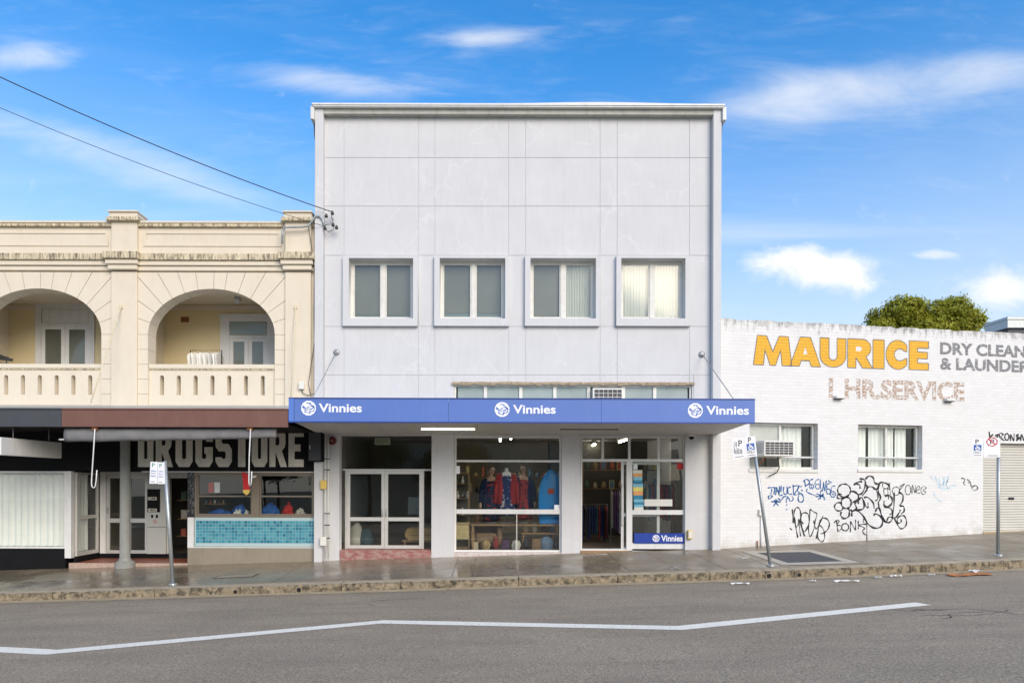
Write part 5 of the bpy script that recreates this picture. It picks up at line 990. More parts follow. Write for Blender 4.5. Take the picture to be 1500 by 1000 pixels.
graf('blue tag with a star at the left', Z2, [[(205, 205), (240, 195), (300, 200)], [(250, 210), (252, 260), (235, 275)], [(290, 205), (280, 280)], [(310, 190), (300, 290)], [(310, 190), (345, 290)], [(305, 245), (345, 240)], [(350, 180), (345, 290), (385, 285)], [(370, 175), (365, 250)], [(400, 185), (395, 250), (415, 280), (440, 265), (440, 180)], [(485, 190), (455, 205), (452, 260), (480, 280), (500, 270)], [(515, 160), (520, 290)], [(500, 185), (580, 180), (530, 285), (590, 270)], [(590, 170), (570, 240), (630, 290), (640, 350), (605, 378), (575, 340), (590, 270)], [(210, 320), (230, 335), (260, 300), (215, 300), (215, 330)], [(330, 330), (370, 350), (400, 310), (450, 310), (430, 345)], [(460, 320), (480, 365), (515, 340), (500, 300)],
    [(305, 335), (300, 400)], [(245, 370), (365, 372)], [(275, 425), (325, 350)], [(335, 420), (280, 350)], [(430, 345), (432, 385)], [(436, 400), (437, 420)], [(436, 455), (437, 470)], [(600, 190), (620, 180)], [(610, 225), (632, 235)]], 0.026, 'sprayblue')
graf('blue looping tag with a star left of the big outline', Z2, [[(640, 130), (660, 100), (700, 105), (705, 150), (660, 180)], [(655, 110), (665, 190)], [(760, 95), (720, 110), (715, 160), (745, 165)], ['o'] + el(740, 185, 26, 28)[:-1], [(830, 95), (790, 115), (780, 160)], ['o'] + el(815, 185, 28, 30)[:-1], [(845, 95), (850, 200), (870, 240), (885, 130)], [(885, 130), (900, 240), (920, 110)], [(960, 145), (930, 160), (925, 210)], ['o'] + el(945, 245, 26, 30)[:-1], [(1030, 175), (985, 190), (980, 240)], ['o'] + el(1000, 280, 30, 34)[:-1], [(740, 200), (745, 190), (735, 183)], [(1000, 290), (1005, 275), (992, 275)], [(690, 215), (675, 245), (720, 270), (800, 300)], [(848, 240), (848, 340)], [(800, 270), (900, 320)], [(820, 345), (885, 270)], [(790, 310), (890, 292)], [(885, 330), (905, 345)], [(940, 110), (985, 140)]], 0.024, 'sprayblue')
graf('large black bubble outline in the middle of the wall', Z3, [['o'] + el(172, 182, 62, 62)[:-1], [(215, 220), (200, 245), (160, 255), (120, 260), (105, 240), (125, 215), (150, 220)], ['o'] + el(192, 300, 48, 55)[:-1], [(150, 300), (105, 300), (80, 335), (100, 372), (140, 375), (160, 355)], [(145, 385), (140, 420), (170, 450), (215, 430), (222, 380), (215, 355)], [(265, 130), (300, 105), (345, 95)], [(290, 120), (320, 130), (325, 165)], [(320, 70), (365, 80), (375, 125), (350, 200), (310, 220), (265, 190)], [(375, 75), (410, 45), (450, 60), (465, 110), (500, 125), (490, 165), (450, 170)], [(375, 130), (400, 150), (380, 190), (345, 235)],
    [(380, 160), (420, 145), (460, 160), (490, 200), (495, 260), (470, 280)], [(240, 190), (290, 200), (310, 250), (280, 280), (250, 300)], [(230, 365), (260, 380), (290, 350), (275, 310), (300, 280), (310, 310)], [(300, 290), (340, 250), (365, 330), (340, 365), (290, 365)], [(360, 250), (400, 250), (450, 300), (460, 355)], [(355, 270), (380, 330), (400, 345), (400, 300)], [(245, 430), (250, 385), (290, 370), (350, 420), (400, 500), (460, 540), (520, 530), (540, 480), (520, 430), (470, 405), (455, 425)], [(470, 385), (490, 350), (515, 365), (540, 460), (590, 490)],
    [(500, 300), (515, 380), (560, 470), (590, 490), (625, 470), (630, 440), (595, 440), (580, 480)], [(510, 110), (545, 105), (600, 130), (610, 175)], [(510, 110), (497, 180), (520, 250), (495, 300)], [(560, 235), (600, 230), (630, 260), (625, 310), (590, 335), (555, 325), (555, 280)], [(555, 340), (610, 350), (635, 390), (605, 415)], [(650, 200), (648, 330), (635, 430), (665, 440), (700, 390), (710, 365)], [(690, 200), (730, 220), (732, 280), (705, 325), (740, 335), (745, 380), (715, 405)], [(650, 445), (690, 520), (720, 548), (760, 520), (768, 470), (745, 425), (710, 425), (680, 455), (690, 495), (718, 480), (712, 455)]], 0.036, 'sprayblack')
graf('thin black tag at the upper right of the bubble outline', Z3, [[(545, 110), (540, 150), (580, 165), (600, 125), (560, 115)], [(550, 170), (560, 230), (610, 225), (605, 170), (550, 168)], [(610, 110), (590, 170), (598, 265)], ['o'] + el(668, 188, 36, 40)[:-1], [(700, 150), (752, 118), (700, 190), (745, 235)], ['o'] + el(782, 178, 26, 46)[:-1], [(820, 215), (825, 130), (850, 205), (858, 135)], [(870, 180), (895, 165), (885, 140), (862, 170), (870, 208), (900, 205)], [(920, 145), (905, 180), (925, 220), (955, 200), (925, 180), (958, 160), (930, 140)]], 0.020, 'sprayblack')
graf('faint pale blue scribble at the right of the wall', Z3, [[(1000, 45), (1020, 75)], [(1045, 40), (1060, 110), (1100, 130)], [(1080, 60), (1090, 140), (1130, 100), (1110, 50)], [(1130, 50), (1120, 150), (1165, 80)], [(1170, 40), (1150, 140), (1180, 160)], [(1180, 140), (1240, 135)], [(1060, 140), (1120, 170), (1175, 160)], [(1030, 200), (1040, 240), (1100, 290)]], 0.024, 'spraypale')
graf('small black scribble beside the roller door', Z3, [[(1290, 65), (1325, 75), (1315, 110), (1330, 135)], [(1345, 75), (1375, 100), (1355, 110)], [(1370, 90), (1390, 140), (1380, 130), (1400, 175)], [(1395, 150), (1430, 135), (1448, 165), (1410, 185)]], 0.022, 'sprayblack')
graf('black tag above the roller door', Z4, [[(203, 133), (212, 190)], [(228, 150), (212, 170), (245, 190)], [(240, 160), (262, 150), (250, 175), (268, 185)], [(270, 190), (268, 145), (290, 150), (275, 168), (298, 190)], ['o'] + el(312, 165, 13, 20)[:-1], [(335, 190), (336, 150), (354, 188), (356, 145)], [(385, 150), (368, 160), (388, 172), (370, 188)], [(395, 190), (402, 150), (415, 188)], [(425, 188), (430, 150), (440, 186)], [(372, 168), (380, 182), (368, 185)]], 0.034, 'sprayblack')
# pipe and boxes at the foot of that wall
u, z = wl(1113, 750); zg = gw(WO.x + u, 0.15)
o = box('meter_box', u - 0.05, u + 0.06, -0.07, -0.001, z - 0.08, z + 0.08, 'acwhite', bb); tube('conduit', [(u + 0.02, -0.03, zg), (u + 0.02, -0.03, z - 0.08)], 0.014, 'white', o); tube('standpipe', [(u - 0.09, -0.04, zg), (u - 0.09, -0.04, zg + 0.16)], 0.016, 'rust', bb)
# air conditioner poking out of the left window of the brick wall
a = wr(1118, 645, 1163, 668, 0.42); t = thing('air_conditioner', 'white box air conditioner sticking out of the brick wall window', 'air conditioner', WO, rotz=WA, local=True); air_con('', '', a[0], a[1], a[2], a[3], -0.45, 0.14, parent_local=t)
for i in range(5): y = -0.38 + 0.085 * i; box('side_louvre', a[0] - 0.006, a[0] - 0.0005, y, y + 0.05, a[2] + 0.08, a[3] - 0.06, 'galv', t)
tube('drain_hose', [(a[1] - 0.25, -0.1, a[2]), (a[1] - 0.22, -0.12, a[2] - 0.28), (a[1] - 0.28, -0.10, a[2] - 0.42), (a[1] - 0.5, -0.07, a[2] - 0.52)], 0.014, 'cable', t); tube('support', [(a[0] + 0.1, -0.35, a[2] - 0.02), (a[0] + 0.1, 0.0, a[2] - 0.3)], 0.014, 'rust', t)
dk = thing('rooftop_duct', 'grey sheet metal duct box on the roof of the brick building', 'duct', (at(1484, 480, 5)[0], 5, at(1484, 484, 5)[1]))
a = rect(1462, 468, 1530, 482, 5); box('duct', a[0], a[1], 4.6, 5.6, a[2] - 0.05, a[3], 'galv', dk, 0.01); box('flange', a[0] - 0.03, a[1] + 0.03, 4.57, 5.63, a[3] - 0.10, a[3] - 0.07, 'galv', dk); box('curb', a[0] + 0.1, a[1] - 0.1, 4.7, 5.5, ZB - 0.9, a[2] - 0.051, 'grey', dk)

# ------------------------------------------------------------------ parking signs
def sign_post(label, bx, by, tx, ty, Y, plates, r=0.035):
    p0 = at(bx, by, Y); p1 = at(tx, ty, Y); t = thing('parking_sign', label, 'parking sign', (p0[0], Y, gw(p0[0], Y)), 'parking signs along the kerb')
    tube('post', [(p0[0], Y, gw(p0[0], Y) - 0.05), (p1[0], Y, p1[1])], r, 'galv', t, 14); MB().loft([(p0[0], Y, gw(p0[0], Y), 0.09, 0.09), (p0[0], Y, gw(p0[0], Y) + 0.02, 0.085, 0.085), (p0[0], Y, gw(p0[0], Y) + 0.035, 0.045, 0.045)], 14).build('base_flange', 'galv', t)
    for (poly, art) in plates:
        pl = MB().prism([at(x, y, Y - 0.045) for x, y in poly], Y - 0.05, Y - 0.045).build('sign_plate', 'signplate', t)
        xs_ = [p[0] for p in poly]; ys_ = [p[1] for p in poly]; ox, oy = poly[0]; ex = (poly[1][0] - ox, poly[1][1] - oy); ey = (poly[3][0] - ox, poly[3][1] - oy)
        for it in art:
            kind, u0, v0, u1, v1, m_ = it[:6]; q = lambda u, v: at(ox + ex[0] * u + ey[0] * v, oy + ex[1] * u + ey[1] * v, Y - 0.05)
            if kind == 'box': MB().prism([q(u0, v0), q(u1, v0), q(u1, v1), q(u0, v1)], Y - 0.0535, Y - 0.0505).build('symbol', m_, pl)
            elif kind == 'text':
                a_, c_ = q(u0, v1), q(u1, v0); o = text('lettering', it[6], a_[0], c_[0], a_[1], c_[1], Y - 0.053, m_, pl, 0.01 if len(it[6]) < 3 else 0.0, 0.002)
            elif kind == 'ring':
                cx_, cz_ = q((u0 + u1) / 2, (v0 + v1) / 2); rx = abs(q(u1, v0)[0] - q(u0, v0)[0]) / 2; strokes('symbol', [['o'] + ell(cx_, cz_, rx, rx * 0.8)[:-1], [(cx_ - rx * 0.7, cz_ + rx * 0.55), (cx_ + rx * 0.7, cz_ - rx * 0.55)]], 0.022, Y - 0.0545, m_, pl)
            elif kind == 'chair':
                pts = lambda L_: [q(u0 + (u1 - u0) * a_, v0 + (v1 - v0) * b_) for a_, b_ in L_]
                strokes('symbol', [pts([(0.4, 0.1), (0.42, 0.4), (0.45, 0.55), (0.7, 0.55), (0.8, 0.85)]), pts([(0.35, 0.45), (0.2, 0.65), (0.35, 0.88), (0.6, 0.85), (0.68, 0.7)]), pts([(0.42, 0.38), (0.7, 0.38)])], 0.026, Y - 0.0565, m_, pl)
    return t
art_dis = [('text', 0.3, 0.05, 0.62, 0.28, 'signblack', 'P'), ('box', 0.15, 0.34, 0.85, 0.66, 'signblue'), ('chair', 0.15, 0.34, 0.85, 0.66, 'signplate'), ('text', 0.12, 0.72, 0.85, 0.80, 'signblack', 'ONLY'), ('box', 0.15, 0.90, 0.85, 0.925, 'signblack')]
art_q = [('text', 0.52, 0.12, 0.86, 0.40, 'signblack', 'P'), ('text', 0.14, 0.14, 0.44, 0.44, 'signblack', '1/4'), ('text', 0.12, 0.52, 0.80, 0.61, 'signblack', '8.30-6'), ('text', 0.12, 0.66, 0.80, 0.75, 'signblack', 'MON-FRI'), ('box', 0.15, 0.90, 0.85, 0.925, 'signblack')]
art_no = [('text', 0.4, 0.08, 0.64, 0.32, 'signblack', 'P'), ('ring', 0.2, 0.05, 0.82, 0.36, 'signred'), ('box', 0.25, 0.90, 0.85, 0.925, 'signblack')]
art_g = [('text', 0.25, 0.06, 0.6, 0.24, 'signgreen', 'P'), ('text', 0.12, 0.38, 0.8, 0.45, 'signblue', '8.30am'), ('text', 0.12, 0.50, 0.8, 0.57, 'signblue', '6pm'), ('text', 0.12, 0.62, 0.8, 0.69, 'signblue', 'MON-FRI'), ('box', 0.15, 0.90, 0.7, 0.92, 'signblack')]
sign_post('leaning parking sign post with wheelchair and quarter-hour plates beside the pit cover', 1129, 828, 1104, 650, -2.75, [([(1071, 643), (1089, 640.5), (1092, 670), (1074, 672.5)], art_q), ([(1090, 640), (1106, 638), (1109, 668), (1093, 670)], art_dis)])
sign_post('parking sign post with wheelchair and no-parking plates by the roller door', 1462, 814, 1462.5, 652, -2.3, [([(1424, 642), (1440, 642), (1440, 669), (1424, 669)], art_dis), ([(1440.6, 641), (1465, 641), (1465, 669.5), (1440.6, 669.5)], art_no)])
sign_post('slightly leaning parking sign post with two curled white plates before the entry doors', 253.5, 856, 241.5, 675, -2.85, [([(220.5, 676), (231, 676), (230.5, 708), (219, 708)], art_g), ([(231.3, 676.5), (241, 677), (242, 708.5), (231, 708.5)], art_g)], 0.04)

# ------------------------------------------------------------------ services on the pale building's left pillar
ar = thing('alarm_bell', 'dark red round alarm bell high on the left pillar', 'bell', (at(487, 645)[0], 0, at(487, 645)[1])); x, z = at(486.5, 645, -0.05)
o = MB().loft([(0, 0, 0, 0.11, 0.11), (0, 0, 0.05, 0.105, 0.105), (0, 0, 0.085, 0.06, 0.06)], 18).build('gong', mat('bell_red', (0.13, 0.015, 0.015), 0.4, 0.1), ar, True); o.data.transform(Matrix.Translation((x, -0.02, z)) @ Matrix.Rotation(R(90), 4, 'X')); tube('striker', [(x, -0.1, z), (x, -0.12, z)], 0.02, 'galv', ar)
mt = thing('conduit_run', 'white conduits with yellow and white meter boxes down the left pillar', 'conduit', (at(474, 800)[0], 0, -0.1))
for px_ in (476.5, 481): x = at(px_, 720, -0.2)[0]; tube('conduit', [(x, -0.2, at(px_, 818, -0.2)[1]), (x, -0.2, 3.1)], 0.016, 'acwhite', mt)
a = rect(469, 703, 478, 716, -0.25); box('yellow_box', a[0], a[1], -0.26, -0.185, a[2], a[3], 'yellowbox', mt, 0.01); a = rect(469, 786, 478, 799, -0.25); box('white_box', a[0], a[1], -0.28, -0.185, a[2], a[3], 'acwhite', mt, 0.01)
for py_ in (671, 687, 751, 768, 787): a = rect(475, py_, 483, py_ + 1.5, -0.22); box('saddle', a[0], a[1], -0.222, -0.186, a[2], a[3], 'grey', mt)
a = rect(1007, 776, 1014, 789, -0.02); tp = thing('socket_box', 'small cream box on the right pillar beside the blue banner', 'box', ((a[0] + a[1]) / 2, 0, a[2])); box('housing', a[0], a[1], -0.07, 0.012, a[2], a[3], 'yellowbox', tp, 0.01); box('lid', a[0] + 0.015, a[1] - 0.015, -0.078, -0.0705, a[2] + 0.03, a[3] - 0.02, 'acwhite', tp)
dc = thing('dome_camera', 'white dome security camera under the right end of the blue awning', 'camera', at(1012, 636, -0.1)[0:1] + (-0.1, at(1012, 636, -0.1)[1])); x, z = at(1013, 641, -0.15); box('mount', x - 0.08, x + 0.06, -0.22, 0.0, z + 0.03, z + 0.1, 'acwhite', dc, 0.01); MB().loft([(x, -0.15, z + 0.03, 0.065, 0.065), (x, -0.15, z - 0.01, 0.06, 0.06), (x, -0.15, z - 0.045, 0.025, 0.025)], 14).build('dome', 'black', dc, True)
# insulators, cables
ib = thing('insulator_bracket', 'cluster of black insulators where the cables meet the pale wall', 'bracket', (at(481, 323)[0], 0, at(481, 330)[1]))
for px_, py_ in ((487, 312), (488, 329), (478, 316), (476, 334), (493, 333)): x, z = at(px_, py_, -0.2); MB().loft([(x, -0.2, z - 0.05, 0.03, 0.03), (x, -0.2, z - 0.015, 0.05, 0.05), (x, -0.2, z + 0.01, 0.035, 0.035), (x, -0.2, z + 0.05, 0.02, 0.02)], 10).build('insulator', mat('insulator', (0.05, 0.055, 0.04), 0.35, 0.3, 9) if 'insulator' not in bpy.data.materials else bpy.data.materials['insulator'], ib, True)
x, z = at(487, 320, -0.1); tube('arm', [(x, 0.0, z), (x, -0.22, z), (x, -0.2, z + 0.16)], 0.012, 'steel', ib); tube('arm', [(x, -0.2, z), (x, -0.2, z - 0.18), (x - 0.2, -0.2, z - 0.22)], 0.012, 'steel', ib)
tube('jumper', [at(476, 334, -0.2)[0:1] + (-0.2, at(476, 334, -0.2)[1]), at(481, 340, -0.25)[0:1] + (-0.25, at(481, 340, -0.25)[1]), at(489, 336, -0.2)[0:1] + (-0.2, at(489, 336, -0.2)[1]), at(488, 329, -0.2)[0:1] + (-0.2, at(488, 329, -0.2)[1])], 0.008, 'cable', ib)
def cable(name, label, p0, Y0, p1, Y1, r, sag=0.25, n=24):
    a, c = at(*p0, Y0), at(*p1, Y1); pts = []
    for i in range(n + 1): t = i / n; pts.append((a[0] + (c[0] - a[0]) * t, Y0 + (Y1 - Y0) * t, a[1] + (c[1] - a[1]) * t - sag * 4 * t * (1 - t)))
    d = Vector(pts[0]) - Vector(pts[1]); pts = [tuple(Vector(pts[0]) + d * 30)] + pts if Y0 < -1 else pts
    return tag(tube(name, pts, r, 'cable', None, 6), label, 'cable')
cable('overhead_cable', 'upper overhead cable crossing the sky to the pale building', (0, 113), -3.0, (485, 310), -0.2, 0.012, 0.12)
cable('overhead_cable', 'lower thin overhead cable reaching the cream pier', (0, 158), -3.0, (474, 331), -0.2, 0.007, 0.12)
svc = thing('service_conduit', 'bent grey conduit and loose wire running over the right cream pier', 'conduit', (at(440, 330)[0], -0.1, at(440, 345)[1])); p = lambda x, y, Y=-0.2: (at(x, y, Y)[0], Y, at(x, y, Y)[1])
tube('conduit', [p(413.5, 357), p(413.5, 340), p(416, 333.5), p(425, 333), p(445, 332.5), p(452, 331), p(456, 325), p(462, 317), p(468, 316.5), p(473, 322), p(475, 332)], 0.028, 'galv', svc); tube('wire', [p(452, 333, -0.1), p(457, 365, -0.1), p(461, 400, -0.1), p(460, 460, -0.1), p(461, 500, -0.1), p(455, 540, -0.1), p(452, 562, -0.1), p(455, 578, -0.1)], 0.008, 'cable', svc)
jb = thing('junction_box', 'small white junction box at the foot of the right cream pier', 'box', p(442, 567, -0.1)); a = rect(438, 559, 446, 570, -0.1); box('housing', a[0], a[1], -0.15, -0.061, a[2], a[3], 'acwhite', jb, 0.008); tube('lead', [p(441, 570, -0.1), p(444, 576, -0.1), p(452, 579, -0.1), p(460, 577, -0.1)], 0.009, 'cable', jb)

# ------------------------------------------------------------------ things in the windows and on the balcony
def garment(x, y, ztop, h, wd, th, m, parent, name='garment'):
    b = MB(); hw = wd / 2
    prof = [(-0.10, 0.0), (-1, -0.10 * h), (-1.0, -0.2 * h), (-0.82, -0.45 * h), (-0.9 * random.uniform(0.9, 1.1), -h), (0.9 * random.uniform(0.9, 1.1), -h * random.uniform(0.95, 1.03)), (0.82, -0.45 * h), (1.0, -0.2 * h), (1, -0.10 * h), (0.10, 0.0)]
    return [(q[0] * hw, ztop + q[1]) for q in prof]
def rack(name, label, x0, x1, y, z0, ztop, n, h, pal, group=None, frame_m='steel', turn=True):
    t = thing(name, label, 'clothes rack', ((x0 + x1) / 2, y, z0), group)
    tube('rail', [(x0, y, z0 + 0.03), (x0, y, ztop), (x1, y, ztop), (x1, y, z0 + 0.03)], 0.014, frame_m, t)
    for x in (x0, x1): tube('foot', [(x, y - 0.22, z0 + 0.02), (x, y + 0.22, z0 + 0.02)], 0.014, frame_m, t)
    for i in range(n):
        x = x0 + (x1 - x0) * (i + 0.5 + random.uniform(-0.25, 0.25)) / n; hh_ = h * random.uniform(0.8, 1.1); wdt = 0.42
        poly = garment(0, 0, ztop - 0.06, hh_, wdt, 0, None, None); th = 0.03
        g_ = MB(); k = len(poly)
        for s_ in (-1, 1):
            for j, (a_, z_) in enumerate(poly): g_.v.append((x + s_ * th * (0.5 + 0.5 * random.random()) + 0.10 * a_, y + a_ * 0.95, z_))
        g_.f = [tuple(range(k)), tuple(reversed(range(k, 2 * k)))] + [(j, k + j, k + (j + 1) % k, (j + 1) % k) for j in range(k)]
        gm = g_.build('garment', random.choice(pal), t); tube('hanger', [(x, y, ztop + 0.01), (x, y, ztop - 0.07)], 0.005, 'wood', gm)
    return t
X0, ZR = at(279, 513, 1.2); X1, _ = at(325, 513, 1.2)
rk = rack('clothes_rack', 'black clothes rack with white shirts on the right arched balcony', X0, X1, 1.2, zfl, ZR, 8, 0.85, [M['curtain'], M['curtain'], M['curtain'], M['white'], PAL[0]], frame_m='black')
a = at(2, 524, 1.3); ch = thing('folding_chair', 'dark folded chair top behind the left balcony rail', 'chair', (a[0] - 0.1, 1.3, zfl)); MB().prism([(a[0] - 0.5, a[1] + 0.16), (a[0] - 0.1, a[1] + 0.12), (a[0] + 0.33, a[1] - 0.03), (a[0] + 0.3, a[1] - 0.10), (a[0] - 0.5, a[1])], 1.27, 1.31).build('backrest', 'grey', ch)
for dx_ in (-0.35, 0.15): tube('leg', [(a[0] + dx_, 1.28, a[1]), (a[0] + dx_ + 0.1, 1.25, zfl)], 0.014, 'grey', ch)
rack('clothes_rack', 'rack of dark coats and shirts behind the right shop window', at(946, 700, 1.0)[0], at(990, 700, 1.0)[0], 1.0, IF, at(968, 706, 1.0)[1], 16, 0.95, PAL, 'clothes racks in the shop')
rack('clothes_rack', 'rack of dresses standing inside the open shop door', at(895, 720, 2.2)[0], at(922, 720, 2.2)[0], 2.2, IF, at(905, 716, 2.2)[1], 8, 1.3, PAL, 'clothes racks in the shop')
rack('clothes_rack', 'low rack of dark clothes at the left of the open shop door', at(848, 735, 2.8)[0], at(890, 735, 2.8)[0], 2.8, IF, at(870, 738, 2.8)[1], 12, 0.95, PAL[:3] + PAL[4:6], 'clothes racks in the shop')
# back-wall shelves with goods
def shelf(label, x0, x1, y, zs, n):
    t = thing('shelf_unit', label, 'shelf', ((x0 + x1) / 2, y, IF), 'shelves of goods in the shops')
    for z in zs: box('shelf_board', x0, x1, y - 0.3, y, z - 0.02, z, 'wood', t)
    for x in (x0, x1): box('upright', x - 0.02, x + 0.02, y - 0.3, y, IF, max(zs) + 0.3, 'wood', t)
    return t
GD = [mat('goods_%s' % 'abcdefgh'[i], c, 0.6, 0.2, 6) for i, c in enumerate([(0.5, 0.42, 0.28), (0.12, 0.2, 0.3), (0.45, 0.12, 0.08), (0.6, 0.58, 0.52), (0.10, 0.16, 0.10), (0.35, 0.25, 0.12), (0.05, 0.05, 0.06), (0.55, 0.5, 0.2)])]
def goods(label_f, x0, x1, y, z, n, hmin=0.12, hmax=0.4):
    for i in range(n):
        x = x0 + (x1 - x0) * (i + 0.5) / n; w_ = (x1 - x0) / n * random.uniform(0.5, 0.85); h = random.uniform(hmin, hmax); lb = label_f(i)
        if random.random() < 0.45:
            o = frame('picture_frame', x - w_ / 2, x + w_ / 2, z, z + h, 0.02, y - 0.03, y, random.choice(GD), None); tag(o, lb[0].replace('ORN', 'framed picture'), 'picture frame', lb[1] + ', pictures'); box('picture', x - w_ / 2 + 0.02, x + w_ / 2 - 0.02, y - 0.02, y - 0.012, z + 0.02, z + h - 0.02, random.choice(GD), o)
        else:
            r_ = min(w_ / 2, 0.09); tag(MB().loft([(x, y - 0.1, z, r_ * 0.7, r_ * 0.7), (x, y - 0.1, z + h * 0.35, r_, r_), (x, y - 0.1, z + h * 0.7, r_ * 0.55, r_ * 0.55), (x, y - 0.1, z + h * 0.8, r_ * 0.65, r_ * 0.65)], 12).build('vase', random.choice(GD), None, True), lb[0].replace('ORN', 'vase'), 'vase', lb[1] + ', vases')
sx0, sx1 = at(668, 700, 3.0)[0], at(850, 700, 3.0)[0]
shelf('long shelf of bric-a-brac behind the mannequins', sx0, sx1, 3.2, (1.6, 2.1), 0); goods(lambda i: ('small ORN on the long shelf behind the mannequins', 'ornaments on the long shelf'), sx0, sx1, 3.1, 2.1, 16, 0.15, 0.38); goods(lambda i: ('ORN on the lower board of the long shelf', 'ornaments on the lower board'), sx0, sx1, 3.1, 1.6, 14, 0.12, 0.36)
rx0, rx1 = at(853, 700, 4.2)[0], at(1003, 700, 4.2)[0]
shelf('high shelf of framed pictures at the back of the open shop', rx0, rx1, 4.4, (1.75, 2.35), 0); goods(lambda i: ('ORN on the high shelf at the back of the shop', 'goods on the high shelf'), rx0, rx1, 4.3, 2.35, 12, 0.2, 0.5); goods(lambda i: ('ORN on the second board at the back of the shop', 'goods on the second board'), rx0, rx1, 4.3, 1.75, 12, 0.2, 0.45)
# glass cabinet at the left of the display window
g0, g1 = at(667, 720, 0.6)[0], at(688, 720, 0.6)[0]; gc = thing('display_cabinet', 'glass-fronted cabinet of glassware at the left of the display window', 'cabinet', ((g0 + g1) / 2, 0.6, IF))
frame('cabinet_frame', g0, g1, IF + 0.02, 2.2, 0.03, 0.5, 0.55, 'wood', gc); box('cabinet_back', g0, g1, 0.84, 0.86, IF, 2.2, 'roomdk', gc)
for z in (0.6, 1.05, 1.5, 1.9): box('shelf_board', g0 + 0.03, g1 - 0.03, 0.55, 0.83, z - 0.012, z, 'wood', gc)
for j, z in enumerate((0.6, 1.05, 1.5, 1.9)):
    for i in range(3): x = g0 + 0.06 + i * (g1 - g0 - 0.12) / 2; tag(MB().loft([(x, 0.66, z, 0.04, 0.04), (x, 0.66, z + 0.08, 0.05, 0.05), (x, 0.66, z + 0.13, 0.02, 0.02), (x, 0.66, z + 0.2, 0.025, 0.025)], 10).build('bottle', M['glassup'] if (i + j) % 2 else GD[3], None, True), 'small bottle in the glass cabinet of the display window', 'bottle', 'bottles in the cabinet')
# display platform
PZ = 0.82; px0_, px1_ = at(690, 760, 0.5)[0], at(822, 760, 0.5)[0]; pf = thing('display_platform', 'low timber platform carrying the mannequins and surfboard', 'platform', ((px0_ + px1_) / 2, 0.8, IF)); box('platform_top', px0_, px1_, 0.36, 1.25, PZ - 0.04, PZ, 'wood', pf)
for xx in (px0_ + 0.05, px1_ - 0.05):
    for yy in (0.42, 1.2): box('leg', xx - 0.025, xx + 0.025, yy - 0.025, yy + 0.025, IF, PZ - 0.041, 'wood', pf)
# mannequins
def mannequin(label, px, Y, ztop, coat, dress, head=True, lean=0.0):
    x, _ = at(px, 700, Y); k = ztop; t = thing('mannequin', label, 'mannequin', (x, Y, PZ), 'mannequins in the display window')
    body = [(x, Y, k - 1.3, 0.10, 0.08), (x, Y, k - 0.95, 0.16, 0.11), (x, Y, k - 0.72, 0.12, 0.09), (x, Y, k - 0.48, 0.165, 0.11), (x, Y, k - 0.35, 0.19, 0.09), (x, Y, k - 0.30, 0.12, 0.07), (x, Y, k - 0.27, 0.05, 0.05), (x, Y, k - 0.22, 0.047, 0.05)]
    if head: body += [(x + lean, Y - 0.01, k - 0.19, 0.05, 0.06), (x + lean, Y - 0.015, k - 0.13, 0.072, 0.09), (x + lean, Y - 0.01, k - 0.07, 0.08, 0.10), (x + lean, Y, k - 0.02, 0.055, 0.07), (x + lean, Y, k, 0.015, 0.02)]
    else: body += [(x, Y, k - 0.17, 0.045, 0.045)]
    bo = MB().loft(body, 16).build('body', 'skin' if head else 'curtain', t, True)
    if head:
        MB().loft([(x + lean, Y + 0.03, k - 0.24, 0.07, 0.05), (x + lean, Y + 0.03, k - 0.12, 0.095, 0.075), (x + lean, Y + 0.025, k - 0.03, 0.085, 0.085), (x + lean, Y + 0.01, k + 0.015, 0.04, 0.05)], 14).build('hair', 'hair', bo, True)
        for s_ in (-1, 1): MB().loft([(x + lean + s_ * 0.028, Y - 0.105, k - 0.10, 0.012, 0.008), (x + lean + s_ * 0.028, Y - 0.105, k - 0.09, 0.012, 0.008)], 8).build('eye', 'signblack', bo)
        MB().prism([(x + lean - 0.012, k - 0.125), (x + lean + 0.012, k - 0.125), (x + lean, k - 0.09)], Y - 0.125, Y - 0.09).build('nose', 'skin', bo); box('mouth', x + lean - 0.022, x + lean + 0.022, Y - 0.108, Y - 0.09, k - 0.152, k - 0.143, 'redcloth', bo)
    MB().loft([(x, Y, k - 1.47, 0.25, 0.18), (x, Y, k - 1.2, 0.22, 0.16), (x, Y, k - 0.95, 0.185, 0.135), (x, Y, k - 0.72, 0.14, 0.11), (x, Y, k - 0.48, 0.185, 0.13), (x, Y, k - 0.38, 0.15, 0.10)], 18).build('dress', dress, t, True)
    for s_ in (-1, 1):
        MB().loft([(x + s_ * 0.17, Y + 0.02, k - 1.15, 0.12, 0.15), (x + s_ * 0.155, Y + 0.02, k - 0.75, 0.085, 0.135), (x + s_ * 0.165, Y + 0.02, k - 0.45, 0.085, 0.125), (x + s_ * 0.13, Y + 0.02, k - 0.32, 0.09, 0.08)], 14).build('coat_front', coat, t, True)
        MB().tube([(x + s_ * 0.19, Y, k - 0.37), (x + s_ * 0.27, Y, k - 0.62), (x + s_ * 0.30, Y - 0.04, k - 0.98)], [0.075, 0.068, 0.06], 12).build('sleeve', coat, t, True); MB().tube([(x + s_ * 0.30, Y - 0.04, k - 0.97), (x + s_ * 0.305, Y - 0.07, k - 1.08), (x + s_ * 0.30, Y - 0.08, k - 1.15)], [0.03, 0.035, 0.015], 8).build('hand', 'skin' if head else coat, t, True)
    tube('stand', [(x, Y, PZ + 0.02), (x, Y, k - 1.2)], 0.018, 'steel', t); MB().loft([(x, Y, PZ, 0.16, 0.16), (x, Y, PZ + 0.02, 0.15, 0.15)], 18).build('stand_base', 'steel', t)
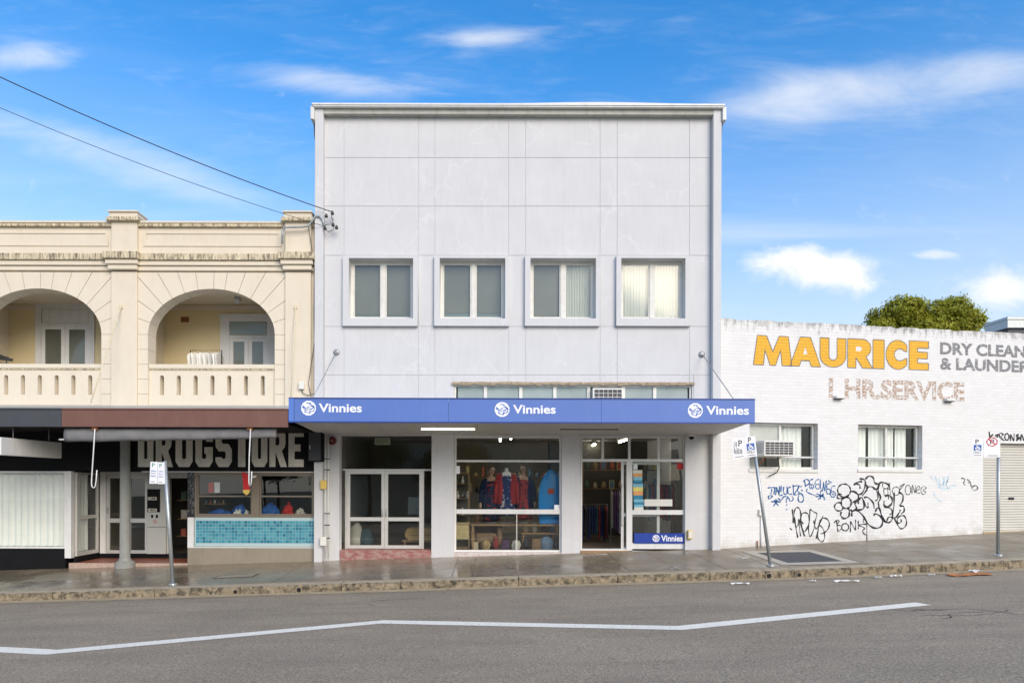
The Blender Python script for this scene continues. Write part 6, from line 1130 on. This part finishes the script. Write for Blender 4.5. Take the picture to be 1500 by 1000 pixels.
def floral(name, base, sp_c):
    m = mat(name, base, 0.85, 0.1); t = m.node_tree; b_ = t.nodes['Principled BSDF']; co = t.nodes.new('ShaderNodeTexCoord'); n_ = t.nodes.new('ShaderNodeTexNoise'); n_.inputs['Scale'].default_value = 11; n_.inputs['Detail'].default_value = 1; t.links.new(co.outputs['Object'], n_.inputs['Vector'])
    cr = t.nodes.new('ShaderNodeValToRGB'); cr.color_ramp.interpolation = 'CONSTANT'; cr.color_ramp.elements[0].color = (*base, 1); cr.color_ramp.elements[1].color = (*sp_c, 1); cr.color_ramp.elements[1].position = 0.6; t.links.new(n_.outputs[0], cr.inputs[0]); t.links.new(cr.outputs[0], b_.inputs['Base Color']); return m
f1 = floral('floral_red_on_navy', (0.012, 0.02, 0.06), (0.42, 0.05, 0.06)); f2 = floral('floral_white_on_navy', (0.015, 0.03, 0.13), (0.55, 0.50, 0.52)); f3 = floral('floral_dark_on_red', (0.36, 0.04, 0.04), (0.03, 0.02, 0.03))
mannequin('mannequin in a navy jacket and dark floral dress, left of the headless one', 720, 0.95, 2.36, 'navy', f1, True, 0.01); mannequin('headless mannequin in a red coat over a navy floral dress', 742, 0.8, 2.50, 'redcloth', f2, False); mannequin('mannequin in a navy jacket over a red dress beside the surfboard', 767, 0.95, 2.40, 'navy', f3, True, -0.01)
# surfboard
x, zt_ = at(807.5, 687, 0.42); zb_s = PZ + 0.004; b = MB(); n = 26; H = zt_ - zb_s; rings = []
for i in range(n + 1):
    t = i / n; wv = 0.34 * (1 - max(0, (t - 0.45) / 0.55) ** 2.2) ** 0.62 * (0.93 + 0.07 * min(1, t / 0.3))
    rings.append((x, 0.42 + 0.10 * t * t, zb_s + H * t, max(0.004, wv), max(0.003, 0.035 * (wv / 0.34) ** 0.5)))
sbd = thing('surfboard', 'bright blue surfboard standing upright in the display window', 'surfboard', (x, 0.42, PZ)); so_ = b.loft(rings, 20).build('board', 'board', sbd, True)
xz = at(807, 719, 0.4); mesh('emblem', [(xz[0] - 0.085, 0.392, xz[1] - 0.075), (xz[0] + 0.085, 0.392, xz[1] - 0.075), (xz[0] + 0.075, 0.394, xz[1] + 0.075), (xz[0] - 0.075, 0.394, xz[1] + 0.075)], [(0, 1, 2, 3)], 'rust', sbd); mesh('emblem_core', [(xz[0] - 0.05, 0.388, xz[1] - 0.05), (xz[0] + 0.05, 0.388, xz[1] - 0.05), (xz[0] + 0.05, 0.388, xz[1] + 0.035), (xz[0] - 0.05, 0.388, xz[1] + 0.035)], [(0, 1, 2, 3)], 'signred', sbd)
# low goods behind the lower panes
def wicker(label, px0, px1, y0, y1, Y): a = rect(px0, y0, px1, y1, Y); t = thing('basket', label, 'basket', ((a[0] + a[1]) / 2, Y, a[2])); box('body', a[0], a[1], Y, Y + 0.4, a[2], a[3] - 0.05, mat('wicker', (0.52, 0.42, 0.22), 0.8, 0.3, 30, 0.6, 40), t, 0.02); box('lid', a[0] - 0.02, a[1] + 0.02, Y - 0.02, Y + 0.42, a[3] - 0.048, a[3], bpy.data.materials['wicker'], t, 0.015)
wicker('tan wicker hamper at the left of the lower display pane', 667, 687, 765, 790, 0.45)
ac = thing('armchair', 'brown upholstered armchair behind the lower display pane', 'chair', (at(712, 790, 1.0)[0], 1.0, IF)); x = at(712, 790, 1.0)[0]
MB().box(x - 0.30, x + 0.30, 0.62, 1.25, IF + 0.12, IF + 0.42).build('seat', PAL[5], ac, bevel=0.06); MB().box(x - 0.33, x + 0.33, 1.2, 1.38, IF + 0.2, IF + 0.95).build('backrest', PAL[5], ac, bevel=0.06)
for s_ in (-1, 1): MB().box(x + s_ * 0.37 - 0.07, x + s_ * 0.37 + 0.07, 0.62, 1.3, IF + 0.1, IF + 0.6).build('armrest', PAL[5], ac, bevel=0.04)
for dx_ in (-0.3, 0.3):
    for y in (0.7, 1.25): box('leg', x + dx_ - 0.025, x + dx_ + 0.025, y - 0.025, y + 0.025, IF, IF + 0.12, 'wood', ac)
bx = thing('low_table', 'low dark table with goods behind the right lower pane', 'table', (at(790, 790, 0.9)[0], 0.9, IF)); x = at(790, 790, 0.9)[0]; box('table_top', x - 0.5, x + 0.45, 0.6, 1.2, IF + 0.40, IF + 0.44, 'wood', bx)
for dx_ in (-0.45, 0.4):
    for y in (0.65, 1.15): box('leg', x + dx_ - 0.02, x + dx_ + 0.02, y - 0.02, y + 0.02, IF, IF + 0.4, 'wood', bx)
for i in range(4): xx = x - 0.38 + 0.24 * i; tag(MB().loft([(xx, 0.8, IF + 0.44, 0.06, 0.06), (xx, 0.8, IF + 0.55, 0.09, 0.09), (xx, 0.8, IF + 0.66, 0.04, 0.04), (xx, 0.8, IF + 0.70, 0.05, 0.05)], 12).build('vase', GD[(i * 3) % 8], None, True), 'round vase on the low table behind the lower pane', 'vase', 'vases on the low table')
for i in range(9):
    rr = random.Random(90 + i); x = px0_ + 0.12 + (px1_ - px0_ - 0.24) * i / 8; yy = rr.uniform(0.36, 0.6); sz = rr.uniform(0.12, 0.2); b = MB()
    if i % 3 == 0: b.box(x - sz * 0.6, x + sz * 0.6, yy, yy + 0.25, IF, IF + sz * 1.5); nm, lbl = 'carton', 'carton of second-hand goods on the floor below the display platform'
    elif i % 3 == 1: b.loft([(x, yy + 0.1, IF, sz * 0.8, 0.1), (x + 0.01, yy + 0.1, IF + sz, sz, 0.12), (x, yy + 0.1, IF + sz * 1.7, sz * 0.7, 0.09), (x, yy + 0.1, IF + sz * 1.9, sz * 0.2, 0.04)], 14); b.v = [(q[0] + rr.gauss(0, 0.008), q[1] + rr.gauss(0, 0.01), max(IF, q[2])) for q in b.v]; nm, lbl = 'handbag', 'handbag on the floor below the display platform'
    else: b.loft([(x, yy + 0.1, IF, 0.07, 0.07), (x, yy + 0.1, IF + sz, 0.10, 0.10), (x, yy + 0.1, IF + sz * 1.6, 0.04, 0.04), (x, yy + 0.1, IF + sz * 2, 0.06, 0.06)], 14); nm, lbl = 'jug', 'jug on the floor below the display platform'
    tag(b.build(nm, (GD + PAL)[(i * 5) % 17], None, i % 3 == 2), lbl, nm, nm + 's below the platform')
# ceiling lights of the shop, lit
for i, (px_, py_, Y) in enumerate(((733, 659, 2.4), (749, 653, 1.4), (912, 652, 2.8), (868, 684, 5.2))):
    x = at(px_, py_, Y)[0]; t = thing('ceiling_light', ['lit shop tube light above the mannequins, further back', 'lit shop tube light nearest the display window', 'lit shop tube light seen through the right fanlights', 'lit shop tube light deep behind the open door'][i], 'light', (x, Y, 3.3), 'lit tubes in the shop'); tube('lamp_tube', [(x, Y - 0.55, 3.2), (x, Y + 0.55, 3.2)], 0.025, 'tube_in', t); box('batten', x - 0.04, x + 0.04, Y - 0.6, Y + 0.6, 3.24, 3.335, 'acwhite', t)
# entrance lobby behind the left doors: table with a cardboard box, bags
a = rect(594, 773, 640, 790, 1.1); tb = thing('cardboard_box', 'long tan cardboard box behind the right glass door', 'box', ((a[0] + a[1]) / 2, 1.1, a[2])); MB().prism([(a[0] + 0.1, a[2]), (a[1], a[2]), (a[1], a[3]), (a[0] + 0.08, a[3]), (a[0], a[3] - 0.1), (a[0], a[2] + 0.1)], 1.0, 1.5).build('carton', 'brownbox', tb); box('flap', a[0] + 0.12, a[1], 0.985, 0.999, a[2] + 0.12, a[2] + 0.14, 'wood', tb)
lt = thing('trestle_table', 'low timber table under the cardboard box', 'table', ((a[0] + a[1]) / 2, 1.25, STEP)); box('table_top', a[0] - 0.08, a[1] + 0.1, 0.95, 1.6, a[2] - 0.05, a[2] - 0.003, 'wood', lt)
for xx in (a[0], a[1]):
    for y in (1.0, 1.55): box('leg', xx - 0.025, xx + 0.025, y - 0.025, y + 0.025, IF, a[2] - 0.051, 'wood', lt)
for i, (px_, lb, m_) in enumerate(((522, 'pale checked bag on the floor behind the left glass door', GD[3]), (536, 'blue-grey full bag on the floor behind the left glass door', PAL[4]))):
    x = at(px_, 790, 1.2)[0]; tag(MB().loft([(x, 1.2, IF, 0.20, 0.16), (x, 1.2, IF + 0.2, 0.22, 0.18), (x, 1.2, IF + 0.42 + 0.12 * (1 - i), 0.15, 0.12), (x + 0.03, 1.2, IF + 0.5 + 0.15 * (1 - i), 0.05, 0.05)], 12).build('bag', m_, None, True), lb, 'bag')
box('lobby_picture', at(598, 745, 2.0)[0], at(622, 745, 2.0)[0], 2.0, 2.02, 1.0, 1.5, 'teal_glass', mb)
es = rect(549, 641, 571, 651, 0.5); ex = thing('exit_light', 'small boxed exit light above the glass double doors', 'light', ((es[0] + es[1]) / 2, 0.5, es[2])); box('housing', es[0], es[1], 0.5, 0.58, es[2], es[3], 'acwhite', ex, 0.008); box('face', es[0] + 0.02, es[1] - 0.02, 0.494, 0.4995, es[2] + 0.02, es[3] - 0.02, mat('exit_face', (0.35, 0.36, 0.25), 0.4, 0.1), ex)
# drugstore window goods
def pkg(label, px, py, w_, h, Y, m_, name='parcel', cat='parcel'):
    x, _ = at(px, py, Y); z = zt1 + 0.05; b = MB(); rr = random.Random(int(px)); n = 9
    b.loft([(x + rr.uniform(-0.02, 0.02), Y, z + h * t / n, w_ * 0.5 * max(0.12, (1 - (t / n) ** 2.2)) * rr.uniform(0.82, 1.1), 0.13 * max(0.2, 1 - (t / n) ** 2) * rr.uniform(0.85, 1.1)) for t in range(n + 1)], 18)
    b.v = [(q[0] + rr.gauss(0, 0.012), q[1] + rr.gauss(0, 0.018), max(z, q[2] + rr.gauss(0, 0.012))) for q in b.v]; tag(b.build(name, m_, None), label, cat)
BL = mat('blue_plastic', (0.02, 0.12, 0.42), 0.4, 0.2, 9)
pkg('flat blue tarpaulin on the shelf at the left of the tiled shop window', 322, 748, 0.75, 0.14, 0.45, BL, 'tarpaulin', 'tarpaulin'); pkg('blue draped bundle left of the window mullion', 352, 748, 0.5, 0.28, 0.5, BL); pkg('large blue draped bundle right of the window mullion', 396, 748, 0.55, 0.32, 0.5, BL); pkg('red bag with white print in the right half of the shop window', 422, 748, 0.30, 0.33, 0.45, M['red'], 'shopping_bag', 'bag'); pkg('clear plastic bag at the right end of the shop window', 440, 748, 0.28, 0.18, 0.45, GD[3], 'plastic_bag', 'bag')
for i, px_ in enumerate((346, 350, 361)): pkg('small white bottle on the ledge of the tiled shop window', px_, 748, 0.07, 0.13, 0.28, M['curtain'], 'bottle', 'bottle')
for o in [q for q in bpy.data.objects if q.get('label') == 'small white bottle on the ledge of the tiled shop window']: o['group'] = 'white bottles on the window ledge'
for i, (px_, m_, lb) in enumerate(((309, 'red', 'small red tag hanging inside the left shop window pane'), (318, 'signplate', 'small white notice hanging inside the left shop window pane'))): a = rect(px_ - 4, 706, px_ + 4, 721, 0.3); tag(box('notice', a[0], a[1], 0.30, 0.306, a[2], a[3], m_), lb, 'notice')
a = rect(292, 737, 330, 738.5, 0.9); shelf_o = thing('shelf_unit', 'narrow shelf of small jars inside the tiled shop window', 'shelf', ((a[0] + a[1]) / 2, 0.9, zt1)); box('shelf_board', a[0], a[1], 0.8, 1.1, a[2], a[3], 'wood', shelf_o)
for i in range(6): x = a[0] + (a[1] - a[0]) * (i + 0.5) / 6; tag(MB().loft([(x, 0.92, a[3], 0.03, 0.03), (x, 0.92, a[3] + 0.07, 0.03, 0.03), (x, 0.92, a[3] + 0.09, 0.02, 0.02)], 8).build('jar', GD[i], None, True), 'small jar on the narrow shelf in the tiled shop window', 'jar', 'jars on the narrow shelf')
for k, z in enumerate((0.35, 0.85, 1.4)):
    t = shelf_b = thing('shelf_unit', ['bottom', 'middle', 'top'][k] + ' shelf of goods inside the dark shop doorway', 'shelf', (-8.6, 2.2, z)); box('shelf_board', -9.2, -8.0, 2.0, 2.35, z - 0.02, z, 'wood', t)
    for i in range(5): x = -9.1 + 0.23 * i; tag(box('carton', x, x + random.uniform(0.1, 0.2), 2.05, 2.25, z, z + random.uniform(0.12, 0.3), random.choice(GD + PAL), None), 'small carton on the %s shelf inside the dark shop doorway' % ['bottom', 'middle', 'top'][k], 'carton', 'cartons on the %s doorway shelf' % ['bottom', 'middle', 'top'][k])

# ------------------------------------------------------------------ tree behind the brick building, trees and house across the street
def tree(name, label, x, y, z0, blobs, nleaf, leaf, m, trunk_r, seed, group=None):
    rnd = random.Random(seed); t = thing(name, label, 'tree', (x, y, z0), group); ctr = Vector((x, y, min(b[2] - b[3] for b in blobs)))
    tb_ = MB().tube([(x, y, z0), (x + 0.1, y, z0 + (ctr.z - z0) * 0.5), (x, y, ctr.z + 0.3)], [trunk_r, trunk_r * 0.75, trunk_r * 0.6], 10)
    for (bx_, by_, bz_, br_) in blobs[::2]: tb_.tube([(x, y, ctr.z), ((x + bx_) / 2, (y + by_) / 2, (ctr.z + bz_) / 2 + 0.2), (bx_, by_, bz_)], [trunk_r * 0.45, trunk_r * 0.3, trunk_r * 0.12], 6)
    tb_.build('trunk', 'bark', t, True); v = []; f = []; wt = [b[3] ** 2 for b in blobs]
    # twigs: small clumps of leaves scattered over each bough's shell, with gaps between
    for bi in range(nleaf // 14):
        bx_, by_, bz_, br_ = rnd.choices(blobs, wt)[0]; d = Vector((rnd.gauss(0, 1), rnd.gauss(0, 1), rnd.gauss(0.25, 0.9))).normalized(); rr = br_ * (0.55 + 0.55 * rnd.random() ** 0.6); c = Vector((bx_, by_, bz_)) + Vector((d.x * rr, d.y * rr, d.z * rr * 0.72))
        for k in range(14):
            p_ = c + Vector((rnd.gauss(0, 1), rnd.gauss(0, 1), rnd.gauss(0, 0.7))) * leaf * 1.5; nrm = (d * 0.9 + Vector((rnd.uniform(-1, 1), rnd.uniform(-1, 1), rnd.uniform(-0.4, 1)))).normalized()
            u = nrm.orthogonal().normalized(); w2 = nrm.cross(u); an = rnd.uniform(0, 6.28); a_ = (u * math.cos(an) + w2 * math.sin(an)) * leaf * rnd.uniform(0.6, 1.2); b_ = nrm.cross(a_) * 0.55; q = len(v)
            v += [tuple(p_ - a_), tuple(p_ + b_), tuple(p_ + a_), tuple(p_ - b_)]; f.append((q, q + 1, q + 2, q + 3))
    mesh('crown', v, f, m, t)
TY = 24.0
bl_ = []
for px_, py_, r_ in ((1296, 462, 0.95), (1318, 450, 1.05), (1325, 466, 1.1), (1345, 452, 0.95), (1352, 470, 1.1), (1370, 458, 1.15), (1385, 470, 1.1), (1398, 449, 0.95), (1412, 462, 1.1), (1424, 472, 0.8), (1285, 474, 0.7), (1332, 444, 0.6), (1395, 443, 0.55)):
    x, z = at(px_, py_ + 3, TY); bl_.append((x, TY + random.uniform(-0.6, 0.8), z, r_ * 0.88))
for px_, py_, r_, dy in ((1305, 485, 1.3, 0.8), (1350, 492, 1.6, 0), (1400, 490, 1.5, 0.6), (1360, 470, 1.4, 2.0), (1330, 480, 1.3, 2.0), (1400, 475, 1.2, 2.0)): x, z = at(px_, py_, TY); bl_.append((x, TY + dy, z, r_))
xt, _ = at(1355, 500, TY); tree('shade_tree', 'rounded green tree rising behind the white brick parapet', xt, TY, gw(xt) - 0.6, bl_, 38000, 0.10, 'leaf', 0.35, 3)
for i, (x, y, h, lb) in enumerate(((-9, -30, 5.2, 'broad garden tree across the street, opposite the cream building'), (-2.5, -29.5, 4.0, 'low garden tree across the street, opposite the glass doors'), (9.5, -30.5, 5.5, 'garden tree across the street, opposite the brick wall'))):
    bs = [(x + random.uniform(-1.8, 1.8), y + random.uniform(-1.5, 1.5), h - 0.8 + random.uniform(-1.4, 0.8), random.uniform(0.9, 1.4)) for _ in range(9)]; tree('garden_tree', lb, x, y, -0.6, bs, 9000, 0.16, 'leafdk', 0.18, 20 + i)
gt = [o for o in bpy.data.objects if o.name.startswith('garden_tree')]
for i, (k, x, y, lb) in enumerate(((0, -16, -29, 'garden tree across the street, left of the broad tree'), (2, -22, -30, 'second garden tree left of the broad tree across the street'), (0, -29, -30, 'third garden tree left of the broad tree across the street'), (2, -37, -31, 'leftmost garden tree across the street'), (0, 16.5, -30, 'garden tree across the street, far right'), (1, 4, -28.5, 'low garden tree before the cream house'))):
    c = copy_tree(gt[k]); c.location = (x, y, -0.6); c['label'] = lb
hs_ = thing('house', 'cream house across the street seen only in the shop glass', 'house', (1, -37, -0.5)); plate('wall', rc(-14, 14, -0.9, 5.2), [rc(x, x + 1.4, 2.0, 3.8) for x in (-11, -6.5, -0.6, 3.2, 8)], -34.3, -34.0, 'cream', hs_)
for x in (-11, -6.5, -0.6, 3.2, 8): w_ = frame('window', x + 0.004, x + 1.396, 2.004, 3.796, 0.09, -34.2, -34.1, 'white', hs_, bars_z=(2.9,)); box('pane', x + 0.09, x + 1.31, -34.16, -34.15, 2.09, 3.71, 'frost', w_)
MB().prism([(-34.0 + 0.6, 5.2), (-39, 8.2), (-44, 5.2)], -14.6, 14.6, 'x').build('roof', 'terracotta', hs_); b = MB(); b.box(-14, -13.7, -43.6, -34.31, -0.9, 5.19); b.box(13.7, 14, -43.6, -34.31, -0.9, 5.19); b.box(-14, 14, -43.9, -43.61, -0.9, 5.19); b.build('side_walls', 'cream', hs_)

X, Y = on_foot(346, 843.5); al = thing('access_lid', 'tan rectangular access lid in the footpath before the tiled shop', 'lid', (X, Y, gw(X, Y)))
sheet('lid', [X - 0.42, X + 0.42], lambda x: Y - 0.17 + (x - X) * 0.1, lambda x: Y + 0.17 + (x - X) * 0.1, lambda x, y: gw(x, y) + 0.006, mat('tan_lid', (0.34, 0.29, 0.21), 0.6, 0.15, 6), al); sheet('lid_joint', [X - 0.45, X + 0.45], lambda x: Y - 0.20 + (x - X) * 0.1, lambda x: Y + 0.20 + (x - X) * 0.1, lambda x, y: gw(x, y) + 0.003, 'dark', al)

# ------------------------------------------------------------------ litter
def flat_bit(name, label, px, py, l, w_, m, cat, rot, group=None, on='road', h=0.02):
    X, Y = on_road(px, py) if on == 'road' else on_foot(px, py); zf_ = (lambda x, y: road(x, y) + 0.008) if on == 'road' else gw; c, s = math.cos(rot), math.sin(rot); v = []; n = 5
    for i in range(n + 1):
        for j in range(3): a_ = (i / n - 0.5) * l * (1 + 0.2 * math.sin(j * 2.1)); b_ = (j / 2 - 0.5) * w_ * (1 + 0.25 * math.sin(i * 1.7)); x, y = X + a_ * c - b_ * s, Y + a_ * s + b_ * c; v.append((x, y, zf_(x, y) + 0.004 + h * abs(math.sin(i * 1.3 + j * 1.9))))
    f = [(i * 3 + j, i * 3 + j + 3, i * 3 + j + 4, i * 3 + j + 1) for i in range(n) for j in range(2)]; o = mesh(name, v, f, m); sm = o.modifiers.new('thickness', 'SOLIDIFY'); sm.thickness = 0.004; tag(o, label, cat, group)
flat_bit('cardboard_sheet', 'flattened orange cardboard in the gutter near the right kerb', 1418, 842, 0.78, 0.30, 'cardboard', 'cardboard', 0.1); flat_bit('paper_scrap', 'white paper lying on top of the orange cardboard', 1428, 839, 0.2, 0.14, 'litter', 'litter', 0.5, h=0.06)
for px_, py_, l, lb in ((1084, 856, 0.45, 'long white paper strip in the gutter below the leaning sign'), (1190, 852, 0.16, 'small crumpled paper in the gutter by the right drain hole'), (1240, 852.5, 0.6, 'longest strip of wet paper in the gutter below the brick wall'), (1286, 847, 0.16, 'white scrap in the gutter left of the crumpled cup'), (1312, 845, 0.3, 'crumpled white and orange cup in the gutter'), (1364, 843, 0.16, 'lone white scrap in the gutter left of the orange cardboard')): flat_bit('paper_scrap', lb, px_, py_, l * 0.7, 0.07, 'litter', 'litter', random.uniform(-0.2, 0.3), h=0.035)
flat_bit('paper_scrap', 'white scrap on the paving left of the pit cover', 1091, 817.5, 0.14, 0.09, 'litter', 'litter', 0.3, on='foot')
for i in range(46):
    X = random.uniform(-10, 12); Y = kerbY(X) - abs(random.gauss(0, 0.5)) - 0.03; l = random.uniform(0.02, 0.05); z = road(X, Y) + 0.012; a_ = random.uniform(0, 3.1); c, s = math.cos(a_) * l, math.sin(a_) * l
    o = mesh('fallen_leaf', [(X - c, Y - s, z), (X + s * 0.5, Y - c * 0.5, z + 0.012), (X + c, Y + s, z), (X - s * 0.5, Y + c * 0.5, z + 0.006)], [(0, 1, 2, 3)], 'gutter'); tag(o, 'tiny dry leaf on the road beside the kerb', 'leaf', 'dry leaves along the gutter')
